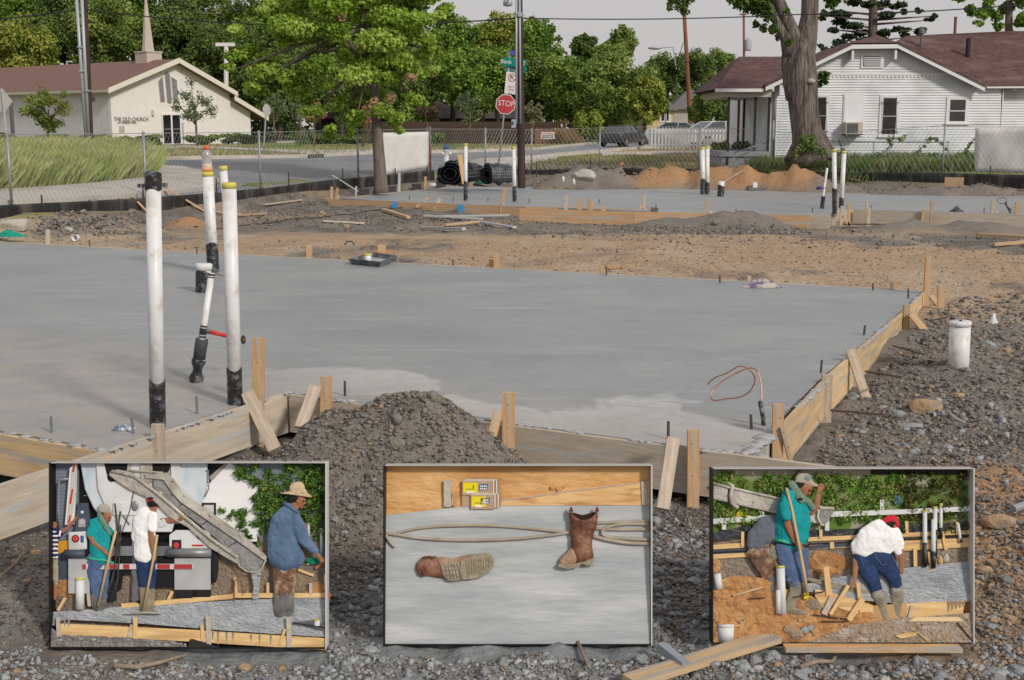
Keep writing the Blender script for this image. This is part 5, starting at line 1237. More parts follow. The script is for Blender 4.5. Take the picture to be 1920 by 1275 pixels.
plate=ngon(R8,8,0,.008,math.pi/8).build('octagon',WSG,ss_,sgn(948,195.5,-.08),local=True);ngon(R8*.93,8,.009,.012,math.pi/8).build('red_face',RED,plate,sgn(948,195.5,-.08),local=True)
text_mesh('lettering','STOP',.36,WSG,sgn(949,194.5,-.1) @ Matrix.Translation((0,0,.0)),plate,ext=.004,xs=.86)
pk=MB().bx((-11.5*k,-20*k,0),(11.5*k,20*k,.008)).build('no_parking_plate',WSG,ss_,sgn(959,156,-.08),local=True)
m=MB();n=24
for i in range(n):
    a0,a1=2*math.pi*i/n,2*math.pi*(i+1)/n;m.add([(7.6*k*math.cos(a0),7.6*k*math.sin(a0)+10*k,.011),(7.6*k*math.cos(a1),7.6*k*math.sin(a1)+10*k,.011),(6.2*k*math.cos(a1),6.2*k*math.sin(a1)+10*k,.011),(6.2*k*math.cos(a0),6.2*k*math.sin(a0)+10*k,.011)],[(0,1,2,3)])
m.box((0,10*k,.011),(13*k,1.3*k,.002),Matrix.Rotation(-.785,3,'Z'));m.build('red_ring',RED,pk,sgn(959,156,-.08),local=True)
BKP=M('sign_black',(.03,.03,.035),rough=.5)
text_mesh('lettering','P',.3,BKP,sgn(959,146,-.093),pk,ext=.001);text_mesh('lettering','ANY\nTIME',.14,RED,sgn(958,166,-.093),pk,ext=.001)
text_mesh('arrow','<->',.14,BKP,sgn(957,175,-.093),pk,ext=.001)
for u,v,w,h,body,tu,sz,dy in ((964,117,43,15,'Bank     ST',962,.26,-.13),(968,129,37,12,'Gurley    ',961,.22,.05)):
    g=MB().bx((-w/2*k,-h/2*k,0),(w/2*k,h/2*k,.01)).build('street_name_plate',GRN,ss_,sgn(u,v,dy),local=True,bevel=.004)
    text_mesh('lettering',body,sz,WSG,sgn(tu,v,dy-.014),g,ext=.001,align='CENTER')
MB().bx((-5*k,-4*k,0),(5*k,4*k,.01)).build('topper_plate',M('sign_blue',(.08,.08,.35),rough=.5),ss_,sgn(961,99,-.1),local=True)
# sign backs
SBK=M('sign_back',(.46,.46,.46),rough=.6,metal=.1)
e=empty('road_sign',at_y(493,290,86),'pale octagonal back of a stop sign left of the crape myrtles','sign');MB().tube([at_y(493.5,290,86),at_y(499.5,200,86)],.05,6).build('sign_post',CON,e);ngon(12.5*mpp(86),8,0,.02,math.pi/8).build('octagon',SBK,e,Matrix.Translation(at_y(500,207,85.9)) @ Matrix.Rotation(math.pi/2,4,'X') @ Matrix.Scale(.62,4,(1,0,0)),local=True)
e=empty('road_sign',at_y(14,284,58),'grey diamond shaped sign back at the left edge of the tall grass','sign');MB().tube([at_y(14,284,58),at_y(4,168,58)],.045,6).build('sign_post',SBK,e)
ngon(25*mpp(58),4,0,.02).build('diamond_plate',SBK,e,Matrix.Translation(at_y(5,190,58.1)) @ Matrix.Rotation(math.pi/2,4,'X') @ Matrix.Scale(.75,4,(1,0,0)),local=True)
e=empty('lamp_post',at_y(25,275,92),'thick dark post standing before the church side wall at far left','post');MB().tube([at_y(26,275,80),at_y(20,190,80)],.13,8).build('post',M('dark_post',(.10,.10,.11),rough=.6),e)
e=empty('yard_sign',at_y(1027,262,90),'small white sign with red lettering before the dark fence','sign');MB().box(at_y(1027,254,92),(1.0,.02,.5)).build('panel',WSG,e)
text_mesh('lettering','NATIONAL',.2,RED,Matrix.Translation(at_y(1027,250.5,91.95)) @ Matrix.Rotation(math.pi/2,4,'X'),e,ext=.002);text_mesh('lettering','REALTY  555-0100',.1,BKP,Matrix.Translation(at_y(1027,256,91.95)) @ Matrix.Rotation(math.pi/2,4,'X'),e,ext=.002) if False else None
for u in (1017,1037):MB().box(at_y(u,262,92),(.04,.03,.6)).build('leg',BLK,e)
for v in (254.5,257.5):MB().box(at_y(1027,v,91.97),(.8,.01,.05)).build('print_line',BKP,e)
# dark picket fence beyond the far lawn
DKW=M('dark_fence_wood',(.05,.035,.03),(.09,.06,.045),scale=5,rough=.9);e=empty('wooden_fence',at_y(690,262,104),'dark brown board fence running behind the far street trees','fence')
a=at_y(690,262,104);bq=at_y(1040,263,102);L=(bq-a).length
n=150
pk_me=None
for i in range(n):
    q=a.lerp(bq,i/n);z=G1(q.x,q.y)
    if pk_me is None:
        pk_me=MB().bx((-.10,-.02,0),(.10,.02,1.7)).build('picket',DKW,e,Matrix.Translation((q.x,q.y,z)),local=True)
    else:
        c=pk_me.copy();COL.objects.link(c);c.matrix_basis=Matrix.Translation((q.x,q.y,z+random.uniform(-.04,.04)))
MB().prism([a+Vector((0,.08,.2)),bq+Vector((0,.08,.2)),bq+Vector((0,.08,1.5)),a+Vector((0,.08,1.5))],(0,.05,0)).build('backing_rail',DKW,e)
# a second run of loose pickets to the right with a dark iron gate
e=empty('wooden_fence',at_y(1060,262,100),'weathered brown picket fence left of the yellowish bush','fence');PKB=M('brown_picket',(.16,.09,.05),(.26,.16,.09),scale=5,rough=.9);pk_me=None
for i in range(46):
    u=1004+i*2.0;q=at_y(u,262,101);z=G1(q.x,q.y)
    if pk_me is None:pk_me=MB().bx((-.035,-.02,0),(.035,.02,1.25)).build('picket',PKB,e,Matrix.Translation((q.x,q.y,z)),local=True)
    else:c=pk_me.copy();COL.objects.link(c);c.matrix_basis=Matrix.Translation((q.x,q.y,z+random.uniform(-.06,.06)))
q0=at_y(1003,262,101);q1=at_y(1096,262,101)
MB().bx((q0.x,q0.y+.03,q0.z+.3),(q1.x,q0.y+.07,q0.z+.38)).build('rail',PKB,e)
# white picket fence
e=empty('picket_fence',at_y(1222,277,78),'white wooden picket fence in front of the parked white cars','fence');WHP=M('picket_white',(.68,.70,.71),(.60,.62,.64),scale=3,rough=.7)
YP=76.0;pk_me=None;pts=[1222+i*6.55 for i in range(36)]
for i,u in enumerate(pts):
    Yq=YP-(u-1222)*.012;q=at_y(u,277,Yq);z=G1(q.x,q.y)+.05;h=at_y(u,239,Yq).z-z
    if pk_me is None:
        mm=MB();w=.065;mm.prism([Vector((-w,0,0)),Vector((w,0,0)),Vector((w,0,h-.08)),Vector((w*.5,0,h)),Vector((-w*.5,0,h)),Vector((-w,0,h-.08))],(0,.03,0));pk_me=mm.build('picket',WHP,e,Matrix.Translation((q.x,q.y,z)),local=True)
    else:c=pk_me.copy();COL.objects.link(c);c.matrix_basis=Matrix.Translation((q.x,q.y,z))
for dz in (.25,.95):
    q0=at_y(1218,277,YP);q1=at_y(1455,277,YP-2.8);z0=G1(q0.x,q0.y)+.05;z1=G1(q1.x,q1.y)+.05
    beam('rail',(q0.x,q0.y+.06,z0+dz),(q1.x,q1.y+.06,z1+dz),.1,.04,WHP,e)
q=at_y(1222,277,YP);
MB().bx((at_y(1222,0,YP).x,YP+.1,q.z+.1),(at_y(1302,0,YP).x,YP+.13,q.z+1.15)).build('backing_panel',WHP,e)
# ================================================================== CARS
def car(label,group,mw,paint,glass,name='parked_car',L=4.7,W=1.78,Hc=1.38):
    e=empty(name,None,label,'car',group,mw=mw)
    # side profile (x forward, z up); body is lofted across the width with tumblehome
    prof=[(-2.32,.32),(-2.36,.62),(-2.28,.88),(-1.75,.95),(-1.25,.97),(1.0,.93),(1.9,.82),(2.28,.66),(2.34,.42),(2.25,.28),(-2.2,.26)]
    V=[];n=len(prof);ys=[(-W/2,.97,.0),(-W/2+.06,1,.02),(-W/4,1,.04),(0,1,.05),(W/4,1,.04),(W/2-.06,1,.02),(W/2,.97,.0)]
    for y,s,b in ys:
        for x,z in prof:V.append((x*s-(b if x<0 else -b),y,z-(.03 if abs(y)>W/2-.01 and z>.8 else 0)))
    Fs=[(i*n+j,i*n+(j+1) % n,(i+1)*n+(j+1) % n,(i+1)*n+j) for i in range(len(ys)-1) for j in range(n)]+[tuple(range(n))[::-1],tuple(range((len(ys)-1)*n,len(ys)*n))]
    m=MB();m.add(V,Fs);m.build('body',paint,e,mw,local=True,smooth=True,bevel=.02)
    # greenhouse
    gp=[(-1.72,.93),(-1.05,Hc-.04),(-.55,Hc),(.25,Hc-.02),(1.12,.91)]
    m=MB();V=[]
    for s in (-1,1):
        for x,z in gp:t=(z-.92)/(Hc-.92);V.append((x,s*(W/2-.06-.17*t),z))
    k=len(gp);m.add(V,[(i,i+1,k+i+1,k+i) for i in range(k-1)]+[(0,1,2,3,4)[::-1],(5,6,7,8,9)]);m.build('window',glass,e,mw,local=True)
    rf=MB();rf.add([(-1.08,-W/2+.22,Hc-.045),(.3,-W/2+.22,Hc-.03),(.3,W/2-.22,Hc-.03),(-1.08,W/2-.22,Hc-.045),(-.98,-W/2+.26,Hc+.01),(.22,-W/2+.26,Hc+.02),(.22,W/2-.26,Hc+.02),(-.98,W/2-.26,Hc+.01)],[(4,5,6,7),(0,1,5,4),(1,2,6,5),(2,3,7,6),(3,0,4,7)]);rf.build('roof',paint,e,mw,local=True)
    for s in (-1,1):
        y1=s*(W/2-.225);y0=s*(W/2-.05)
        for a,b in (((-1.06,Hc-.04),(-1.74,.93)),((-.25,Hc),(-.3,.93)),((.26,Hc-.02),(1.13,.91))):
            MB().tube([(a[0],y1,a[1]),(b[0],y0,b[1])],.035,6).build('pillar',paint,e,mw,local=True)
        for x in (-1.42,1.42):
            w_=MB().lathe((x,s*(W/2-.2),.32),[(.05,0),(.32,0),(.335,.04),(.335,.18),(.31,.21),(.2,.215)],18,(0,s,0)).build('wheel',M('tyre',(.018,.018,.02),rough=.9),e,mw,local=True,smooth=2)
            MB().lathe((x,s*(W/2+.005),.32),[(.0,0),(.2,0),(.2,.012),(.06,.02),(0,.02)],12,(0,s,0)).build('rim',M('rim_grey',(.25,.26,.27),rough=.4,metal=.5),w_,mw,local=True)
        MB().box((-2.3,s*(W/2-.25),.74),(.08,.38,.15)).build('tail_light',M('tail_light',(.25,.01,.01),rough=.3),e,mw,local=True)
        MB().box((2.25,s*(W/2-.28),.62),(.1,.34,.13)).build('headlight',M('headlight',(.6,.6,.62),rough=.2),e,mw,local=True)
        MB().box((.75,s*(W/2+.08),.98),(.1,.16,.11)).build('mirror',paint,e,mw,local=True,bevel=.02)
    MB().box((-2.36,0,.55),(.03,.5,.13)).build('number_plate',M('plate_blue',(.35,.45,.60),rough=.5),e,mw,local=True)
    MB().box((-2.33,0,.38),(.1,W-.1,.16)).build('bumper',paint,e,mw,local=True,bevel=.02)
    return e
CGL=M('car_glass',(.05,.055,.06),rough=.08,spec=.8)
NAVY=M('car_paint_navy',(.018,.02,.032),rough=.25,spec=.6,coat=.5);WCAR=M('car_paint_white',(.55,.58,.62),rough=.25,spec=.6,coat=.4)
pc=at_y(1167,279,84);car('dark navy sedan parked at the kerb across the street seen from behind',None,Matrix.Translation((pc.x,84,G1(pc.x,84)+.06)) @ Matrix.Rotation(math.radians(62),4,'Z'),NAVY,CGL)
for u,Y,rz,lb in ((1356,81,20,'white car behind the middle of the white picket fence'),(1398,84,15,'silver white car behind the right end of the white picket fence'),(1278,96,-5,'pale car beside the brown pole at the left end of the picket fence')):
    x=(u-960)/F*Y/CQ;car(lb,None,Matrix.Translation((x,Y,G1(x,Y)+.05)) @ Matrix.Rotation(math.radians(rz),4,'Z') @ Matrix.Scale(1.2,4),WCAR,CGL)
# fire hydrant
p=at_g(837,304);e=empty('fire_hydrant',p,'white fire hydrant with blue cap beside the street','hydrant');HWh=M('hydrant_white',(.66,.66,.64),rough=.6);HB=M('hydrant_blue',(.03,.08,.30),rough=.5)
MB().lathe(p,[(.17,-.05),(.17,.06),(.13,.08),(.13,.5),(.16,.52),(.16,.58)],12).build('barrel',HWh,e,smooth=2);MB().lathe(p,[(.16,.58),(.15,.66),(.1,.75),(.04,.79),(.04,.85)],12).build('bonnet',HB,e,smooth=2)
for s in (-1,1):MB().lathe(p+Vector((s*.1,-.02,.4)),[(.09,0),(.09,.12),(.05,.14)],8,(s,0,0)).build('outlet',HWh,e,smooth=2)
# ================================================================== TALL GRASS (left) and weeds
def blades(name,px,n,h0,h1,w,mat,seed,Yspread=None,lean=.35):
    rg=np.random.RandomState(seed);us=[p[0] for p in px];vs=[p[1] for p in px]
    U=rg.uniform(min(us),max(us),n);Vv=rg.uniform(min(vs),max(vs),n);kk=in_poly(U,Vv,px);U,Vv=U[kk],Vv[kk];n=len(U)
    X,Y=at_g_arr(U,Vv,20);Z=G(X,Y)
    cl=fbm(X*.9,Y*.5,3,seed);h=(h0+(h1-h0)*rg.rand(n))*(.55+.9*cl);a=rg.rand(n)*6.283;l=lean*h*(.4+rg.rand(n));dx,dy=np.cos(a)*l+.12*h,np.sin(a)*l
    b=rg.rand(n)*6.283;wx,wy=np.cos(b)*w,np.sin(b)*w
    V=np.stack([np.stack([X-wx,Y-wy,Z],-1),np.stack([X+wx,Y+wy,Z],-1),np.stack([X+dx*.4+wx*.7,Y+dy*.4+wy*.7,Z+h*.6],-1),np.stack([X+dx,Y+dy,Z+h],-1)],1).reshape(-1,3)
    o=fast(name,V,np.arange(n*4).reshape(n,4),mat,rnd=np.clip(.45*cl*1.6+.35*rg.rand(n)+.0,0,1));o['kind']='stuff';return o
GRS=leaf_mat('tall_grass',[(.16,.24,.05),(.28,.38,.10),(.44,.48,.19),(.60,.56,.33)],.4)
blades('tall_grass',[(-60,286),(180,282),(262,300),(287,325),(283,338),(150,353),(0,364),(-90,370)],110000,.3,.85,.006,GRS,3,lean=.6)
GRW=leaf_mat('weed_grass',[(.07,.14,.03),(.12,.22,.05),(.26,.29,.12),(.36,.33,.2)],.35)
blades('weeds',[(1400,303),(1830,300),(1840,322),(1640,324),(1400,321)],16000,.25,.6,.014,GRW,4)
blades('weeds',[(1820,300),(1990,300),(1990,328),(1820,322)],3000,.15,.4,.014,GRW,5)
blades('grass_tufts',[(300,276),(900,264),(1230,262),(1240,268),(1000,278),(560,296),(300,299)],6000,.1,.25,.03,GRW,6)
blades('grass_tufts',[(1000,302),(1230,278),(1450,282),(1400,318),(1000,314),(840,318)],9000,.05,.16,.02,leaf_mat('dry_tufts',[(.16,.19,.06),(.30,.27,.12),(.42,.34,.18)],.3),7)
bush(140,288,24,22,62,G_MID,'G_MID',700,61,'dark green leafy shrub growing out of the tall grass',.12)
# climbing weeds on the yard fence
VM=leaf_mat('G_VINE',[(.08,.15,.03),(.15,.26,.05),(.24,.36,.09)],.35);rg=random.Random(12);Yv=52.6
for pts,lb in (([(1640,300),(1672,270),(1668,258),(1690,262),(1700,256)],'thin green vine at the left post of the yard fence'),([(1722,285),(1740,262),(1755,258),(1770,270),(1780,290),(1735,290),(1760,300)],'broad leafy weed clump climbing the yard fence'),([(1820,300),(1812,278),(1825,262),(1800,295)],'weedy vine left of the right hand white screen'),([(1574,262),(1578,280),(1568,298)],'tiny vine left of the barred window')):
    cl=[]
    for a,b in zip(pts[:-1],pts[1:]):
        for i in range(5):cl.append((*at_y(a[0]+(b[0]-a[0])*i/5+rg.uniform(-3,3),a[1]+(b[1]-a[1])*i/5+rg.uniform(-3,3),Yv)[:],.10))
    e=empty('vine',at_g(pts[0][0],304),lb,'vine');V,Fc,r=leaf_cloud(cl,34*len(pts) if 'tiny' not in lb else 60,.1,5,shell=.05);fast('foliage',V,Fc,VM,e,rnd=r);MB().tube([at_y(u,v,Yv) for u,v in pts[:3]]+[],.012,4).build('stem',BARK,e)
# ================================================================== PVC PIPES AND THINGS ON THE NEAR SLAB
PVC=M('pvc_white',(.68,.69,.70),(.75,.76,.77),scale=3,rough=.4,spec=.4,c4=(.56,.54,.50),s2=9);PVC.node_tree.nodes
TAPE=M('black_tape',(.012,.012,.014),(.03,.03,.034),scale=9,rough=.35,bump=.8,bscale=25,spec=.5,c4=(.17,.18,.19),s2=14);CAPY=M('cap_yellow',(.62,.55,.12),rough=.6)
def wrap(c,r,z0,z1,seed,n=20,rows=10):
    rg=random.Random(seed);prof=[];m=MB();V=[]
    for i in range(rows+1):
        z=z0+(z1-z0)*i/rows
        for j in range(n):
            t=2*math.pi*j/n;rr=r*(1.05+rg.uniform(0,.09));zz=z+(rg.uniform(-.012,.012) if i in (0,) else 0)+(.03*math.sin(t*2+seed)*min(1,r*10) if i == rows else 0);V.append((rr*math.cos(t),rr*math.sin(t),zz))
    m.add(V,[(i*n+j,i*n+(j+1) % n,(i+1)*n+(j+1) % n,(i+1)*n+j) for i in range(rows) for j in range(n)]+[tuple(range(n))[::-1],tuple(range(rows*n,rows*n+n))]);return m
def pvc(base,top,rpx,vtape,label,topkind='yellow',z=0.0,group='white capped drain pipes',name='drain_pipe',toptape=None):
    b=at_z(base[0],base[1],z);Y=b.y;t=at_y(top[0],top[1],Y-.0);ax=(t-b);L=ax.length;r=rpx*mpp(Y)*.98
    q=Vector((0,0,1)).rotation_difference(ax.normalized()).to_matrix().to_4x4();mw=Matrix.Translation(b) @ q
    e=empty(name,None,label,'pipe',group,mw=mw)
    zt=L*(base[1]-vtape)/(base[1]-top[1]) if vtape else 0
    tk=topkind
    MB().lathe((0,0,0),[(r,-.05),(r,L-.03),(r*1.0,L-.03)],24).build('tube',PVC,e,mw,local=True,smooth=2)
    if zt:wrap(None,r,-.02,zt,hash(label) % 50 if False else int(base[0]),20,12).build('tape_wrap',TAPE,e,mw,local=True,smooth=True)
    cap=[(r*1.02,L-.05),(r*1.02,L-.012),(r*.9,L),(0,L)] if Y<15 else [(r*1.08,L-.07),(r*1.08,L-.0),(0,L)]
    if tk == 'yellow':MB().lathe((0,0,0),cap,24).build('cap',CAPY,e,mw,local=True,smooth=2)
    elif tk == 'tape':wrap(None,r*1.03,L-.115,L,3,20,5).build('tape_top',TAPE,e,mw,local=True,smooth=True)
    elif tk == 'white':MB().lathe((0,0,0),[(r*1.12,L-.09),(r*1.14,L-.01),(r*1.0,L),(0,L)],24).build('cap',PVC,e,mw,local=True,smooth=2)
    return e,mw,L,r
pvc((296,800),(287,326),14,712,'tall white pipe with black taped top and foot nearest the slab corner','tape')
pvc((441,757),(429.5,342),13.3,690,'tall white pipe with yellow cap beside the tall stake')
pvc((400,510),(389,322),10.3,456,'white pipe with a drink bottle standing on its yellow cap')
pvc((437,520),(418,311),7.2,None,'thin white pipe with yellow cap mostly behind the near one')
e,mw,L,r=pvc((382,547),(382,494),14,508,'short white pipe stub wrapped in black tape','white')
# leaning pipe assembly with insulation, tee, red stub and valve
b=at_z(367,716,0);Yb=b.y;t=at_y(397,512,Yb);ax=(t-b).normalized();L=(t-b).length;q=Vector((0,0,1)).rotation_difference(ax).to_matrix().to_4x4();mw=Matrix.Translation(b) @ q;k=mpp(Yb)
e=empty('water_pipe',None,'leaning white water pipe with black insulation and red side branch','pipe',mw=mw);fz=lambda v:L*(716-v)/204.
MB().lathe((0,0,0),[(6*k,0),(6*k,L)],16).build('tube',PVC,e,mw,local=True,smooth=2)
INS=M('pipe_insulation',(.045,.05,.055),(.07,.075,.08),scale=20,rough=.85)
MB().lathe((0,0,0),[(11.5*k,fz(672)),(11.8*k,fz(650)),(11.8*k,fz(635)),(6*k,fz(635))],18).build('insulation',INS,e,mw,local=True,smooth=2)
m=wrap(None,10*k,0,fz(676),9,18,10);m.v=[(x*(1+.25*math.sin(z*40)),y*(1+.2*math.sin(z*40+1)),z) for x,y,z in m.v];m.build('tape_wrap',TAPE,e,mw,local=True,smooth=True)
for v0,v1 in ((516,512.5),(520,518),(612,609),(617,614),(632,628)):MB().lathe((0,0,0),[(6.6*k,fz(v0)),(6.6*k,fz(v1))],16).build('tape_band',TAPE,e,mw,local=True)
MB().lathe((0,0,0),[(7*k,fz(626)),(7*k,fz(614))],16).build('fitting',TAPE,e,mw,local=True)
RP=M('pipe_red',(.55,.035,.035),rough=.4);a0=at_y(385,620,Yb);a1=at_y(430,631,Yb+.1);a2=at_y(455,637,Yb+.15)
MB().tube([a0,a0.lerp(a1,.18)],4.6*k,10).build('fitting',TAPE,e);MB().tube([a0.lerp(a1,.15),a1],3.9*k,12).build('red_branch',RP,e,smooth=2);MB().tube([a1,a2],3*k,10).build('nipple',M('brass',(.3,.2,.08),rough=.4,metal=.7),e)
MB().lathe(a2,[(0,0),(8*k,0),(9*k,1*k),(8*k,2.4*k),(0,2.4*k)],12,(1,-.3,.1)).build('valve_wheel',M('valve_black',(.03,.03,.03),rough=.5),e);MB().lathe(a2,[(0,2.5*k),(3*k,2.5*k),(2.5*k,4*k),(0,4*k)],10,(1,-.3,.1)).build('valve_nut',M('brass',(.3,.2,.08)),e)
# drink bottle standing on the pipe
bb=at_z(400,510,0);Yq=bb.y;p=at_y(388.5,321,Yq);k=mpp(Yq);e=empty('bottle',p,'clear plastic drink bottle with orange cap and dregs standing on the pipe','bottle')
BOT=M('bottle_plastic',(.62,.62,.63),rough=.15,spec=.6,trans=.55)
MB().lathe(p,[(9*k,0),(9.6*k,2*k),(9.2*k,14*k),(9.6*k,18*k),(7.6*k,21*k),(9*k,26*k),(8.8*k,32*k),(5*k,38*k),(4*k,40*k)],18).build('bottle_body',BOT,e,smooth=2)
MB().lathe(p,[(9.7*k,.4*k),(9.8*k,4*k),(0,4*k)],18).build('drink',M('orange_drink',(.75,.25,.01),rough=.3),e,smooth=2);MB().lathe(p,[(5*k,39*k),(5.2*k,45*k),(4.6*k,46.5*k),(0,46.5*k)],14).build('bottle_cap',M('orange_cap',(.75,.16,.04),rough=.5),e,smooth=2)
lm=MB().lathe(p,[(9.75*k,4.2*k),(9.5*k,14*k)],18);lm.build('bottle_label',M('bottle_label',(.62,.35,.22),(.7,.66,.6),scale=30,rough=.5),e)
# capped vent pipe at right
b=at_z(1797,697,-.26);t=at_y(1800.5,602,b.y);k=mpp(b.y);ax=t-b;L=ax.length;mw=Matrix.Translation(b) @ Vector((0,0,1)).rotation_difference(ax.normalized()).to_matrix().to_4x4()
e=empty('vent_pipe',None,'thick short white capped pipe standing in the grey clods at right','pipe',mw=mw);MB().lathe((0,0,0),[(19*k,-.1),(19*k,L-6*k)],28).build('tube',PVC,e,mw,local=True,smooth=2);MB().lathe((0,0,0),[(20.2*k,L-9*k),(20.4*k,L-2*k),(19*k,L),(0,L)],28).build('cap',PVC,e,mw,local=True,smooth=2);MB().box((.0,-2*k,L+1.2*k),(4*k,4*k,3*k)).build('cap_lug',TAPE,e,mw,local=True)
# copper earth wire loop
b=at_z(1432,797,0);Yb=b.y;CU=M('copper_wire',(.50,.22,.13),(.32,.14,.09),scale=20,rough=.4,metal=.6);e=empty('copper_wire',b,'bent copper wire loop rising from a black sleeve at the slab corner','wire')
P=[(1428,755),(1428,735),(1426,715),(1420,696),(1410,690),(1395,693),(1372,704),(1350,718),(1336,732),(1333,745),(1340,751),(1360,748),(1385,745),(1402,737),(1413,722),(1415,708),(1408,696),(1396,688),(1384,687),(1375,692),(1362,700),(1345,706),(1335,712),(1325,722)]
Q=[]
for i in range(len(P)-1):
    p0,p1,p2,p3=P[max(i-1,0)],P[i],P[i+1],P[min(i+2,len(P)-1)]
    for s in range(4):
        t=s/4;f_=lambda a,b_,c,d:.5*((2*b_)+(-a+c)*t+(2*a-5*b_+4*c-d)*t*t+(-a+3*b_-3*c+d)*t**3);Q.append((f_(p0[0],p1[0],p2[0],p3[0]),f_(p0[1],p1[1],p2[1],p3[1])))
MB().tube([at_y(u,v,Yb-.05+.16*math.sin(i*.07)) for i,(u,v) in enumerate(Q)],1.25*mpp(Yb),8).build('copper',CU,e,smooth=True)
MB().tube([at_y(1432,800,Yb),at_y(1431,785,Yb),at_y(1425,753,Yb-.03)],4.2*mpp(Yb),10).build('sleeve',TAPE,e,smooth=2)
# form tray on the far edge with white cup pipe
a=[at_z(653,496,0),at_z(713,502,0),at_z(746,490,0),at_z(700,483,0)];e=empty('plumbing_box',a[0],'black open tray form with white capped pipe on the far slab edge','tray')
TR=M('tray_plastic',(.05,.055,.06),(.20,.21,.22),scale=6,rough=.6);up=Vector((0,0,.10));c_=sum(a,Vector())/4
for i in range(4):
    p,q_=a[i],a[(i+1) % 4];pi,qi=p.lerp(c_,.12),q_.lerp(c_,.12);MB().add([pi,qi,q_+up,p+up,p.lerp(c_,.04)+up,q_.lerp(c_,.04)+up,pi.lerp(c_,.1),qi.lerp(c_,.1)],[(0,1,2,3),(3,2,5,4),(4,5,7,6),(1,0,6,7)]).build('tray_side',TR,e)
MB().add([p.lerp(c_,.12)+Vector((0,0,.02)) for p in a],[(0,1,2,3)]).build('tray_floor',RAW,e)
pp=at_z(690,493,0);MB().lathe(pp,[(.06,0),(.06,.15)],14).build('pipe_stub',PVC,e,smooth=2);MB().lathe(pp,[(.065,.13),(.065,.16),(0,.16)],14).build('cap',CAPY,e)
# hand float on the dirt
p=at_g(656,459);k=mpp(p.y);p.z=G1(p.x,p.y)+.02;e=empty('hand_float',p,'small concrete hand float with arched handle lying on the tan dirt','trowel');MB().box(p,(26*k,.1,.015)).build('blade',M('float_blade',(.42,.43,.44),rough=.5,metal=.4),e);MB().tube([p+Vector((-10*k,0,0)),p+Vector((-6*k,0,8*k)),p+Vector((4*k,0,8*k)),p+Vector((10*k,0,0))],.016,8).build('handle',M('float_handle',(.06,.06,.065),rough=.6),e)
# crumpled rag
def rag(u,v,wpx,dpx,hpx,label,m1,m2=None,z=0.0,name='rag',seed=1):
    p=at_z(u,v,z);k=mpp(p.y);n=18;V=[];Fs=[];rr=random.Random(seed)
    H_=[[0]*n for _ in range(n)]
    for i in range(n):
        for j in range(n):
            x=(i/(n-1)-.5);y=(j/(n-1)-.5);r=math.hypot(x*1.0,y*1.0)*2;h=max(0,1-r)*hpx*k*(.7+.8*float(vnoise(i*.45+seed,j*.5,seed)))+.004+.018*float(vnoise(i*.9,j*.9+seed,4))*(r<1.0)
            cx=x*wpx*k*(1-.15*abs(y))*(.85+.3*float(vnoise(j*.5,3,seed)));V.append((cx,y*dpx*k*4*(.8+.4*float(vnoise(i*.5,7,seed))),h))
    for i in range(n-1):
        for j in range(n-1):Fs.append((i*n+j,(i+1)*n+j,(i+1)*n+j+1,i*n+j+1))
    mb=MB();mb.add(V,Fs);o=mb.build(name,m1,None,Matrix.Translation(p),local=True,smooth=True);return tag(o,label,'cloth' if name == 'rag' else 'bag')
rag(1428,539,72,5,16,'crumpled beige and purple rag on the far edge of the slab',M('rag_purple',(.16,.12,.22),(.46,.42,.36),scale=9,rough=.9,thr=(.45,.52)),seed=3)
rag(232,806,44,5,8,'small blue and white rag by the taped white pipe foot',M('rag_blue',(.10,.17,.24),(.55,.58,.6),scale=16,rough=.9,thr=(.45,.55)),seed=5)
rag(18,444,60,5,13,'green netting bundle at the left edge of the dirt',M('green_net',(.0,.22,.15),(.02,.32,.22),scale=30,rough=.7),seed=7,z=.0)
rag(1862,607,16,5,18,'scrap of white plastic on the grey clods at right',M('white_scrap',(.62,.64,.68),rough=.5),seed=9,z=-.2)
# white cup lying behind the far edge
p=at_g(140,453);k=mpp(p.y);tag(MB().lathe(p+Vector((0,0,7*k)),[(4*k,.16),(7*k,0),(6.4*k,.0),(3.6*k,.14),(0,.14)],18,(.2,1,.05)).build('paper_cup',M('paper_white',(.68,.68,.68),rough=.7),None,Matrix.Translation(p),smooth=2),'white paper cup lying on its side behind the far slab edge','cup')
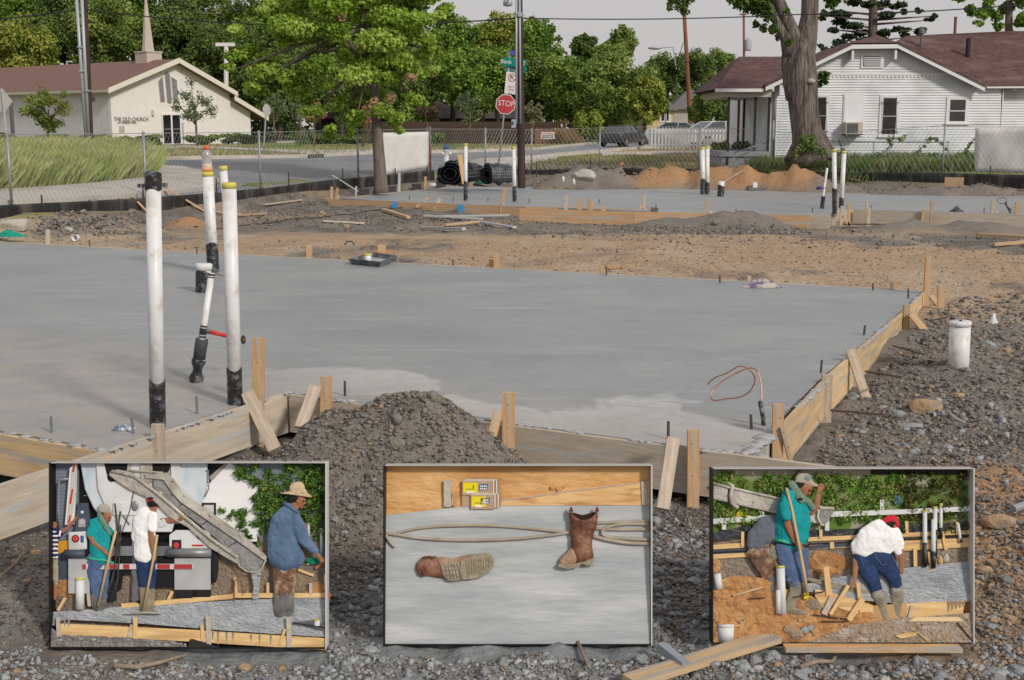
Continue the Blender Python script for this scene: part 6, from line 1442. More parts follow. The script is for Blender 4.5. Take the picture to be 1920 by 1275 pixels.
# ================================================================== LOOSE BOARDS
LG=M('loose_board_grey',(.42,.44,.46),(.55,.56,.56),scale=3,stretch=(.5,8,8),rough=.85,vary=.1)
def loose(a,b,w,t,mat,label,lift=.02,name='loose_board',cat='board',za=0,zb=0,group=None):
    p=at_g(*a);q=at_g(*b);p.z=G1(p.x,p.y)+lift+t/2+za;q.z=G1(q.x,q.y)+lift+t/2+zb;d=(q-p).normalized()
    return tag(beam(name,p,q,t,w,mat,None,up=(0,0,1)),label,cat,group)
for a,b,w,t,mt,lb,za,zb in [((718,398),(766,413),.12,.06,STK,'tan pointed board lying in the dirt below the blue paint mark',.02,.02),((782,394),(802,383),.1,.06,STK,'short tan board leaning near the second blue paint mark',.02,.15),((790,431),(870,436),.12,.06,LG,'pale grey board in front of the pile of loose laths',.02,.02),((795,410),(905,415),.1,.05,LG,'grey lath on the left of the loose lath pile',.04,.04),
                                   ((830,409),(955,411),.09,.05,LG,'longest grey lath at the back of the loose lath pile',.02,.08),((835,427),(900,422),.09,.05,STK,'brown lath between the grey laths',.03,.03),((900,421),(965,431),.1,.05,LG,'grey lath at the right end of the lath pile',.03,.02),((605,419),(682,421),.08,.04,STKG,'thin lath under the small pink brown stone',.01,.01),
                                   ((1832,446),(1985,456),.12,.06,STK,'long tan board lying at the right edge behind the near slab',.03,.03),((1862,464),(1990,458),.1,.06,STK,'second tan board below the long one at the right edge',.02,.05),((312,372),(382,399),.1,.05,STK,'tan board leaning against the silt fence behind the tall pipe',.25,.02),((445,408),(500,405),.1,.04,STK,'flat tan board right of the yellow capped pipes',.02,.02),
                                   ((495,388),(565,378),.12,.04,STKG,'weathered board on the dirt slope left of the far slab',.03,.03),((623,349),(672,366),.09,.04,LG,'grey board sloping from the stakes at the left end of the far slab',.35,.1),((400,400),(452,407),.1,.04,STK,'small tan board behind the bottle topped pipe',.02,.02),((275,402),(258,396),.1,.05,STK,'short orange board end by the brown clods',.02,.2),
                                   ((1568,336),(1612,342),.12,.04,STK,'tan board on the dirt behind the two far white pipes',.05,.05),((1355,345),(1395,338),.06,.03,STKG,'thin stick on the orange dirt heap',.05,.3)]:
    loose(a,b,w,t,mt,lb,za=za,zb=zb)
# foreground planks partly under the panels
loose((1180,1296),(1450,1216),.12,.03,WOODN,'tan plank sloping under the lower left corner of the right picture panel',.05);loose((1470,1233),(1800,1231),.07,.02,STK,'narrow shaded brown plank lying under the right picture panel',.03)
loose((1238,1240),(1285,1272),.045,.045,M('grey_pipe',(.34,.38,.42),rough=.4,metal=.4),'thin grey pipe end between the panels at the bottom edge',.05,name='metal_pipe',cat='pipe')
TW=M('twig',(.22,.17,.13),(.32,.26,.2),scale=12,rough=.95)
for pts,r,lb in (([(215,1265),(260,1258),(300,1245),(350,1228)],.014,'thin bent twig below the left picture panel'),([(1500,1265),(1530,1250),(1560,1238),(1575,1215)],.013,'forked root lying on the blue grey stones below the right panel'),([(1080,1210),(1095,1240),(1105,1262)],.010,'short straight twig between the stones below the middle panel'),([(0,1085),(30,1060),(55,1030)],.011,'dry root left of the left picture panel'),([(1775,775),(1790,790),(1808,800)],.016,'bone like white root beside the orange brown rock'),([(1640,845),(1655,835),(1668,838)],.008,'small pale stick above the right panel')):
    P=[]
    for u,v in pts:p=at_g(u,v);p.z=G1(p.x,p.y)+.03;P.append(p)
    e=MB().tube(P,[r,r*.9,r*.8,r*.5][:len(P)],7);tag(e.build('twig',TW if 'bone' not in lb else RK3,None,Matrix.Translation(P[0]),smooth=2),lb,'twig')
p0=at_g(1985,940);p1=at_g(1898,966);tag(MB().tube([p0+Vector((0,0,.06)),p1+Vector((0,0,.04))],.028,10).build('metal_pipe',M('grey_pipe',(.34,.38,.42)),None,Matrix.Translation(p1)),'grey pipe end poking in at the right edge','pipe')
for (a,b,lb) in (((400,432),(640,404),'long thin black hose across the dirt before the far slab'),((640,404),(870,378),'black hose end running toward the far form boards')):
    P=[];
    for i in range(13):
        t=i/12;p=at_g(a[0]+(b[0]-a[0])*t,a[1]+(b[1]-a[1])*t);p.z=G1(p.x,p.y)+.03+.015*math.sin(i);P.append(p)
    tag(MB().tube(P,.012,6).build('hose',WB,None,Matrix.Translation(P[0])),lb,'hose')
# ================================================================== THINGS ON AND ROUND THE FAR SLAB
def fpipe(base,top,r,vt,lb,tk='yellow',z=0.0):return pvc(base,top,r,vt,lb,tk,z,'white pipes in the far slab')
fpipe((873,376),(873,269),3.7,340,'white pipe in front of the black roll on the far slab');fpipe((965,378),(963,275),3.7,349,'white pipe in front of the dark utility pole')
fpipe((1318,364),(1317,276),4.6,336,'left pipe of the close pair beyond the middle of the far slab');fpipe((1326,364),(1326.5,274),4.0,341,'right pipe of the close pair beyond the middle of the far slab')
fpipe((1565,400),(1564,280),4.3,353,'left of the two tall white pipes at the notch of the far slab');fpipe((1577,389),(1583,283),4.3,371,'right of the two tall white pipes at the notch of the far slab')
fpipe((1351,368),(1353,338),6,348,'short stub pipe wrapped in black beside the close pair','none')
b=at_z(1541,391,0);e=empty('water_pipe',b,'thin leaning white pipe with a red valve left of the two tall far pipes','pipe');Yb=b.y;MB().tube([b,at_y(1543,370,Yb),at_y(1551,315,Yb)],2.2*mpp(Yb),8).build('tube',PVC,e,smooth=2);MB().tube([b,at_y(1544,368,Yb)],4*mpp(Yb),8).build('insulation',TAPE,e);MB().tube([at_y(1530,354,Yb),at_y(1548,352,Yb)],2.2*mpp(Yb),6).build('red_branch',RP,e);MB().ball(at_y(1537,352,Yb-.1),(.1,.05,.05),8,5).build('valve',M('valve_blue',(.05,.06,.25),rough=.5),e)
p=at_z(1420,357,0);e=empty('plumbing_box',p,'low dark tray with a white cube cap at the back of the far slab','tray');MB().box(p+Vector((0,0,.06)),(.72,.5,.1)).build('tray',TR,e);MB().box(p+Vector((-.1,0,.2)),(.16,.16,.2)).build('cap',PVC,e)
# anchor bolts of the far slab
FBL=['above the first blue paint mark','left of the second blue paint mark','between the second blue mark and the utility pole','just right of the utility pole foot on the far slab','near the notch in the far form boards','beyond the tan boards of the far formwork right of the notch','above the dark dirt heap','right of the two tall far pipes','beside the dark crumpled bag','under the thin wire loop','left of the corner of the far formwork']
for i,(u,v) in enumerate([(768,374),(850,377),(915,378),(992,380),(1123,381),(1230,392),(1380,400),(1633,393),(1845,398),(1895,399),(1523,398)]):
    p=at_z(u,v,0);tag(MB().tube([p-Vector((0,0,.03)),p+Vector((0,0,.13))],.014,6).build('anchor_bolt',STEEL,None,Matrix.Translation(p)),'small dark anchor bolt '+FBL[i],'bolt','anchor bolts in the far slab')
# black blocks at the back left
for u,v,lb in ((683,365,'leftmost dark block behind the far slab'),(734,360,'dark block just right of the maple foot'),(781,355,'dark block left of the white stake behind the far slab'),(827,351,'dark block nearest the black roll')):
    p=at_z(u,v,0);tag(MB().box((0,0,.11),(.36,.2,.2)).build('concrete_block',M('dark_block',(.045,.048,.055),(.07,.07,.08),scale=12,rough=.9,bump=.4),None,Matrix.Translation(p) @ Matrix.Rotation(.1,4,'Z'),local=True,bevel=.01),lb,'block','dark blocks behind the far slab')
for u,vt,vb,w,lb,mt in ((749,324,360,5,'grey stake standing behind the far slab right of the maple',LG),(798,331,353,5,'orange stake left of the black roll',STK),(804,340,352,3,'small orange stake leaning beside the taller one',STK),(885,337,348,5,'short orange stake in front of the black roll',STK),(923,333,349,4,'orange stake in front of the grey mesh roll',STK),(668,349,365,3.5,'pale short stake left of the maple foot',LG),(1164,311,335,2,'thin survey stake with orange flag on the rubble heap',STKG),(1907,378,402,7,'tan stake at the right end of the far slab',STK)):
    Yq=at_z(u,vb,0).y;p=at_y(u,vt,Yq);q_=at_y(u-1,vb,Yq);tag(beam('stake',p,q_-Vector((0,0,.1)),w*mpp(Yq),.04,mt,None,up=(1,0,0)),lb,'stake')
p=at_y(1166,307,47.5);tag(MB().box(p,(.1,.02,.08)).build('flag',M('orange_flag',(.7,.2,.1),rough=.6)),'tiny orange flag on the thin survey stake','flag')
Yq=44.0;p=at_y(862,300,Yq);tag(beam('stake',at_y(862,290,43),at_y(871,345,42.6),.16,.03,STK,None,up=(1,0,0)),'pointed brown board leaning on the black roll','board')
# fabric rolls
def roll(c0_,c1_,r,mat,label,grid=None,sq=.85):
    e=empty('fabric_roll',(c0_+c1_)/2-Vector((0,0,r)),label,'roll');n=26;V=[];K=12;ax=(c1_-c0_);rg=random.Random(4)
    side=Vector((0,0,1)).cross(ax.normalized())
    for i in range(K+1):
        c=c0_.lerp(c1_,i/K)
        for j in range(n):
            t=2*math.pi*j/n;rr=r*(1+.10*rg.uniform(-1,1)+.22*(float(vnoise(j*.55,i*.4+r*9,3))-.5)*2);V.append(c+side*math.cos(t)*rr*1.08+Vector((0,0,math.sin(t)*rr*sq)))
    m=MB();m.add(V,[(i*n+j,i*n+(j+1) % n,(i+1)*n+(j+1) % n,(i+1)*n+j) for i in range(K) for j in range(n)]+[tuple(range(K*n,K*n+n))]);
    # spiral of layers showing at the open end
    o=m.build('sheet',mat,e,smooth=2)
    sp_=MB()
    for lay in range(2):
        rr=r*(.8-.3*lay);pts=[c0_-ax.normalized()*(.01+.02*lay)*-1+side*math.cos(t*.3)*rr*1.05+Vector((0,0,math.sin(t*.3)*rr*sq)) for t in range(21)];sp_.tube(pts,.022,5)
    sp_.build('inner_layers',mat,e)
    MB().lathe(c0_+ax*.15,[(0,0),(r*.86,0)],20,tuple(-ax.normalized())).build('hollow',M('roll_dark',(.004,.004,.005),rough=.9),e)
    if grid:
        g_=MB()
        for j in range(0,13):
            t=math.pi*(-.1+1.2*j/12);g_.tube([c0_+side*math.cos(t)*r*1.14+Vector((0,0,math.sin(t)*r*sq*1.06)),c1_+side*math.cos(t)*r*1.14+Vector((0,0,math.sin(t)*r*sq*1.06))],.006,4)
        for i in range(11):
            c=c0_.lerp(c1_,i/10);g_.tube([c+side*math.cos(math.pi*(-.1+1.2*j/16))*r*1.14+Vector((0,0,math.sin(math.pi*(-.1+1.2*j/16))*r*sq*1.06)) for j in range(17)],.006,4)
        w_=g_.build('wire_mesh',WIRE,e);w_['kind']='stuff'
BF=M('black_fabric',(.008,.008,.01),(.02,.02,.023),scale=6,rough=.4,bump=.7,bscale=9,spec=.5)
gz=at_z(845,352,0);roll(at_y(843,326,45.0),at_y(882,322,46.6),.47,BF,'large black plastic roll with its dark open end toward the viewer',True)
roll(at_y(912,327,45.6),at_y(955,326,46.2),.40,M('grey_fabric',(.035,.04,.05),(.07,.08,.095),scale=5,rough=.5,bump=.6,bscale=9),'dark grey roll in wire mesh left of the utility pole',True)
rag(905,345,40,4,9,'dark green cloth heap between the two rolls',M('green_cloth',(.01,.06,.035),(.02,.1,.06),scale=20,rough=.8),seed=11,z=0)
# cardboard and odds and ends
a=at_y(1771,350,43.6);tag(beam('cardboard_sheet',at_y(1771,341,43.6),at_y(1807,342,43.4),.34,.015,M('cardboard',(.40,.26,.15),(.46,.31,.19),scale=5,rough=.9),None,up=(0,0,1)),'brown cardboard sheet leaning at the black silt fence','cardboard')
p=at_z(1794,396,0);rag(1794,397,26,4,9,'dark crumpled bag on the near edge of the far slab',M('dark_bag',(.03,.03,.035),(.1,.1,.11),scale=12,rough=.5),seed=13,z=0)
b=at_z(1895,399,0);e=empty('copper_wire',b,'thin wire loop with black sleeve on the far slab at right','wire');Yb=b.y;MB().tube([b,at_y(1885,380,Yb)],.03,6).build('sleeve',TAPE,e);MB().tube([at_y(1885+0,380,Yb)]+[at_y(1879+9*math.cos(t*.5),376+6*math.sin(t*.5),Yb) for t in range(13)],.010,5).build('loop',STEEL,e)
for u,v,lb in ((1056,336,'small white bottle standing on the rubble heap'),(1076,341,'white bottle lying on the rubble heap')):
    p=at_y(u,v,46.3);tag(MB().lathe(p-Vector((0,0,.1)),[(.05,0),(.055,.14),(.02,.2),(.02,.23)],10).build('bottle',PVC,None,Matrix.Translation(p),smooth=2),lb,'bottle')
p=at_z(815,351,0);tag(MB().tube([p+Vector((-.3,0,.08)),p+Vector((.3,0,.08))],.09,10).build('plastic_pail',PVC,None,Matrix.Translation(p),smooth=2),'white plastic tube lying between the dark blocks','tube')
# ================================================================== THREE PICTURE PANELS standing on the rubble, with their scenes modelled in relief
DP=6.5;s_=DP/F
PMW=Matrix.Translation((0,0,H)) @ Matrix.Rotation(math.pi/2-TH,4,'X') @ Matrix.Translation((0,0,-DP))
def W(u,v,z=0):return PMW @ Vector(((u-960)*s_,(637.5-v)*s_,z*s_*.64))
def mwo(u,v,z=0):return PMW @ Matrix.Translation(((u-960)*s_,(637.5-v)*s_,z*s_*.64))
NZ=(PMW.to_3x3() @ Vector((0,0,1)))*.64
CUR=[None,I4]
FOLD=bpy.data.textures.new('fold','CLOUDS');FOLD.noise_scale=.045;FOLD.noise_depth=2
def PT(name,mb,mat,par=None,smooth=False,bevel=0):
    par=par if par is not None else CUR[0]
    return mb.build(name,mat,par,CUR[1],smooth=smooth,bevel=bevel*s_)
def begin(o,mw):CUR[0]=o;CUR[1]=mw
def pbox(u0,v0,u1,v1,z0,z1):
    m=MB();m.prism([W(u0,v1,z0),W(u1,v1,z0),W(u1,v0,z0),W(u0,v0,z0)],NZ*(z1-z0)*s_);return m
def ppoly(pts,z0,z1):m=MB();m.prism([W(u,v,z0) for u,v in pts][::-1],NZ*(z1-z0)*s_);return m
def ptube(pts,r,n=8):m=MB();R=r*s_ if isinstance(r,(int,float)) else [x*s_ for x in r];m.tube([W(*p) for p in pts],R,n);return m
def pball(u,v,z,ru,rv=None,rz=None,n=12,k=8):
    rv=rv or ru;rz=rz or min(ru,rv);m=MB();m.ball((0,0,0),1,n,k);q=MB();q.add([PMW @ Vector(((u-960+x*ru)*s_,(637.5-v+y*rv)*s_,(z+zz*rz)*s_*.64)) for x,y,zz in m.v],m.f);return q
def pmound(u,v,z,ru,rv,rz,seed=0):
    m=MB();m.ball((0,0,0),1,26,14);V=[]
    for x,y,q in m.v:
        k=.72+.55*float(fbm(np.array([x*1.8+seed+u]),np.array([y*1.8+q+v]),3,4)[0]);V.append(W(u+x*ru*k,v+y*rv*k*(1 if y>0 else 1.15),z+q*rz*k))
    o=MB();o.add(V,m.f);return o
def pplank(p,q,w,zc,t,mat,name,par=None):
    p=W(p[0],p[1],zc if len(p)<3 else p[2]);q=W(q[0],q[1],zc if len(q)<3 else q[2]);par=par if par is not None else CUR[0]
    return beam(name,p,q,t*s_,w*s_,mat,par,up=NZ/.64,bevel=.0012)
def pslope(pts,za,va,zb,vb,mat,name,sub=26,amp=.5,seed=1,par=None):
    import bmesh
    bm=bmesh.new();vs=[bm.verts.new((u,v,0)) for u,v in pts];bm.faces.new(vs)
    us=[p[0] for p in pts];vv=[p[1] for p in pts]
    for ax,lo,hi in ((0,min(us),max(us)),(1,min(vv),max(vv))):
        k=lo+sub/4.
        while k<hi:bmesh.ops.bisect_plane(bm,geom=bm.verts[:]+bm.edges[:]+bm.faces[:],plane_co=(k,0,0) if ax == 0 else (0,k,0),plane_no=(1,0,0) if ax == 0 else (0,1,0));k += sub/4.
    bmesh.ops.triangulate(bm,faces=bm.faces[:])
    V=[]
    for v in bm.verts:
        u,w=v.co.x,v.co.y;z=za+(zb-za)*(w-va)/(vb-va)+amp*(float(fbm(np.array([u*.12+seed]),np.array([w*.25]),3,seed)[0])-.5)*4;V.append(W(u,w,z))
    m=MB();m.add(V,[tuple(x.index for x in f.verts)[::-1] for f in bm.faces]);bm.free();o=PT(name,m,mat,par,smooth=True);return o
def panel(u0,v0,u1,v1,label):
    mw=mwo((u0+u1)/2,v1,-20);e=empty('picture_panel',None,label,'picture panel','picture panels standing on the rubble',mw=mw);begin(e,mw)
    BK=M('panel_black',(.008,.008,.009),rough=.5);WH=M('panel_lit_edge',(.62,.62,.61),rough=.5);GY=M('panel_half_lit_edge',(.44,.43,.41),rough=.6)  # bevel lighting painted as edge colours: black left and bottom, pale right, grey top
    PT('backboard',pbox(u0,v0,u1,v1,-50,-46),BK)
    PT('side_edge',pbox(u0-1.5,v0-1,u0+1.5,v1+2,-50,1.5),BK,bevel=.8);PT('side_edge',pbox(u1-1.2,v0-1,u1+1.2,v1+2,-50,1.5),WH,bevel=.8)
    PT('bottom_edge',pbox(u0+1.5,v1-1,u1-1.2,v1+1.5,-50,1.5),BK,bevel=.8);PT('top_edge',pbox(u0+1.5,v0-1,u1-1.2,v0+.8,-50,1.2),GY,bevel=.8)
    for u in (u0+60,u1-60):
        a=W(u,v0+60,-52);b=Vector((a.x,a.y+.55,G1(a.x,a.y+.55)-.02));beam('rear_leg',a,b,.04,.03,STKG,e)
    return e
# relief materials
DIRTP=M('relief_dirt',(.26,.19,.13),(.38,.29,.20),scale=14,rough=.95,bump=1,bscale=60,c4=(.20,.17,.15),s2=7)
ORGP=M('relief_orange_dirt',(.42,.20,.075),(.60,.34,.15),scale=13,rough=.95,bump=1,bscale=45,c4=(.30,.15,.07),s2=9)
SANDP=M('relief_sand',(.62,.33,.12),(.74,.46,.21),scale=7,stretch=(.5,1.6,1),rough=.95,bump=.7,bscale=30,c4=(.50,.25,.10),s2=5)
WETP=M('relief_wet_concrete',(.33,.36,.39),(.46,.48,.50),scale=26,stretch=(.6,1.4,1),rough=.75,bump=1,bscale=60,c4=(.27,.30,.33),s2=10)
SLABP=M('relief_slab',(.34,.37,.39),(.47,.49,.50),scale=4,stretch=(.35,2.2,1),rough=.6,bump=.3,bscale=20,c4=(.62,.63,.63),s2=2.4,thr=(.35,.65))
FBW=M('relief_board',(.66,.43,.18),(.84,.60,.30),scale=7,stretch=(.5,5,5),rough=.7,bump=.15,bscale=30,c4=(.56,.36,.17),s2=5)
FBG=M('relief_board_grey',(.42,.38,.33),(.56,.50,.42),scale=7,stretch=(5,5,.5),rough=.8)
TRKW=M('truck_white',(.66,.68,.69),(.72,.73,.73),scale=4,rough=.5,c4=(.50,.49,.46),s2=6);TRKB=M('drum_blue_white',(.60,.66,.70),(.38,.52,.64),scale=5,stretch=(3,1,1),rough=.5,thr=(.5,.75))
CHT=M('chute_cement',(.34,.32,.28),(.50,.47,.41),scale=14,rough=.9,bump=.6,bscale=50,c4=(.60,.57,.50),s2=6);CHD=M('chute_inside',(.22,.22,.215),(.34,.34,.33),scale=20,rough=.9,bump=.6,bscale=60)
DK=M('under_dark',(.012,.012,.013),rough=.8);DKB=M('dark_blue_grey',(.04,.06,.09),(.08,.1,.13),scale=9,rough=.5);GRB=M('bumper_grey',(.30,.31,.32),(.14,.15,.16),scale=4,rough=.4,metal=.3);FLP=M('mud_flap',(.40,.41,.42),(.48,.49,.49),scale=10,rough=.7)
REDR=M('red_reflector',(.55,.02,.02),rough=.3);TIRE=M('tyre',(.018,.018,.02))
SKIN=M('skin',(.30,.125,.065),(.36,.16,.085),scale=18,rough=.55,spec=.35);HAIR=M('hair_black',(.012,.01,.01),rough=.6)
TEAL=M('shirt_teal',(.004,.25,.27),(.01,.34,.36),scale=9,rough=.85,bump=.22,bscale=38);WHT=M('shirt_white',(.86,.86,.87),(.90,.90,.90),scale=6,rough=.85,bump=.22,bscale=38);BLU=M('shirt_denim_blue',(.07,.125,.22),(.13,.20,.31),scale=9,rough=.9,bump=.22,bscale=38);GRYS=M('shirt_grey',(.11,.125,.16),(.16,.18,.22),scale=8,rough=.9,bump=.22,bscale=38)
JEAN=M('jeans_mid',(.06,.11,.22),(.12,.18,.32),scale=10,rough=.9,bump=.22,bscale=38);JEAND=M('jeans_dark',(.012,.028,.085),(.03,.06,.15),scale=10,rough=.9,bump=.22,bscale=38);GPANT=M('trousers_grey',(.12,.12,.14),(.2,.2,.22),scale=10,rough=.9,bump=.22,bscale=38)
CAMO=M('trousers_camouflage',(.16,.09,.055),(.36,.28,.19),scale=22,rough=.8,bump=.8,bscale=20,c3=(.22,.10,.06),thr=(.42,.58),c4=(.07,.055,.04),s2=16)
BOOTR=M('rubber_boot',(.20,.17,.12),(.34,.29,.21),scale=14,rough=.5,bump=.4,bscale=30,c4=(.14,.14,.13),s2=10);BOOTD=M('rubber_boot_dark',(.06,.07,.08),(.24,.23,.20),scale=14,rough=.5)
CAPK=M('cap_khaki',(.36,.33,.26),(.42,.39,.31),scale=9,rough=.9);CAPR=M('cap_red',(.55,.012,.03),(.62,.03,.05),scale=9,rough=.8);TOW=M('towel_green',(.16,.26,.19),(.22,.33,.25),scale=30,rough=.95,bump=.9,bscale=80)
STRAW=M('straw',(.56,.42,.26),(.68,.54,.36),scale=40,rough=.9,bump=.6,bscale=80);HNDL=M('handle_wood',(.50,.36,.20),(.64,.48,.30),scale=9,rough=.7)
VINE=leaf_mat('G_PANEL',[(.08,.18,.02),(.14,.30,.04),(.24,.44,.08),(.42,.54,.16),(.34,.22,.12)],.35)
PTREE=leaf_mat('G_PANEL2',[(.04,.10,.015),(.09,.20,.03),(.17,.32,.06),(.30,.42,.10)],.35)
def blob(name,caps,mat,par,vox=1.1,flat=.6,zc=None,smooth=2):
    """one continuous skin grown over tapered limbs; caps: ((u,v,z,r),(u,v,z,r)) or (u,v,z,r[,rv]) in panel units"""
    q=MB()
    def sph(c,ru,rv=None):
        n,k=14,9;V=[]
        for i in range(k+1):
            ph=math.pi*i/k
            for j in range(n):
                t=2*math.pi*j/n;V.append(W(c[0]+ru*math.sin(ph)*math.cos(t),c[1]+(rv or ru)*math.cos(ph),c[2]+flat*ru*math.sin(ph)*math.sin(t)))
        q.add(V,[(i*n+j,i*n+(j+1) % n,(i+1)*n+(j+1) % n,(i+1)*n+j) for i in range(k) for j in range(n)])
    for c in caps:
        if isinstance(c[0],(int,float)):sph(c,c[3],c[4] if len(c)>4 else None);continue
        for a,b in zip(c[:-1],c[1:]):
            L=math.hypot(b[0]-a[0],b[1]-a[1],b[2]-a[2]);n=min(36,max(2,int(L/max(.7,min(a[3],b[3])*.22))))
            for i in range(n+1):
                t=i/n;sph([a[k]+(b[k]-a[k])*t for k in range(3)],a[3]+(b[3]-a[3])*t)
    o=PT(name,q,mat,par,smooth=True)
    m=o.modifiers.new('r','REMESH');m.mode='VOXEL';m.voxel_size=vox*s_;m.use_smooth_shade=True
    sm=o.modifiers.new('s','SMOOTH');sm.factor=.5;sm.iterations=7 if name in ('shirt','trousers','boot','shaft') else smooth
    if name in ('shirt','trousers'):
        d_=o.modifiers.new('d','DISPLACE');d_.texture=FOLD;d_.texture_coords='GLOBAL';d_.strength=.012;d_.mid_level=.5
    return o
def hand(u,v,z,ang,r=4.2,curl=1,n=4):
    """caps for a palm with four curled fingers and a thumb; ang: direction of the fingers in degrees (0 right, 90 down)"""
    a=math.radians(ang);dx,dy=math.cos(a),math.sin(a);px,py=-dy,dx;out=[((u-dx*r,v-dy*r,z,r*.72),(u+dx*r*.4,v+dy*r*.4,z,r*.85))]
    for i in range(n):
        o=(i-(n-1)/2)*r*.46;l=r*(1.25 if i in (1,2) else 1.0);k0=(u+dx*r*.8+px*o,v+dy*r*.8+py*o);k1=(k0[0]+dx*l*.7,k0[1]+dy*l*.7);k2=(k1[0]+dx*l*.25-px*l*.35*curl,k1[1]+dy*l*.25-py*l*.35*curl)
        out.append(((k0[0],k0[1],z+1,r*.3),(k1[0],k1[1],z+2.4,r*.27),(k2[0],k2[1],z+3.4*curl,r*.22)))
    out.append(((u-dx*r*.2-px*r*.6,v-dy*r*.2-py*r*.6,z+1.5,r*.32),(u+dx*r*.7-px*r*1.1,v+dy*r*.7-py*r*1.1,z+3,r*.25)))
    return out
def head_r(u,v,z,r,tilt=0,face=1):
    """profile head looking to +u (face=1) or -u; chin down; tilt in degrees leans the face down"""
    t=math.radians(tilt)*face;R=lambda x,y:(u+(x*math.cos(t)-y*math.sin(t)),v+(x*math.sin(t)+y*math.cos(t)))
    P=lambda x,y,rr,dz=0:(*R(x*face*r,y*r),z+dz,rr*r)
    return [(*R(-.1*face*r,-.15*r),z,r*.98,r*1.05),(P(.25,.45,.62),P(.5,.85,.34)),(P(.78,.0,.2),P(1.02,.28,.17)),(P(.8,.62,.2),P(.84,.74,.17)),(P(.78,-.2,.25),P(.72,-.4,.3)),(P(-.15,.1,.2,r*.55),P(-.18,-.15,.22,r*.55)),(P(-.15,.3,.1,r*.55),)] if False else [(*R(-.1*face*r,-.15*r),z,r*.98,r*1.05),(P(.25,.45,.62),P(.5,.85,.34)),(P(.78,.0,.2),P(1.02,.28,.17)),(P(.8,.62,.2),P(.84,.74,.17)),(P(.78,-.2,.25),P(.72,-.4,.3)),(P(-.15,.1,.2,r*.55),P(-.18,-.15,.22,r*.55))]
def face_bits(e,u,v,z,r,tilt=0,face=1):
    t=math.radians(tilt)*face;R=lambda x,y:(u+(x*face*r*math.cos(t)-y*r*math.sin(t)),v+(x*face*r*math.sin(t)+y*r*math.cos(t)))
    a=R(.66,.02);PT('eye',pball(a[0],a[1],z+r*.42,r*.13,r*.09,r*.12),HAIR,e);a=R(.55,-.2);b=R(.85,-.17);PT('eyebrow',ptube([(a[0],a[1],z+r*.45),(b[0],b[1],z+r*.34)],r*.07,5),HAIR,e)
    a=R(.66,.66);b=R(.92,.64);PT('mouth',ptube([(a[0],a[1],z+r*.34),(b[0],b[1],z+r*.2)],r*.06,5),M('lips',(.22,.06,.045),rough=.5),e)
    a=R(.72,.5);b=R(.95,.5);PT('moustache',ptube([(a[0],a[1],z+r*.34),(b[0],b[1],z+r*.2)],r*.08,5),HAIR,e)
def core(*chains,k=.78):return [tuple((a[0],a[1],a[2]-1,a[3]*k) for a in c) for c in chains]
def person(label,base):
    mw=mwo(base[0],base[1],base[2] if len(base)>2 else -20);e=empty('person',None,label,'person',mw=mw);begin(e,mw);return e
# ------------------------------------------------------------------ LEFT PANEL
P1=panel(93,868,611,1215,'left raised picture panel showing a concrete truck and a work crew');pw1=CUR[1]
PT('siding_wall',pbox(95,869,138,1040,-46,-42),M('siding_slate',(.17,.20,.25),rough=.8))
m=MB()
for i in range(24):q=pbox(95,872+i*6.6,137,877.6+i*6.6,-42,-40.6);m.add(q.v,q.f)
o=PT('siding_boards',m,M('siding_slate2',(.20,.235,.29),(.23,.27,.32),scale=5,rough=.8));o['kind']='stuff'
PT('white_house_wall',ppoly([(372,1010),(372,940),(392,900),(424,869),(440,869),(480,908),(480,1010)],-46,-41),M('white_house',(.84,.84,.84),rough=.8))
m=MB()
for i in range(22):
    v=884+i*6.2;l=max(374,424-(v-869)*1.1) if v<930 else 374;r=min(479,430+(v-869)*1.25);q=pbox(l+2,v,r-2,v+5.4,-41,-40.2);m.add(q.v,q.f)
o=PT('clapboards',m,M('white_house'));o['kind']='stuff'
PT('roof',ppoly([(424,869),(428,866),(520,866),(560,880),(560,940),(482,912)],-44,-39),M('roof_blue_grey',(.20,.23,.28),rough=.8));PT('barge_board',ppoly([(428,869),(434,869),(484,909),(480,913)],-39,-37),M('barge_grey',(.34,.32,.29),rough=.8));PT('barge_board',ppoly([(386,897),(418,869),(425,869),(391,905)],-40,-37),M('barge_grey'))
w=PT('window',pbox(370,946,399,975,-40,-38),BLK);PT('pane',pbox(376,950,395,975,-38,-37),M('pane_pale',(.6,.6,.6),rough=.3),w)
PT('dirt_ground',ppoly([(95,1025),(611,1025),(611,1150),(95,1150)],-46,-40),DIRTP)
PT('dirt_bank',ppoly([(480,1000),(611,1000),(611,1040),(480,1044)],-46,-41),M('bank_grey',(.20,.19,.175),(.28,.26,.23),scale=20,rough=.95,bump=1,bscale=50))
PT('orange_mound',pmound(592,1120,-36,24,20,5),ORGP);PT('orange_mound',pmound(112,1108,-38,34,18,4),ORGP)
PT('dirt_backing',ppoly([(95,1150),(611,1150),(611,1213),(95,1213)],-46,-40),DIRTP);PT('brush_backing',ppoly([(481,870),(610,870),(610,1002),(481,1002)],-46,-44),M('brush_dark',(.05,.09,.03),(.12,.14,.10),scale=9,rough=.9))  # flat dark green backing sheet behind the leaves
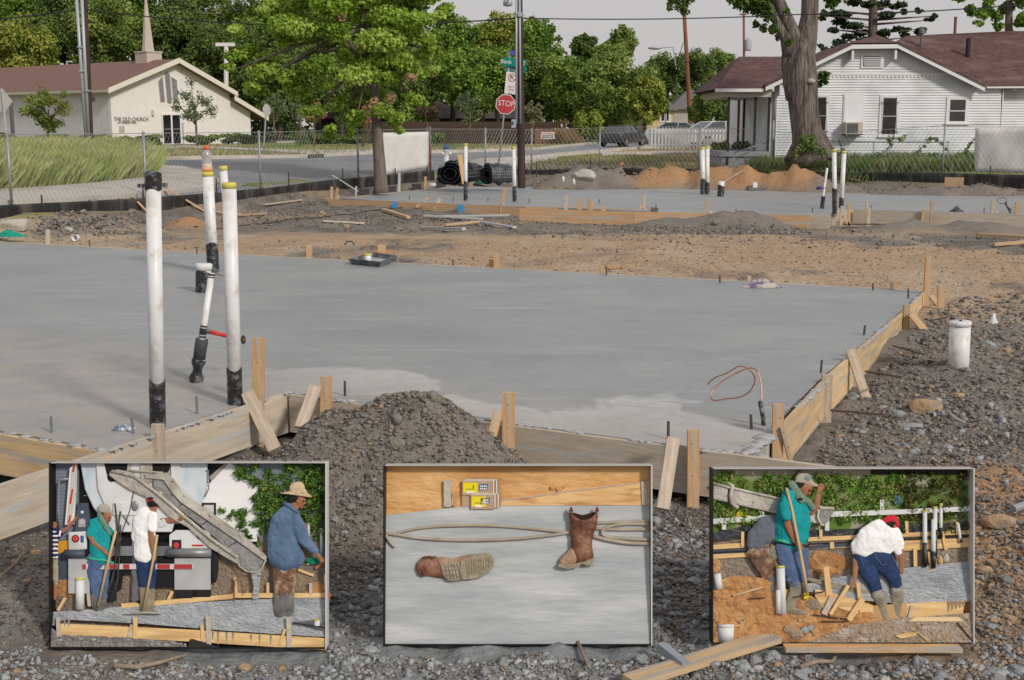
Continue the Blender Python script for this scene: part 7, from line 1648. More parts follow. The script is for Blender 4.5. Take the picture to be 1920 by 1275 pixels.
# vine-covered tree of the panel
rg=random.Random(3);cl=[]
for i in range(130):
    u,v=rg.uniform(440,606),rg.uniform(872,985)
    if v>905+(u-430)*.0 and u<470 and v<960:continue
    if u<455 and v>895 and v<950:continue
    cl.append((*W(u,v,rg.uniform(-38,-30))[:],9*s_))
for u,v in ((436,965),(445,990),(425,972),(462,1010),(480,1025),(470,985),(410,960),(455,1000),(486,1000),(500,985),(590,1010),(585,995),(600,1000)):cl.append((*W(u,v,-36)[:],8*s_))
V,Fc,r=leaf_cloud(cl,9500,4.6*s_,4,shell=.05,vr=(.3,.25));t_=fast('tree',V,Fc,PTREE,None,rnd=r);tag(t_,'leafy green tree before the white house in the left panel','tree')
# striped worker's loader: orange machine corner
PT('machine_bonnet',ppoly([(100,1018),(126,1016),(126,1036),(100,1042)],-34,-30),M('machine_yellow',(.62,.30,.03),rough=.5));PT('machine_body',ppoly([(100,1042),(126,1038),(126,1090),(100,1090)],-38,-32),DKB)
# the concrete mixer truck
tk=empty('concrete_mixer_truck',None,'white concrete mixer truck seen from behind with its chute lowered','truck',mw=mwo(260,1125,-30));begin(tk,mwo(260,1125,-30))
m=MB();V=[]
prof=[(142,236,869),(144,262,895),(152,300,925),(165,320,950),(190,340,975),(215,340,985)]
PT('drum',ppoly([(143,869),(384,869),(384,905),(380,925),(372,950),(360,965),(330,985),(215,1000),(192,985),(168,955),(152,920)],-38,-28),TRKB,bevel=6)
PT('drum_band',ppoly([(176,869),(192,869),(216,985),(206,985),(180,925)],-30,-25),TRKW)
PT('pedestal',ppoly([(175,869),(262,869),(262,905),(300,930),(330,960),(318,1000),(200,1000),(196,960),(178,918)],-28,-20),TRKW,bevel=2)
PT('pedestal',ppoly([(316,869),(334,869),(334,930),(318,912)],-28,-20),TRKW,bevel=1)
PT('hopper_mouth',ppoly([(191,869),(236,869),(238,895),(222,903),(204,904),(196,890)],-24,-19),DK);PT('hopper_mouth',ppoly([(278,869),(316,869),(313,884),(296,903),(284,905),(276,880)],-24,-19.5),DK)
PT('strut',ppoly([(236,869),(242,869),(242,906),(234,906)],-20,-16),CHT);PT('hopper',ppoly([(258,869),(282,869),(284,902),(272,910),(260,900)],-21,-15),CHT,bevel=3)
PT('hatch_ring',pball(206,895,-18,9,10,2),DK)
PT('ladder_plate',ppoly([(126,879),(139,869),(138,920),(134,985),(117,986)],-26,-20),TRKW);PT('ladder_rail',ppoly([(133,869),(139,869),(137,930),(128,984),(122,984)],-20,-17),M('rail_cream',(.55,.52,.47),rough=.7))
for v0,v1 in ((870,886),(918,946),(968,982)):PT('red_marking',ppoly([(134.5-(v0-870)*.08,v0),(137.5-(v0-870)*.08,v0),(136.5-(v1-870)*.09,v1),(133-(v1-870)*.09,v1)],-17,-16),REDR)
PT('grab_rail',ptube([(124,899,-20),(110,900,-18),(106,906,-18),(105,960,-18),(110,1000,-20)],2.2,8),M('rail_grey',(.28,.31,.34),rough=.4,metal=.4),smooth=2);PT('grab_rail',ptube([(383,884,-24),(387,882,-22),(388,918,-22),(380,934,-24)],1.3,6),M('rail_grey'),smooth=2)
PT('control_cabinet',ppoly([(140,945),(160,945),(168,1000),(136,1000)],-26,-20),DKB);PT('control_panel',pbox(143,974,156,990,-20,-17),M('panel_pale',(.5,.5,.48),(.2,.2,.2),scale=50,rough=.5));PT('dial',pball(150,962,-18,3,3,1),WHP)
PT('light_housing',ppoly([(124,1000),(158,998),(158,1032),(124,1034)],-26,-18),TRKW,bevel=1);PT('light_housing',ppoly([(314,1005),(326,996),(386,996),(391,1005),(391,1032),(314,1032)],-26,-18),TRKW,bevel=1)
PT('plate_blue',pbox(147,1006,153,1019,-18,-17),M('plate_blue2',(.04,.12,.3),rough=.5));PT('red_stripe',ppoly([(357,1023),(378,1023),(380,1026),(357,1026)],-18,-17),REDR)
for u,v in ((138,1011.5),(328,1024),(373,1006)):
    if u == 328:PT('lamp_box',pbox(320,1014,337,1032,-18,-15),BLK)
    o=PT('tail_light',pball(u,v,-15.5,7.2,7.2,1.6,16,8),M('lamp_rim',(.05,.02,.02),rough=.5));PT('lens',pball(u,v,-14.6,5.6,5.6,1.5,16,8),REDR,o)
    for i in range(8):a=i*math.pi/4;PT('diode',pball(u+3.3*math.cos(a),v+3.3*math.sin(a),-13.3,.8,.8,.5,6,4),M('diode',(.8,.25,.2),rough=.3),o)
PT('bumper_roll',ptube([(118,1040,-14),(156,1040,-14)],8,14),DKB,smooth=2);PT('bumper_roll',ptube([(312,1038,-14),(394,1038,-14)],8.6,14),GRB,smooth=2)
PT('chassis',ppoly([(150,1000),(392,1030),(392,1062),(324,1066),(324,1105),(290,1105),(285,1080),(225,1080),(220,1110),(190,1110),(185,1060),(150,1060)],-34,-25),DK)
PT('rear_frame',pbox(200,1026,320,1044,-22,-17),GRB);PT('mud_flap',pbox(124,1049,164,1115,-20,-18),FLP);PT('mud_flap',pbox(324,1049,392,1108,-20,-18),FLP)
PT('reflector_bar',pbox(152,1059,360,1069,-17,-14),M('bar_white',(.6,.58,.56),rough=.6))
for i,(a,b) in enumerate(((152,158),(202,217),(228,240),(292,316),(324,358))):PT('red_band',pbox(a,1059.5,b,1068.5,-14,-13.4),M('bar_red',(.42,.04,.05),rough=.6))
PT('tyre',pball(398,1062,-26,8,35,8,14,12),TIRE,smooth=2)
for u0,u1,v0,v1 in ((325,358,1100,1125),(362,392,1100,1123),(192,214,1090,1130)):PT('tyre',pbox(u0,v0,u1,v1,-30,-20),TIRE,bevel=4)
for i in range(6):PT('hose_loop',ptube([(222+i*.6,960,-14),(219-i*1.2,1020,-12),(210+i,1085-i*7,-12),(200+i*1.5,1112-i*6,-11),(206+i*2,1119-i*7,-11),(216+i,1105-i*6,-11),(221+i*.3,1040,-12),(224,985,-14)],.9,5),M('hose_dark',(.05,.055,.06),rough=.6)) if i<4 else None
PT('cable',ptube([(252,905,-16),(240,960,-14),(226,1000,-14)],.8,5),M('hose_dark'));PT('strut',ptube([(226,965,-17),(240,985,-16)],1.5,6),GRB);PT('vertical_rod',ptube([(212,945,-15),(216,975,-14),(219,1030,-14)],1.6,6),M('hose_dark'))
PT('control_box',pbox(208,943,262,968,-20,-15),TRKW,bevel=1.5);PT('gearbox',pball(250,950,-14,7,10,4),GRB)
# chute: inside, two rims, brackets
PT('chute_back_rim',ppoly([(270,890),(312,887),(330,910),(346,930),(400,968),(452,1004),(499,1046),(496,1052),(440,1012),(390,978),(338,942),(322,925),(305,900),(272,897)],-22,-8),CHT)
PT('chute_inside',ppoly([(284,893),(308,895),(322,925),(338,941),(392,978),(440,1012),(497,1052),(491,1066),(476,1073),(462,1071),(447,1062),(441,1048),(400,1008),(350,968),(300,930),(286,915)],-20,-16),CHD)
PT('chute_near_side',ppoly([(204,884),(218,881),(243,886),(262,900),(300,928),(345,968),(392,1008),(444,1044),(446,1060),(438,1056),(394,1030),(350,990),(318,972),(286,940),(240,918),(212,900),(202,892)],-16,-8),CHT,bevel=2)
PT('chute_rim',ptube([(208,884,-8),(250,893,-7),(300,930,-6),(345,969,-6),(395,1011,-6),(445,1046,-6)],3.4,8),CHT,smooth=2);PT('chute_rim',ptube([(444,1050,-8),(448,1063,-7),(462,1072,-7),(477,1074,-7),(490,1067,-8),(498,1050,-9)],1.4,7),CHT,smooth=2)
PT('tie_rod',ptube([(234,883,-12),(304,887,-12)],1.8,7),CHT,smooth=2)
for a,b in (((320,930),(326,908)),((334,950),(344,932)),((376,985),(390,968)),((428,1025),(444,1008))):PT('chute_strap',ptube([(a[0],a[1],-10),((a[0]+b[0])/2+4,(a[1]+b[1])/2+2,-14),(b[0],b[1],-9)],.9,5),M('hose_dark'))
for u,v in ((324,901),(346,929),(394,966),(450,1002),(337,966),(384,1000),(300,925)):PT('chute_lug',pball(u,v,-6,3.6,4.2,3,8,6),CHT)
PT('falling_concrete',ppoly([(466,1070),(488,1070),(484,1100),(482,1126),(470,1128),(472,1100)],-24,-18),WETP,bevel=3)
begin(P1,pw1)
# ground of the pour
pslope([(95,1150),(140,1148),(230,1140),(420,1130),(611,1122),(611,1196),(420,1184),(270,1172),(118,1164),(95,1176)],-30,1122,-8,1196,WETP,'wet_concrete',24,.8,3)
pplank((222,1140),(432,1122),9,-27,4,FBW,'form_board');pplank((432,1120),(612,1120),9,-28,4,FBW,'form_board')
pplank((112,1181),(400,1195),22,-7.5,3,FBW,'form_board');pplank((400,1196),(612,1209),22,-7.5,3,FBW,'form_board')
for (a,b,w,z,mt) in (((108,1158),(109,1194),7,-4,FBG),((253,1158),(253,1198),8,-3.5,FBW),((246,1172),(240,1196),5,-4,FBG),((390,1156),(391,1211),9,-3.5,FBG),((378,1172),(380,1203),6,-4.5,FBW),((541,1158),(542,1214),9,-3.5,FBG),((534,1180),(524,1210),5,-4.2,FBW),((437,1086),(440,1120),5,-26,FBW),((499,1096),(499,1118),5,-26,FBW),((580,1096),(580,1118),6,-26,FBG),((319,1112),(311,1128),6,-26,FBW),((158,1094),(163,1140),7,-24,FBG),((117,1124),(103,1148),6,-24,FBW),((555,1072),(585,1083),5,-34,FBW),((572,1062),(611,1050),3,-34,FBW)):pplank(a,b,w,z,3,mt,'stake')
for u,v,l in ((398,1190,14),(408,1191,22),(424,1192,17),(436,1193,12),(470,1196,10),(486,1197,14),(507,1198,12),(120,1167,10),(128,1168,12)):PT('cement_drip',ppoly([(u-2.4,v-6),(u+2.4,v-6),(u+.7,v+l*.6),(u-.4,v+l)],-6,-5),M('drip',(.24,.24,.22),rough=.9))
for u,v,r in ((468,1198,3.4),(304,1193,3),(305,1200,2)):PT('knot',pball(u,v,-6,r,r*.8,.5,8,5),M('knot',(.34,.15,.06),rough=.8))
PT('black_sheet',ppoly([(356,1199),(362,1199),(412,1214),(352,1214)],-5,-1),M('sheet_black',(.03,.03,.03),rough=.5))
pslope([(95,1178),(112,1190),(240,1196),(330,1204),(352,1213),(95,1213)],-8,1178,-1,1213,M('relief_grey_dirt',(.17,.16,.15),(.28,.26,.24),scale=25,rough=.95,bump=1,bscale=60),'dirt_foreground',16,1.2,5)
rg=random.Random(9)
for i in range(26):
    u=rg.uniform(98,350);v=1192+(u-95)*.05+rg.uniform(0,14);PT('stone',pball(u,min(v,1210),-2.5,rg.uniform(3,8),rg.uniform(2,4.5),2,7,5),rg.choice([RK2,RK4,RK4,M('green_lump')]) if u<180 else rg.choice([RK2,RK4]))
PT('tray',ppoly([(548,1167),(582,1165),(609,1170),(609,1182),(600,1181)],-7,-3),M('tray_plastic'));PT('tray_rim',ptube([(548,1168,-3),(609,1177,-2.5)],1.2,5),BLK);PT('cup',ptube([(594,1162,-4),(594,1173,-4)],5.5,14),PVC);PT('cup_cap',ptube([(594,1162,-4),(594,1164.5,-4)],5.8,14),CAPY)
PT('copper_loop',ptube([(436,1130,-22),(436,1110,-20),(438,1090,-20),(447,1084,-20),(456,1088,-20),(459,1098,-20),(456,1112,-20),(452,1118,-20)],1,6),CU)
e=empty('drain_pipe',None,'white pipe with yellow rim left of the teal shirted man in the left panel','pipe',mw=mwo(146,1144,-18));begin(e,mwo(146,1144,-18));PT('tube',ptube([(146,1144,-18),(146,1088,-18)],8,20),WHP,e,smooth=2);PT('cap',ptube([(146,1089,-18),(146,1085.5,-18)],8.5,20),CAPY,e,smooth=2);begin(P1,pw1)
def shovel(pts,r,label,blade=None,z=-8,rake=None):
    e=empty('shovel',None,label,'tool',mw=mwo(pts[-1][0],pts[-1][1],z));begin(e,mwo(pts[-1][0],pts[-1][1],z))
    PT('handle',ptube([(u,v,zz) for u,v,zz in pts],r,10),HNDL,smooth=2)
    if blade:PT('blade',ppoly(blade,pts[-1][2]-2,pts[-1][2]+1.5),CHT,bevel=.5)
    return e
# man A, striped, cut by the frame
e=person('person at the left frame edge in navy and white stripes reaching to the truck',(98,1146,-22))
blob('body',[((97,985,-22,5),(96,1050,-22,5)),((106,1003,-20,4.5),(122,992,-18,4),(136,977,-17,3.2))]+hand(139,974,-16,-50,3)+[((98,1060,-22,4),(98,1125,-22,3.5))],SKIN,e,1.0)
STRP=M('shirt_stripe',(.02,.025,.09),rough=.9)
blob('shirt',[((97,994,-22,7),(97,1046,-22,7)),((99,996,-21,7),(109,1001,-20,6.4))],STRP,e,1.1)
for i in range(7):PT('stripe',pbox(94.8,997+i*8,104.5,1000.5+i*8,-19.5,-16.8),WHT,bevel=.8)
PT('stripe',ppoly([(108,996),(111,997.5),(109,1008),(106,1007)],-18,-14.8),WHT,bevel=.5)
blob('trousers',[((98,1054,-22,6),(99,1098,-22,5))],M('trousers_tan',(.36,.30,.24),rough=.9),e,1.1)
# man B, teal
e=person('person in teal shirt and khaki cap holding a shovel in the left panel',(186,1140,-20))
zt=-20
blob('body',head_r(196,971,zt,9,25)+[((190,980,zt,6),(184,992,zt,7))]+core(((186,990,zt,15),(186,1045,zt,20)),((178,1055,zt,14),(180,1130,zt,9)))+[((165,1004,zt+9,5.6),(175,1020,zt+10,5),(196,1036,zt+12,4))]+hand(201,1040,zt+13,25,4.6)+[((205,1000,zt-2,4.5),(212,1012,zt,4),(218,1016,zt+2,3.4))]+hand(220,1016,zt+3,-60,3.6),SKIN,e,.95)
blob('shirt',[((180,982,zt,12),(182,1010,zt,21),(184,1036,zt,21),(184,1044,zt,20)),((172,982,zt+4,9),(167,1002,zt+8,8.5)),((190,985,zt,8),(204,1000,zt-2,7))],TEAL,e,1.1)
PT('shirt_hem',ptube([(158,1047,zt+4),(172,1049,zt+10),(192,1051,zt+9),(210,1058,zt+3)],2.6,7),M('hem_green',(.05,.42,.26),rough=.8),smooth=2)
blob('trousers',[((176,1050,zt,17),(172,1075,zt+1,14),(176,1100,zt+1,11),(177,1120,zt+1,10)),((190,1052,zt-2,15),(190,1080,zt-2,12),(188,1120,zt-2,10))],JEAN,e,1.1)
blob('boot',[((177,1121,zt+1,11),(178,1138,zt+1,10.5)),((187,1121,zt-1,9.5),(187,1138,zt-1,9))],BOOTD,e,1.2)
blob('towel',[((183,966,zt+3,5),(188,976,zt+7,5.5),(197,990,zt+9,5)),((197,990,zt+9,4.5),(203,1002,zt+7,3.5))],TOW,e,1.0)
blob('hair',[((187,962,zt,7.5),(188,966,zt,7))],HAIR,e,1.0)
blob('cap',[((188,956,zt,9.5),(194,956,zt,9.5)),((200,960,zt,4.5),(207,965,zt,3),(213,968.5,zt,1.8))],CAPK,e,.9);face_bits(e,196,971,zt,9,25)
shovel([(216,996,-6),(205,1040,-5),(182,1138,-8)],2.6,'long wooden shovel handle held by the teal shirted man in the left panel')
# man D behind
e=person('person in white cap and grey trousers half hidden behind the red capped man',(253,1134,-27));zt=-27
blob('body',[(266,944,zt,7),((262,952,zt,6),(258,965,zt,8))]+core(((255,975,zt,12),(254,1040,zt,13)),((254,1050,zt,10),(252,1128,zt,7)))+[((300,978,-22,6),(318,978,-16,5),(338,974,-8,4))]+hand(344,971,-5,-25,4.4),SKIN,e,1.0)
blob('shirt',[((260,965,zt,12),(254,1000,zt,14),(254,1040,zt,12)),((290,985,-24,9),(304,981,-20,8))],M('shirt_check',(.70,.71,.74),(.6,.62,.66),scale=40,rough=.9,thr=(.48,.52)),e,1.1)
blob('cap',[((266,939,zt,8),(267,942,zt,7))],M('cap_white',(.62,.60,.54),rough=.9),e,1.0)
blob('trousers',[((254,1045,zt,12),(249,1080,zt,8.5),(248,1130,zt,7.5)),((256,1045,zt,11),(260,1085,zt,8),(262,1128,zt,7))],GPANT,e,1.1)
blob('shoe',[((246,1132,zt,4),(258,1133,zt+2,3.4))],HAIR,e,1.0)
# man C, red cap
e=person('person in white shirt and red cap raking concrete beside the truck',(272,1146,-16));zt=-17
blob('body',[(285,943,zt,10,11),((292,946,zt,4),(294,950,zt,3)),((284,952,zt,8),(278,964,zt,9))]+core(((272,975,zt,18),(272,1040,zt,18)),((274,1050,zt,13),(272,1130,zt,9)))+[((282,990,zt+13,6.4),(283,1012,zt+14,5.6),(287,1036,zt+13,4.4))]+hand(288,1042,zt+13,85,4.8),SKIN,e,.95)
blob('shirt',[((270,968,zt,17),(268,995,zt,22),(268,1030,zt,22),(268,1040,zt,21)),((284,970,zt+7,11),(284,990,zt+12,9)),((258,978,zt,12),(254,1010,zt,12))],WHT,e,1.1)
blob('hair',[((282,944,zt+2,9.5),(290,943,zt+1,8.5))],HAIR,e,1.0)
blob('cap',[((282,931,zt,11),(286,931,zt,11)),((278,938,zt+3,6.5),(290,938,zt+3,6.5))],CAPR,e,.9);PT('cap_opening',pball(281,935,zt+9.5,5.6,2.4,1.2),HAIR,e)
blob('trousers',[((264,1044,zt,15),(268,1075,zt+1,13),(270,1108,zt+1,11)),((276,1046,zt,14),(280,1075,zt-1,11),(278,1108,zt-1,10))],JEAND,e,1.1)
blob('boot',[((269,1108,zt+1,12),(270,1142,zt+1,10)),((278,1110,zt-1,10),(277,1143,zt-1,9))],BOOTR,e,1.2)
e=shovel([(294,1003,-4),(289,1040,-1),(268,1146,-4)],2.5,'long handled concrete rake held by the red capped man in the left panel');PT('rake_blade',ptube([(232,1151,-6),(268,1149,-4),(301,1150,-6)],[1.4,2,1.6],6),CHT)
# man E, straw hat
e=person('person in blue denim shirt and straw hat standing in the wet concrete',(531,1150,-18));zt=-19
blob('body',head_r(559,941,zt,12,8)+[((551,948,zt,9),(545,962,zt,11))]+core(((535,985,zt,26),(530,1040,zt,28)),((524,1062,zt,12),(524,1130,zt,9)),((540,1062,zt,12),(538,1130,zt,9)))+[((572,1018,zt+8,7),(590,1036,zt+9,5),(596,1043,zt+9,4.2))]+hand(599,1047,zt+10,50,4.8)+[((569,985,zt,4),(571,996,zt,4))],SKIN,e,1.0)
blob('shirt',[((540,958,zt,15),(530,985,zt,28),(527,1015,zt,30),(531,1042,zt,33)),((548,965,zt+2,12),(556,985,zt+6,14),(568,1012,zt+9,12),(584,1028,zt+10,9),(590,1034,zt+10,7.5)),((520,1048,zt,20),(548,1048,zt,22))],BLU,e,1.2)
PT('collar',ptube([(529,944,zt+2),(540,948,zt+9),(552,958,zt+9),(558,962,zt+5)],3.4,7),BLU,smooth=2)
blob('trousers',[((524,1058,zt,17),(523,1088,zt+1,14),(524,1112,zt+1,13)),((540,1058,zt-1,16),(541,1090,zt-1,14),(539,1114,zt-1,11))],CAMO,e,1.2)
blob('boot',[((522,1116,zt+1,11.5),(522,1150,zt+1,11)),((538,1116,zt-1,11.5),(538,1149,zt-1,10.5))],BOOTD,e,1.2)
blob('hair',[((546,938,zt+1,8),(553,936,zt+3,8))],HAIR,e,1.0)
hat=PT('straw_hat',ppoly([(524,926),(532,924),(548,921),(565,921),(574,925),(584,933),(577,933),(566,931),(550,929),(536,927)],zt-12,zt+13),STRAW,e,bevel=1.2);blob('hat_crown',[((552,917,zt,12),(558,916,zt,12)),((548,923,zt,8),(566,925,zt,8))],STRAW,hat,1.0);face_bits(e,559,941,zt,12,8)
e=person('sliver of a person stooping with red arm and green cloth at the right frame edge',(601,1075,-30));blob('body',[((590,1068,-31,4),(604,1058,-31,5),(608,1050,-31,5))],SKIN,e,1.2);blob('shirt',[((600,1040,-33,7),(606,1048,-33,6))],BLU,e,1.2)
tag(MB().build('x',None) if False else pball(583,1056,-33,14,7,4).build('cloth',M('green_cloth2',(.0,.16,.09),(.02,.25,.15),scale=20,rough=.8),None,mwo(583,1056,-33),smooth=True),'green cloth on the dirt bank behind the man in the straw hat','cloth')
for u,v0,v1 in ((575,982,1010),(599,994,1060),(607,1080,1110)):
    tag(MB().tube([W(u,v1,-34),W(u,v0,-34)],3*s_,10).build('drain_pipe',WHP,None,mwo(u,v1,-34),smooth=2),{575:'short white pipe in front of the denim shirted man in the left panel',599:'tall white pipe near the right edge of the left panel',607:'lowest white pipe at the right edge of the left panel'}[u],'pipe')
# ------------------------------------------------------------------ MIDDLE PANEL
P2=panel(720,873,1222,1209,'middle raised picture panel showing two boots on a concrete slab');pw2=CUR[1]
pslope([(722,874),(1220,874),(1220,965),(900,955),(722,975)],-42,874,-36,965,SANDP,'sand_bank',22,1.2,7)
pslope([(722,969),(835,956),(900,949),(1220,949),(1220,1208),(722,1208)],-33,950,-6,1208,SLABP,'slab_surface',40,.25,8)
pp_=PT('form_board',ppoly([(934,942),(1100,920),(1220,905),(1220,950),(934,951)],-38,-31),M('relief_plywood',(.66,.40,.17),(.80,.54,.27),scale=5,stretch=(.7,4,1),rough=.7,c4=(.45,.22,.08),s2=8));PT('board_top',ptube([(934,942,-31),(1100,920,-31),(1220,905,-31)],1.2,5),FBG)
for a,b,w,mt in (((838,903),(838,953),14,FBG),((852,928),(848,951),9,STK),((1209,905),(1211,949),10,FBG)):pplank(a,b,w,-30,5,mt,'stake')
for a,b in (((1034,918),(1060,914)),((1046,922),(1054,917))):PT('wood_scrap',ptube([(a[0],a[1],-36),(b[0],b[1],-36)],4,5),SANDP)
CB=M('carton_brown',(.44,.30,.19),(.50,.35,.23),scale=6,rough=.9);YL=M('label_yellow',(.80,.66,.01),rough=.6);BL2=M('print_blue',(.06,.13,.26),rough=.6);LB=M('label_white',(.8,.8,.78),rough=.6)
def carton(u0,v0,u1,v1,z,dep,label,front=True):
    e=empty('cardboard_box',None,label,'box','cardboard boxes in the middle panel',mw=mwo((u0+u1)/2,v1,z));begin(e,mwo((u0+u1)/2,v1,z))
    PT('carton',ppoly([(u0,v0+3),(u1-14,v0+3),(u1-14,v1),(u0,v1)],z-6,z),CB,bevel=.5)
    PT('carton_side',ppoly([(u1-14,v0+3),(u1,v0),(u1,v1-5),(u1-14,v1)],z-7,z-1.2),M('carton_shaded_side',(.36,.24,.155),rough=.9));PT('carton_lit_top',ppoly([(u0,v0+3),(u0+10,v0-1.5),(u1,v0-.5),(u1-14,v0+3)],z-7,z-.8),M('carton_lit_top',(.56,.50,.45),rough=.8))  # shading put into the carton colours: side darker, top lighter than the front
    if front:
        PT('yellow_label',pbox(u0+2,v0+6,u0+29,v1-5,z,z+.5),YL);PT('white_label',pbox(u0+8,v1-8,u0+22,v1-4,z+.5,z+1),LB);PT('black_mark',pbox(u0+20,v0+11,u0+22,v0+16,z+.5,z+1),BLK);PT('print_line',pbox(u0+7,v0+17.5,u0+24,v0+18.6,z+.5,z+.9),BLK)
        q=PT('blue_print',ppoly([(u1-38,v0+9),(u1-21,v0+8),(u1-22,v0+20),(u1-39,v0+21)],z,z+.5),BL2)
        for j in range(2):
            for i in range(4):PT('print_mark',pbox(u1-36.5+i*3.5,v0+11+j*5,u1-34.2+i*3.5,v0+14+j*5,z+.5,z+.9),LB,q)
    for uu in (u1-12,u1-6):PT('strap',pbox(uu,v0+1,uu+1.6,v1-3,z-2,z+.3),LB)
    return e
carton(865,929,932,953,-31,6,'plain back cardboard box behind the lower one with yellow label',False);carton(882,927,939,957,-24,6,'lower cardboard box with yellow label resting on the slab');carton(866,901,936,931,-26,6,'upper cardboard box with yellow label stacked on top')
HOS=M('hose_tan',(.30,.26,.20),(.42,.37,.30),scale=9,rough=.6)
def hose(pts,r,label):
    Q=[]
    for i in range(len(pts)-1):
        p0,p1,p2,p3=pts[max(i-1,0)],pts[i],pts[i+1],pts[min(i+2,len(pts)-1)]
        for k in range(6):
            t=k/6;f_=lambda a,b_,c,d:.5*((2*b_)+(-a+c)*t+(2*a-5*b_+4*c-d)*t*t+(-a+3*b_-3*c+d)*t**3);Q.append(tuple(f_(p0[j],p1[j],p2[j],p3[j]) for j in range(3)))
    Q.append(pts[-1]);tag(ptube(Q,r,10).build('hose',HOS,None,mwo(*pts[0]),smooth=2),label,'hose')
hose([(722,1003,-22),(740,1004,-22),(775,1010,-21),(830,1014,-20),(900,1015,-20),(970,1012,-20),(1030,1006,-21),(1072,1000,-22)],2.9,'near strand of the long tan hose across the slab in the middle panel')
hose([(738,1006,-22),(752,1000,-24),(790,992,-25),(850,988,-25),(920,988,-25),(980,992,-25),(1040,998,-23),(1075,1002,-22)],2.9,'far strand of the long tan hose loop in the middle panel')
hose([(722,1005,-21),(730,1018,-20),(740,1028,-19)],3.2,'short hose end at the left edge of the middle panel')
hose([(1108,984,-27),(1150,982,-27),(1190,980,-27),(1219,980,-27)],3.0,'uppermost tan hose strand right of the standing boot');hose([(1219,985,-25),(1170,985,-24),(1140,991,-22),(1130,1000,-21),(1138,1008,-20),(1170,1012,-20),(1219,1014,-20)],3.4,'curved hose turn right of the standing boot')
hose([(1110,992,-25),(1150,995,-24),(1219,995,-24)],3.0,'middle straight hose strand right of the standing boot');hose([(1112,1007,-21),(1140,1014,-19),(1180,1020,-18),(1219,1021,-18)],3.6,'lowest hose strand right of the standing boot')
LEA=M('boot_leather',(.085,.026,.014),(.19,.070,.036),scale=9,rough=.45,bump=.6,bscale=22,spec=.5,c4=(.32,.17,.10),s2=8);LEA2=M('boot_leather_dusty',(.30,.17,.105),(.44,.30,.20),scale=12,rough=.7,bump=.7,bscale=30,c4=(.22,.09,.05),s2=8);SOLE=M('boot_sole',(.27,.235,.165),(.38,.33,.24),scale=14,rough=.85,bump=.8,bscale=40)
zt=-14
e=empty('boot',None,'brown leather work boot standing upright in the middle panel','boot',mw=mwo(1080,1066,zt));begin(e,mwo(1080,1066,zt))
def loft(rows,zc,n=24,dip=None):
    V=[]
    for i,(v,uc,hw,hd) in enumerate(rows):
        for j in range(n):
            t=2*math.pi*j/n;dv=-(dip*math.cos(t)**2)+dip*.25 if (i == 0 and dip) else 0;w=1+.03*math.sin(5*t+v*.4);V.append(W(uc+hw*w*math.cos(t),v+dv,zc+hd*w*math.sin(t)))
    m=MB();m.add(V,[(i*n+j,(i+1)*n+j,(i+1)*n+(j+1) % n,i*n+(j+1) % n) for i in range(len(rows)-1) for j in range(n)]+[tuple(range((len(rows)-1)*n,len(rows)*n))]);return m
o=PT('shaft',loft([(971,1094,25,14),(978,1094.5,24.5,14),(990,1094,23.5,14),(1002,1092,21,13.5),(1009,1091,18.5,13),(1016,1091,19.5,14),(1022,1090.5,18.5,13),(1030,1091,19.5,14),(1042,1093,19,13),(1054,1096,17,11)],zt,dip=15),LEA,e,smooth=True)
ss2=o.modifiers.new('t','SOLIDIFY');ss2.thickness=.003
PT('opening',ppoly([(1070,962),(1094,968),(1118,962),(1112,984),(1094,988),(1076,984)],zt-12,zt-6),M('boot_inside',(.03,.012,.008),rough=.7),e)
for u in (1070,1119):PT('pull_strap',ptube([(u,972,zt+4),(u-1,958,zt+4),(u+1,953,zt+2),(u+3,960,zt)],2.4,7),LEA,e,smooth=2)
blob('foot',[((1092,1034,zt,17),(1096,1046,zt,17)),((1084,1036,zt+2,15),(1068,1049,zt+3,13),(1058,1055,zt+3,10))],LEA2,e,1.1,.65)
PT('sole',ppoly([(1046,1058),(1060,1060),(1090,1055),(1113,1046),(1114,1060),(1100,1061),(1092,1058),(1084,1064),(1066,1067.5),(1052,1065.5),(1046,1062)],zt-8,zt+14),SOLE,e,bevel=1.5)
PT('side_seam',ptube([(1094,974,zt+14.2),(1092,1004,zt+13.6),(1092,1030,zt+14.2)],.6,5),M('seam',(.10,.03,.02),rough=.7),e)
e=empty('boot',None,'brown leather work boot lying on its side with worn sole toward the viewer','boot',mw=mwo(850,1090,zt));begin(e,mwo(850,1090,zt))
blob('shaft',[((800,1065,zt-2,17),(830,1068,zt-2,19)),((792,1050,zt-2,4),(815,1052,zt-2,8)),((794,1066,zt-2,16),(796,1074,zt-2,9))],LEA,e,1.1,.6);PT('opening_edge',ptube([(792,1048,zt),(785,1055,zt+4),(783,1067,zt+6),(786,1078,zt+4),(793,1083,zt)],1.7,6),LEA,e,smooth=2);PT('pull_strap',ptube([(793,1047,zt+2),(806,1045,zt+4),(812,1047,zt+3)],2.2,6),LEA,e,smooth=2)
blob('foot',[((830,1066,zt-2,20),(850,1068,zt-1,19),(880,1058,zt-1,17),(905,1055,zt-1,15))],LEA2,e,1.2,.55)
so=[(826,1060),(832,1056),(846,1054),(860,1053),(872,1049),(886,1043),(900,1038.5),(913,1037.5),(922,1042),(927,1051),(925,1064),(917,1074),(903,1083),(885,1087),(866,1088),(850,1091),(840,1090),(832,1082),(827,1070)]
o=PT('sole',ppoly(so,zt+2,zt+11),SOLE,e,bevel=2)
for i in range(5):PT('tread',ptube([(834+i*5.5,1060-i,zt+11.2),(839+i*6,1088-i*.5,zt+11.2)],.55,4),M('tread_dark',(.16,.135,.09),rough=.9),o)
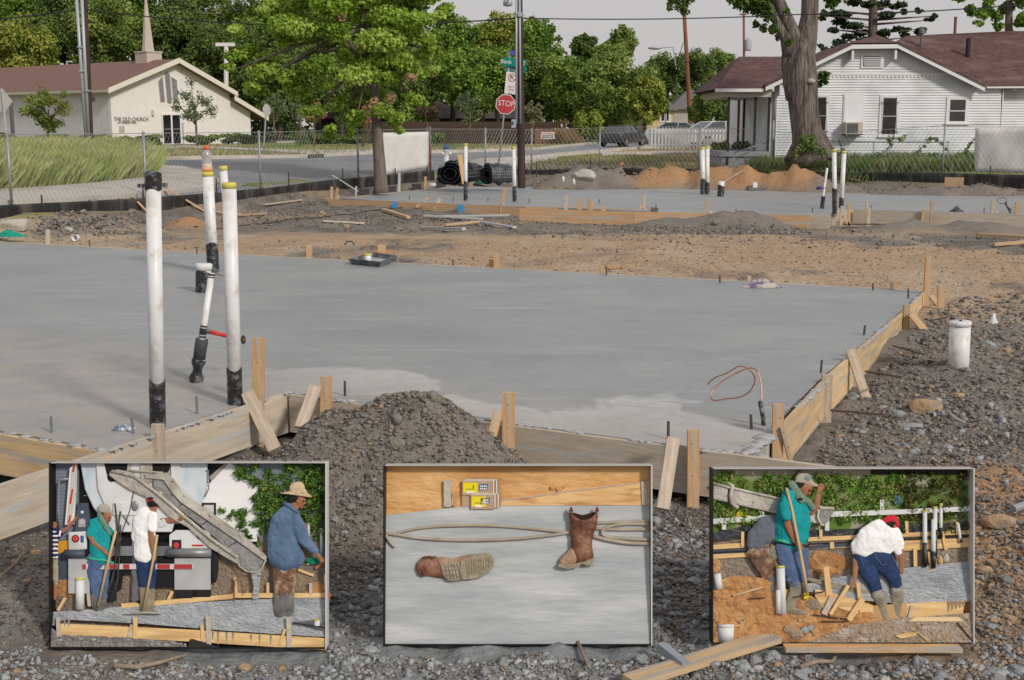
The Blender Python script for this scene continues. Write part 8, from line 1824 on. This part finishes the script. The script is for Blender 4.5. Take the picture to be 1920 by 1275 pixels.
for i in range(3):PT('tread',ptube([(831,1064+i*8,zt+11.2),(862,1061+i*8,zt+11.2)],.5,4),M('tread_dark'),o)
for i in range(10):PT('tread',ptube([(874+i*4.6,1054-i*1.6+i*i*.06,zt+11.2),(876+i*4.4,1081-i*1.0-i*i*.08,zt+11.2)],.5,4),M('tread_dark'),o)
PT('heel_line',ptube([(864,1053,zt+11.3),(862,1070,zt+11.4),(866,1088,zt+11.2)],.9,5),M('tread_dark'),o);blob('print_smear',[((872,1069,zt+11.2,1),(884,1065,zt+11.4,1.3),(890,1068,zt+11.4,1),(904,1060,zt+11.4,1))],M('rust_smear',(.34,.20,.10),rough=.9),o,.6)
# ------------------------------------------------------------------ RIGHT PANEL
P3_=0
P3=panel(1336,879,1826,1206,'right raised picture panel showing workers bracing a trench form');pw3=CUR[1]
PT('dirt_backing',ppoly([(1338,1130),(1826,1130),(1826,1205),(1338,1205)],-46,-30),ORGP)
PT('eave_wall',pbox(1338,881,1640,893,-46,-42),M('eave_tan',(.36,.32,.27),rough=.9))
for i in range(8):PT('rafter_end',pbox(1352+i*31,885,1357+i*31,893,-42,-39),M('eave_pale',(.5,.47,.42),rough=.8))
PT('wall_behind',pbox(1338,893,1826,1010,-46,-44),M('wall_blotch',(.12,.20,.04),(.34,.34,.24),scale=9,rough=.95,thr=(.5,.6)))
PT('dirt_ground',ppoly([(1338,1010),(1826,1010),(1826,1130),(1338,1130)],-46,-41),M('relief_mixed',(.24,.19,.15),(.36,.29,.23),scale=18,rough=.95,bump=1,bscale=50))
cl=[];rg=random.Random(21)
for i in range(240):
    u,v=rg.uniform(1338,1700),rg.uniform(886,985)
    if v<893+6*math.sin(u*.1):continue
    cl.append((*W(u,v,rg.uniform(-42,-36))[:],9*s_))
V,Fc,r=leaf_cloud(cl,17000,4.2*s_,22,shell=.05,vr=(.35,.25));tag(fast('vine',V,Fc,VINE,None,rnd=r),'bright green leafy vine wall in the right panel','vine')
cl=[(*W(rg.uniform(1690,1824),rg.uniform(884,1000),rg.uniform(-42,-36))[:],9*s_) for i in range(110)]
V,Fc,r=leaf_cloud(cl,4500,4.2*s_,23,shell=.05,vr=(.3,.25));tag(fast('hedge',V,Fc,leaf_mat('G_PANEL3',[(.03,.05,.01),(.08,.11,.02),(.15,.17,.04),(.30,.20,.10)],.3),None,rnd=r),'dark olive hedge at the upper right of the right panel','hedge')
PT('blue_object',pball(1690,940,-33,7,9,3),BL2)
PT('yellow_machine',ppoly([(1378,974),(1392,958),(1400,968),(1420,972),(1420,980),(1378,984)],-38,-34),M('machine_yellow2',(.62,.50,.03),rough=.5))
PT('black_sheeting',ppoly([(1338,1004),(1400,990),(1500,998),(1600,996),(1700,986),(1826,982),(1826,1002),(1700,1012),(1560,1014),(1400,1014),(1338,1020)],-41,-35),M('sheet_black2',(.015,.018,.022),(.06,.065,.075),scale=20,rough=.4,bump=.8,bscale=40))
e=empty('rail_fence',None,'white horizontal rail fence crossing the right panel','fence',mw=mwo(1560,1000,-33));begin(e,mwo(1560,1000,-33))
PT('rail',ppoly([(1338,976),(1454,968),(1454,976),(1338,986)],-34,-31),WHP);PT('rail',ppoly([(1562,962),(1700,958),(1826,952),(1826,961),(1700,967),(1562,972)],-34,-31),WHP)
for u,v0,v1,z in ((1660,940,958,-33),(1433,962,972,-33),(1556,972,998,-32),(1361,984,996,-33)):PT('post',pbox(u-4,v0,u+4,v1,z-2,z+1),WHP)
begin(P3,pw3)
for (a,b,w) in (((1338,1030),(1400,1026),9),((1520,1015),(1826,1001),8),((1338,1048),(1460,1040),9),((1520,1030),(1826,1016),8),((1690,1030),(1826,1022),15)):pplank(a,b,w,-37,4,FBW,'form_board')
PT('black_hose_line',ptube([(1338,1040,-33),(1400,1037,-33),(1520,1024,-33),(1826,1008,-33)],1.5,6),BLK);PT('grey_trough',ppoly([(1338,1036),(1470,1030),(1620,1020),(1620,1027),(1470,1037),(1338,1043)],-36,-33.5),DKB)
for a,b,w in (((1396,1000),(1396,1028),6),((1544,996),(1544,1013),6),((1706,980),(1707,1003),6),((1802,982),(1803,1005),6),((1565,1020),(1565,1032),8),((1722,1032),(1723,1066),7),((1773,1000),(1781,1034),6),((1748,1038),(1753,1072),5),((1760,1058),(1752,1074),4)):pplank(a,b,w,-32,3,FBW,'stake')
for u,v,ru,rv,mt in ((1558,1062,36,22,ORGP),(1380,1012,26,8,DIRTP),(1790,992,30,8,DIRTP),(1580,1005,20,5,DIRTP),(1346,1068,9,14,ORGP),(1783,1052,6,8,RK3),(1772,1056,5,7,FBW)):PT('dirt_mound',pmound(u,v,-39,ru,rv,4,u),mt)
pslope([(1505,1100),(1560,1088),(1640,1075),(1826,1056),(1826,1130),(1700,1135),(1604,1126),(1560,1117),(1515,1112)],-34,1056,-14,1135,WETP,'wet_concrete',22,.5,12)
pslope([(1338,1100),(1380,1082),(1430,1086),(1470,1105),(1540,1124),(1640,1165),(1715,1160),(1826,1150),(1826,1205),(1338,1205)],-24,1080,-4,1205,ORGP,'orange_dirt',18,1.6,13)
pslope([(1515,1205),(1600,1172),(1700,1160),(1826,1150),(1826,1205)],-10.5,1150,-2.5,1205,M('relief_gravel',(.30,.23,.17),(.42,.34,.26),scale=30,rough=.95,bump=1,bscale=70,c4=(.5,.44,.38),s2=20),'gravel_foreground',14,1.2,14)
for u,v,ru,rv in ((1375,1098,34,12),(1420,1100,28,12),(1352,1120,20,12),(1455,1150,30,10),(1530,1138,18,11),(1625,1160,26,9)):PT('dirt_mound',pmound(u,v,-14-(1150-v)*.12,ru,rv,4,u),ORGP if u != 1530 else DIRTP)
PT('trench_beam',ppoly([(1512,1088),(1520,1085),(1640,1112),(1700,1122),(1700,1132),(1640,1122),(1560,1104)],-22,-19),M('beam_grey',(.24,.21,.17),(.34,.30,.25),scale=14,rough=.9))
for pts,mt in (([(1530,1106),(1560,1113),(1605,1126),(1640,1137),(1640,1176),(1618,1168),(1600,1150),(1560,1136),(1545,1142),(1530,1120)],FBW),([(1640,1137),(1662,1138),(1660,1174),(1640,1177)],M('relief_board_dark',(.46,.29,.13),(.58,.38,.19),scale=7,rough=.8)),([(1700,1134),(1812,1128),(1808,1156),(1704,1163)],FBW),([(1662,1136),(1702,1133),(1704,1164),(1664,1170)],M('relief_board_dark'))):PT('form_board',ppoly(pts,-16,-12),mt,bevel=.6)
PT('splinter_wood',ppoly([(1705,1166),(1718,1158),(1800,1158),(1808,1166)],-10,-7),M('pale_wood',(.76,.58,.34),rough=.8))
for u in range(5):PT('cement_splash',ppoly([(1778+u*7,1129),(1785+u*7,1129),(1783+u*7,1144-u*1.2),(1780+u*7,1150-u*3)],-12,-11),M('splash',(.30,.22,.15),rough=.9))
for a,b,w,z,mt in (((1550,1064),(1556,1118),11,-11,FBW),((1562,1121),(1546,1153),11,-8,FBG),((1592,1098),(1558,1153),7,-7,FBW),((1610,1094),(1617,1150),7,-11,FBW),((1619,1123),(1592,1164),11,-7,FBW),((1712,1137),(1706,1160),5,-10,FBG)):pplank(a,b,w,z,3.5,mt,'brace')
for pts in (([(1488,1121,-6),(1546,1110,-6)]),([(1525,1153,-5),(1590,1162,-5)]),([(1376,1118,-8),(1432,1102,-10)]),([(1406,1123,-8),(1436,1122,-8)]),([(1540,1166,-4),(1590,1166,-4)]),([(1796,1168,-3),(1824,1202,-2)])):PT('steel_rod',ptube(pts,1.3 if pts[0][0] != 1376 else 2,6),RUST if pts[0][0] != 1376 else HNDL)
for u,v,r in ((1480,1180,11),(1495,1190,13),(1510,1182,9),(1520,1178,7)):PT('stone',pball(u,v,-3,r,r*.8,3,8,6),RK1 if u<1500 else RK4)
rg=random.Random(33)
for i in range(60):u,v=rg.uniform(1340,1820),rg.uniform(1160,1202);PT('stone',pball(u,v,-4.5+(v-1160)*.05,rg.uniform(1,3.4),rg.uniform(1,2.4),1.6,6,4),rg.choice([RK1,RK2,RK3,ORGP]))
PT('scrap_wood',ppoly([(1678,1192),(1700,1186),(1722,1186),(1716,1192),(1690,1197)],-3,0),FBW);PT('scrap_wood',ppoly([(1718,1184),(1726,1188),(1744,1200),(1738,1202)],-3,0),HNDL)
UPV=tuple(PMW.to_3x3() @ Vector((0,1,0)))
for u,vt,vb,r,z,tp,lb,capk in ((1740,960,1066,4.2,-28,1020,'leftmost striped black and white pipe at the right of the right panel',1),(1756,976,1068,4.2,-27,1036,'front striped black and white pipe with a black band near its top',0),(1760,953,1050,4,-31,996,'middle yellow capped pipe behind the front striped one',1),(1771,947,1012,3,-30,992,'thin white pipe rising highest beside the striped pipes',1),(1808,985,1020,3,-30,1012,'slanting thin white pipe at the right edge of the right panel',0)):
    e=empty('drain_pipe',None,lb,'pipe',mw=mwo(u,vb,z));begin(e,mwo(u,vb,z));PT('tube',ptube([(u,vb,z),(u+(0 if u != 1808 else -5),vt,z)],r,12),WHP,e,smooth=2);PT('tape_wrap',ptube([(u,vb,z),(u,tp,z)],r*1.08,12),TAPE,e,smooth=2)
    if capk:PT('cap',ptube([(u,vt+2,z),(u,vt-1,z)],r*1.15,12),CAPY,e)
PT('black_drum',pbox(1716,992,1726,1022,-33,-29),BLK,P3) if False else None
for u0,v0,v1,r,z,cp,lb in ((1465,1062,1152,8,-12,1,'white pipe with yellow rim beside the boots in the right panel'),(1460,1107,1150,4.6,-6,0,'short thin white pipe against the yellow rimmed one'),(1362,1172,1205,16,-16,2,'white round pipe end at the lower left corner of the right panel'),(1346,1078,1106,8,-20,0,'white pipe stub at the left edge of the right panel')):
    e=empty('drain_pipe',None,lb,'pipe',mw=mwo(u0,v1,z));begin(e,mwo(u0,v1,z));PT('tube',ptube([(u0+(3 if r == 8 else 0),v1,z),(u0,v0,z)],r,20),WHT if False else WHP,e,smooth=2)
    if cp:PT('cap',ptube([(u0,v0+3.5,z),(u0,v0,z)],r*1.05,20),CAPY if cp == 1 else WHP,e,smooth=2)
# chute of the truck crossing the panel
e=empty('concrete_chute',None,'cement crusted truck chute reaching in from the left of the right panel','chute',mw=mwo(1450,960,-26));begin(e,mwo(1450,960,-26))
PT('chute_section',ppoly([(1338,908),(1368,915),(1370,945),(1338,938)],-34,-24),CHT,bevel=4);PT('chute_section',ppoly([(1372,917),(1400,922),(1470,940),(1545,952),(1545,985),(1530,984),(1460,966),(1388,950),(1374,944)],-34,-24),CHT,bevel=5);PT('chute_rim',ptube([(1338,908,-24),(1372,916,-23),(1460,936,-23),(1545,953,-23)],2.6,8),CHT,smooth=2)
PT('joint_collar',ptube([(1366,908,-24),(1376,912,-21),(1372,930,-20),(1374,945,-20),(1386,954,-22)],4,8),CHT,smooth=2);PT('chute_mouth',ppoly([(1540,955),(1567,953),(1566,962),(1556,980),(1549,986),(1540,984),(1535,970)],-28,-19),CHD,bevel=2);PT('mouth_rim',ptube([(1540,954,-19),(1567,955,-19)],3,7),CHT);PT('mouth_rim',ptube([(1538,956,-19),(1536,972,-18),(1542,985,-18),(1548,987,-18)],2,7),CHT,smooth=2)
# man behind, bent
e=person('bent person in grey shirt and camouflage trousers behind the teal shirted man',(1445,1132,-24));zt=-27
blob('body',core(((1452,982,zt,18),(1432,1000,zt,22),(1422,1022,zt,20)),((1424,1040,zt,14),(1438,1075,zt,10),(1440,1120,zt,7)))+[((1468,985,zt,8),(1480,990,zt,7))],SKIN,e,1.2)
blob('shirt',[((1458,982,zt,15),(1440,992,zt,22),(1424,1010,zt,21),(1420,1022,zt,17)),((1448,1010,zt,16),(1456,1000,zt,16))],GRYS,e,1.2)
blob('trousers',[((1420,1036,zt,15),(1436,1052,zt,15),(1440,1075,zt,12),(1440,1092,zt,9)),((1446,1036,zt,16),(1454,1060,zt+1,14),(1452,1082,zt+2,10)),((1410,1040,zt,8),(1432,1070,zt,9))],CAMO,e,1.2)
blob('boot',[((1454,1088,zt+3,9.5),(1452,1108,zt+3,8.5),(1450,1130,zt+3,8)),((1440,1094,zt,8),(1442,1122,zt,6.5))],BOOTD,e,1.2)
PT('knee_pad',ppoly([(1448,1022),(1462,1028),(1466,1048),(1452,1050),(1444,1040)],zt+7,zt+11),M('pad_khaki',(.24,.21,.16),rough=.9),e,bevel=1)
# teal man of the right panel
e=person('person in teal shirt touching his cap brim while holding a shovel in the right panel',(1490,1152,-14));zt=-17
blob('body',head_r(1511,917,zt+1,13.5,30)+[((1503,930,zt,9),(1494,944,zt,12))]+core(((1490,950,zt,22),(1488,1010,zt,28)),((1480,1030,zt,17),(1492,1080,zt,12),(1490,1130,zt,9)))+[((1475,960,zt+20,8.4),(1478,985,zt+22,7.6),(1489,1012,zt+22,5.6))]+hand(1495,1020,zt+23,55,6.2)+[((1526,960,zt,7),(1533,950,zt+3,6.6),(1536,930,zt+4,5))]+hand(1539,919,zt+5,-60,5.6,.8),SKIN,e,.95)
blob('shirt',[((1486,928,zt,14),(1484,955,zt,27),(1487,990,zt,31),(1488,1006,zt,30)),((1479,930,zt+12,13),(1472,948,zt+24,12.5),(1474,965,zt+24,11.5)),((1505,940,zt,14),(1510,975,zt,13),(1511,1006,zt,10)),((1462,985,zt,7),(1463,1010,zt,7)),((1512,950,zt,10),(1520,955,zt,8))],TEAL,e,1.1)
PT('sleeve_hem',ptube([(1463,970,zt+25),(1474,973,zt+33),(1484,971,zt+26)],1.3,6),TEAL,e,smooth=2)
PT('undershirt_hem',ptube([(1455,1014,zt+7),(1466,1014,zt+14),(1480,1018,zt+15)],3,7),M('hem_green',(.05,.42,.26)),e,smooth=2);PT('belt',ptube([(1456,1017,zt+4),(1470,1019,zt+11),(1484,1021,zt+15),(1505,1024,zt+13),(1518,1025,zt+4)],2.6,7),BLK,e,smooth=2)
blob('trousers',[((1474,1028,zt,19),(1478,1048,zt+1,19),(1487,1070,zt+2,16),(1494,1086,zt+2,12.5)),((1500,1028,zt-1,18),(1507,1055,zt-2,13),(1509,1082,zt-3,10)),((1484,1088,zt+3,8),(1501,1090,zt+3,8))],JEAN,e,1.1)
for v in (1090,1094,1098):PT('trouser_fold',ptube([(1480,v+2,zt+4),(1492,v+1,zt+11),(1503,v-1,zt+6)],1.5,6),JEAN,e,smooth=2)
blob('boot',[((1494,1098,zt+3,12.5),(1493,1112,zt+3,11.5),(1485,1132,zt+3,10.5),(1482,1142,zt+3,11)),((1484,1146,zt+4,7.5),(1500,1149,zt+5,6.5),(1512,1151,zt+5,4.5))],BOOTR,e,1.1)
blob('boot',[((1509,1090,zt-4,8),(1508,1112,zt-4,7)),((1508,1112,zt-4,7),(1514,1118,zt-4,5))],BOOTD,e,1.1)
blob('hair',[((1503,908,zt+1,10.5),(1507,911,zt+4,8))],HAIR,e,1.0)
blob('cap',[((1505,900,zt+1,12),(1513,900,zt+1,12)),((1500,904,zt+1,8),(1518,905,zt+1,9)),((1522,907,zt+2,6),(1532,911,zt+2,3.4),(1539,912,zt+2,2))],CAPK,e,.9);PT('cap_patch',pball(1516,897,zt+7,7,5.5,3),M('cap_grey',(.22,.26,.26),rough=.9),e);face_bits(e,1511,917,zt+1,13.5,30)
blob('towel',[((1486,908,zt+5,7),(1492,918,zt+9,8),(1500,932,zt+11,8),(1504,938,zt+12,6.5)),((1504,932,zt+8,6),(1518,942,zt+9,6),(1526,953,zt+8,5.5))],TOW,e,1.0);PT('towel_dark_patch',pball(1501,936,zt+16,5,3,2),HAIR,e)  # near-black patch on the green towel
shovel([(1473,914,-1),(1482,950,0),(1497,1022,1),(1506,1065,-2),(1514,1112,-6)],[2.7,2.7,2.7,3,2.6],'wooden shovel held upright by the teal shirted man in the right panel') if False else None
e=empty('shovel',None,'wooden shovel held upright by the teal shirted man in the right panel','tool',mw=mwo(1514,1112,-6));begin(e,mwo(1514,1112,-6));PT('handle',ptube([(1473,914,8),(1482,950,12),(1495,1015,12),(1506,1070,5),(1514,1112,-4)],[2.7,2.8,2.9,3.2,3.2],10),HNDL,smooth=2);PT('blade',ppoly([(1508,1112),(1518,1112),(1517,1124),(1508,1124)],-8,-5),M('machine_yellow2'),bevel=.5)
# stooping man in white shirt
e=person('stooping person in white shirt and red cap pressing a stake in the right panel',(1676,1168,-14));zt=-18
blob('body',[(1675,984,zt-1,11,12),((1668,990,zt,9),(1660,1000,zt,11))]+core(((1655,1005,zt,22),(1635,1030,zt,24)),((1622,1050,zt,16),(1636,1085,zt,13),(1646,1115,zt,9)),((1660,1050,zt,17),(1676,1080,zt,13),(1684,1110,zt,9)))+[((1608,1048,zt+2,7),(1606,1070,zt+6,5.6),(1604,1088,zt+9,4.4))]+hand(1602,1094,zt+11,100,4.8)+[((1690,1030,zt,7.5),(1694,1048,zt+1,6.4),(1694,1074,zt-1,5))],SKIN,e,1.0)
blob('shirt',[((1650,992,zt,17),(1636,1012,zt,27),(1626,1026,zt,26)),((1662,996,zt,14),(1668,1012,zt,22),(1664,1022,zt,20)),((1610,1026,zt,13),(1610,1034,zt,11)),((1680,1002,zt,13),(1688,1022,zt,11),(1689,1034,zt,9.5)),((1640,1026,zt+1,20),(1660,1026,zt+1,19))],WHT,e,1.1)
blob('hair',[((1671,985,zt+1,9.5),(1676,982,zt+1,9.5))],HAIR,e,1.0);PT('ear',pball(1680,988,zt+5.5,2.4,3.2,1.8),SKIN,e)
blob('cap',[((1668,977,zt+1,8),(1678,976,zt+1,9),(1684,984,zt,6.5)),((1664,979,zt+1,5),(1662,978,zt+1,5)),((1685,986,zt,4),(1687,996,zt,2))],CAPR,e,.9)
blob('trousers',[((1618,1048,zt+1,17),(1628,1068,zt+2,17.5),(1640,1090,zt+2,14.5),(1646,1108,zt+2,11.5)),((1655,1048,zt+1,20),(1668,1066,zt+1,18.5),(1680,1086,zt+1,14),(1684,1102,zt+1,12)),((1636,1044,zt+2,18),(1648,1046,zt+2,18))],JEAND,e,1.1)
for pts in ([(1613,1040,zt+11.5),(1620,1062,zt+13)],[(1640,1038,zt+14),(1654,1060,zt+14),(1664,1058,zt+13)],[(1674,1042,zt+12),(1690,1072,zt+9)]):PT('seam',ptube(pts,.6,4),M('seam_thread',(.14,.19,.30),rough=.8),e)
blob('boot',[((1649,1116,zt+2,12.5),(1654,1128,zt+2,11.5),(1660,1150,zt+2,9.5),(1664,1164,zt+2,9)),((1662,1168,zt+3,6.5),(1667,1169,zt+4,6))],BOOTR,e,1.1)
blob('boot',[((1685,1108,zt+1,13),(1686,1130,zt+1,12),(1686,1152,zt+1,10)),((1688,1158,zt+2,7.5),(1700,1162,zt+3,5.5))],BOOTR,e,1.1)
for u,v in ((1650,1113),(1685,1106)):PT('cement_crust',pball(u,v+4,zt+3,12.5,8,8.2,14,8),M('crust',(.26,.26,.25),(.40,.39,.36),scale=30,rough=.95,bump=1,bscale=50),e,smooth=True)
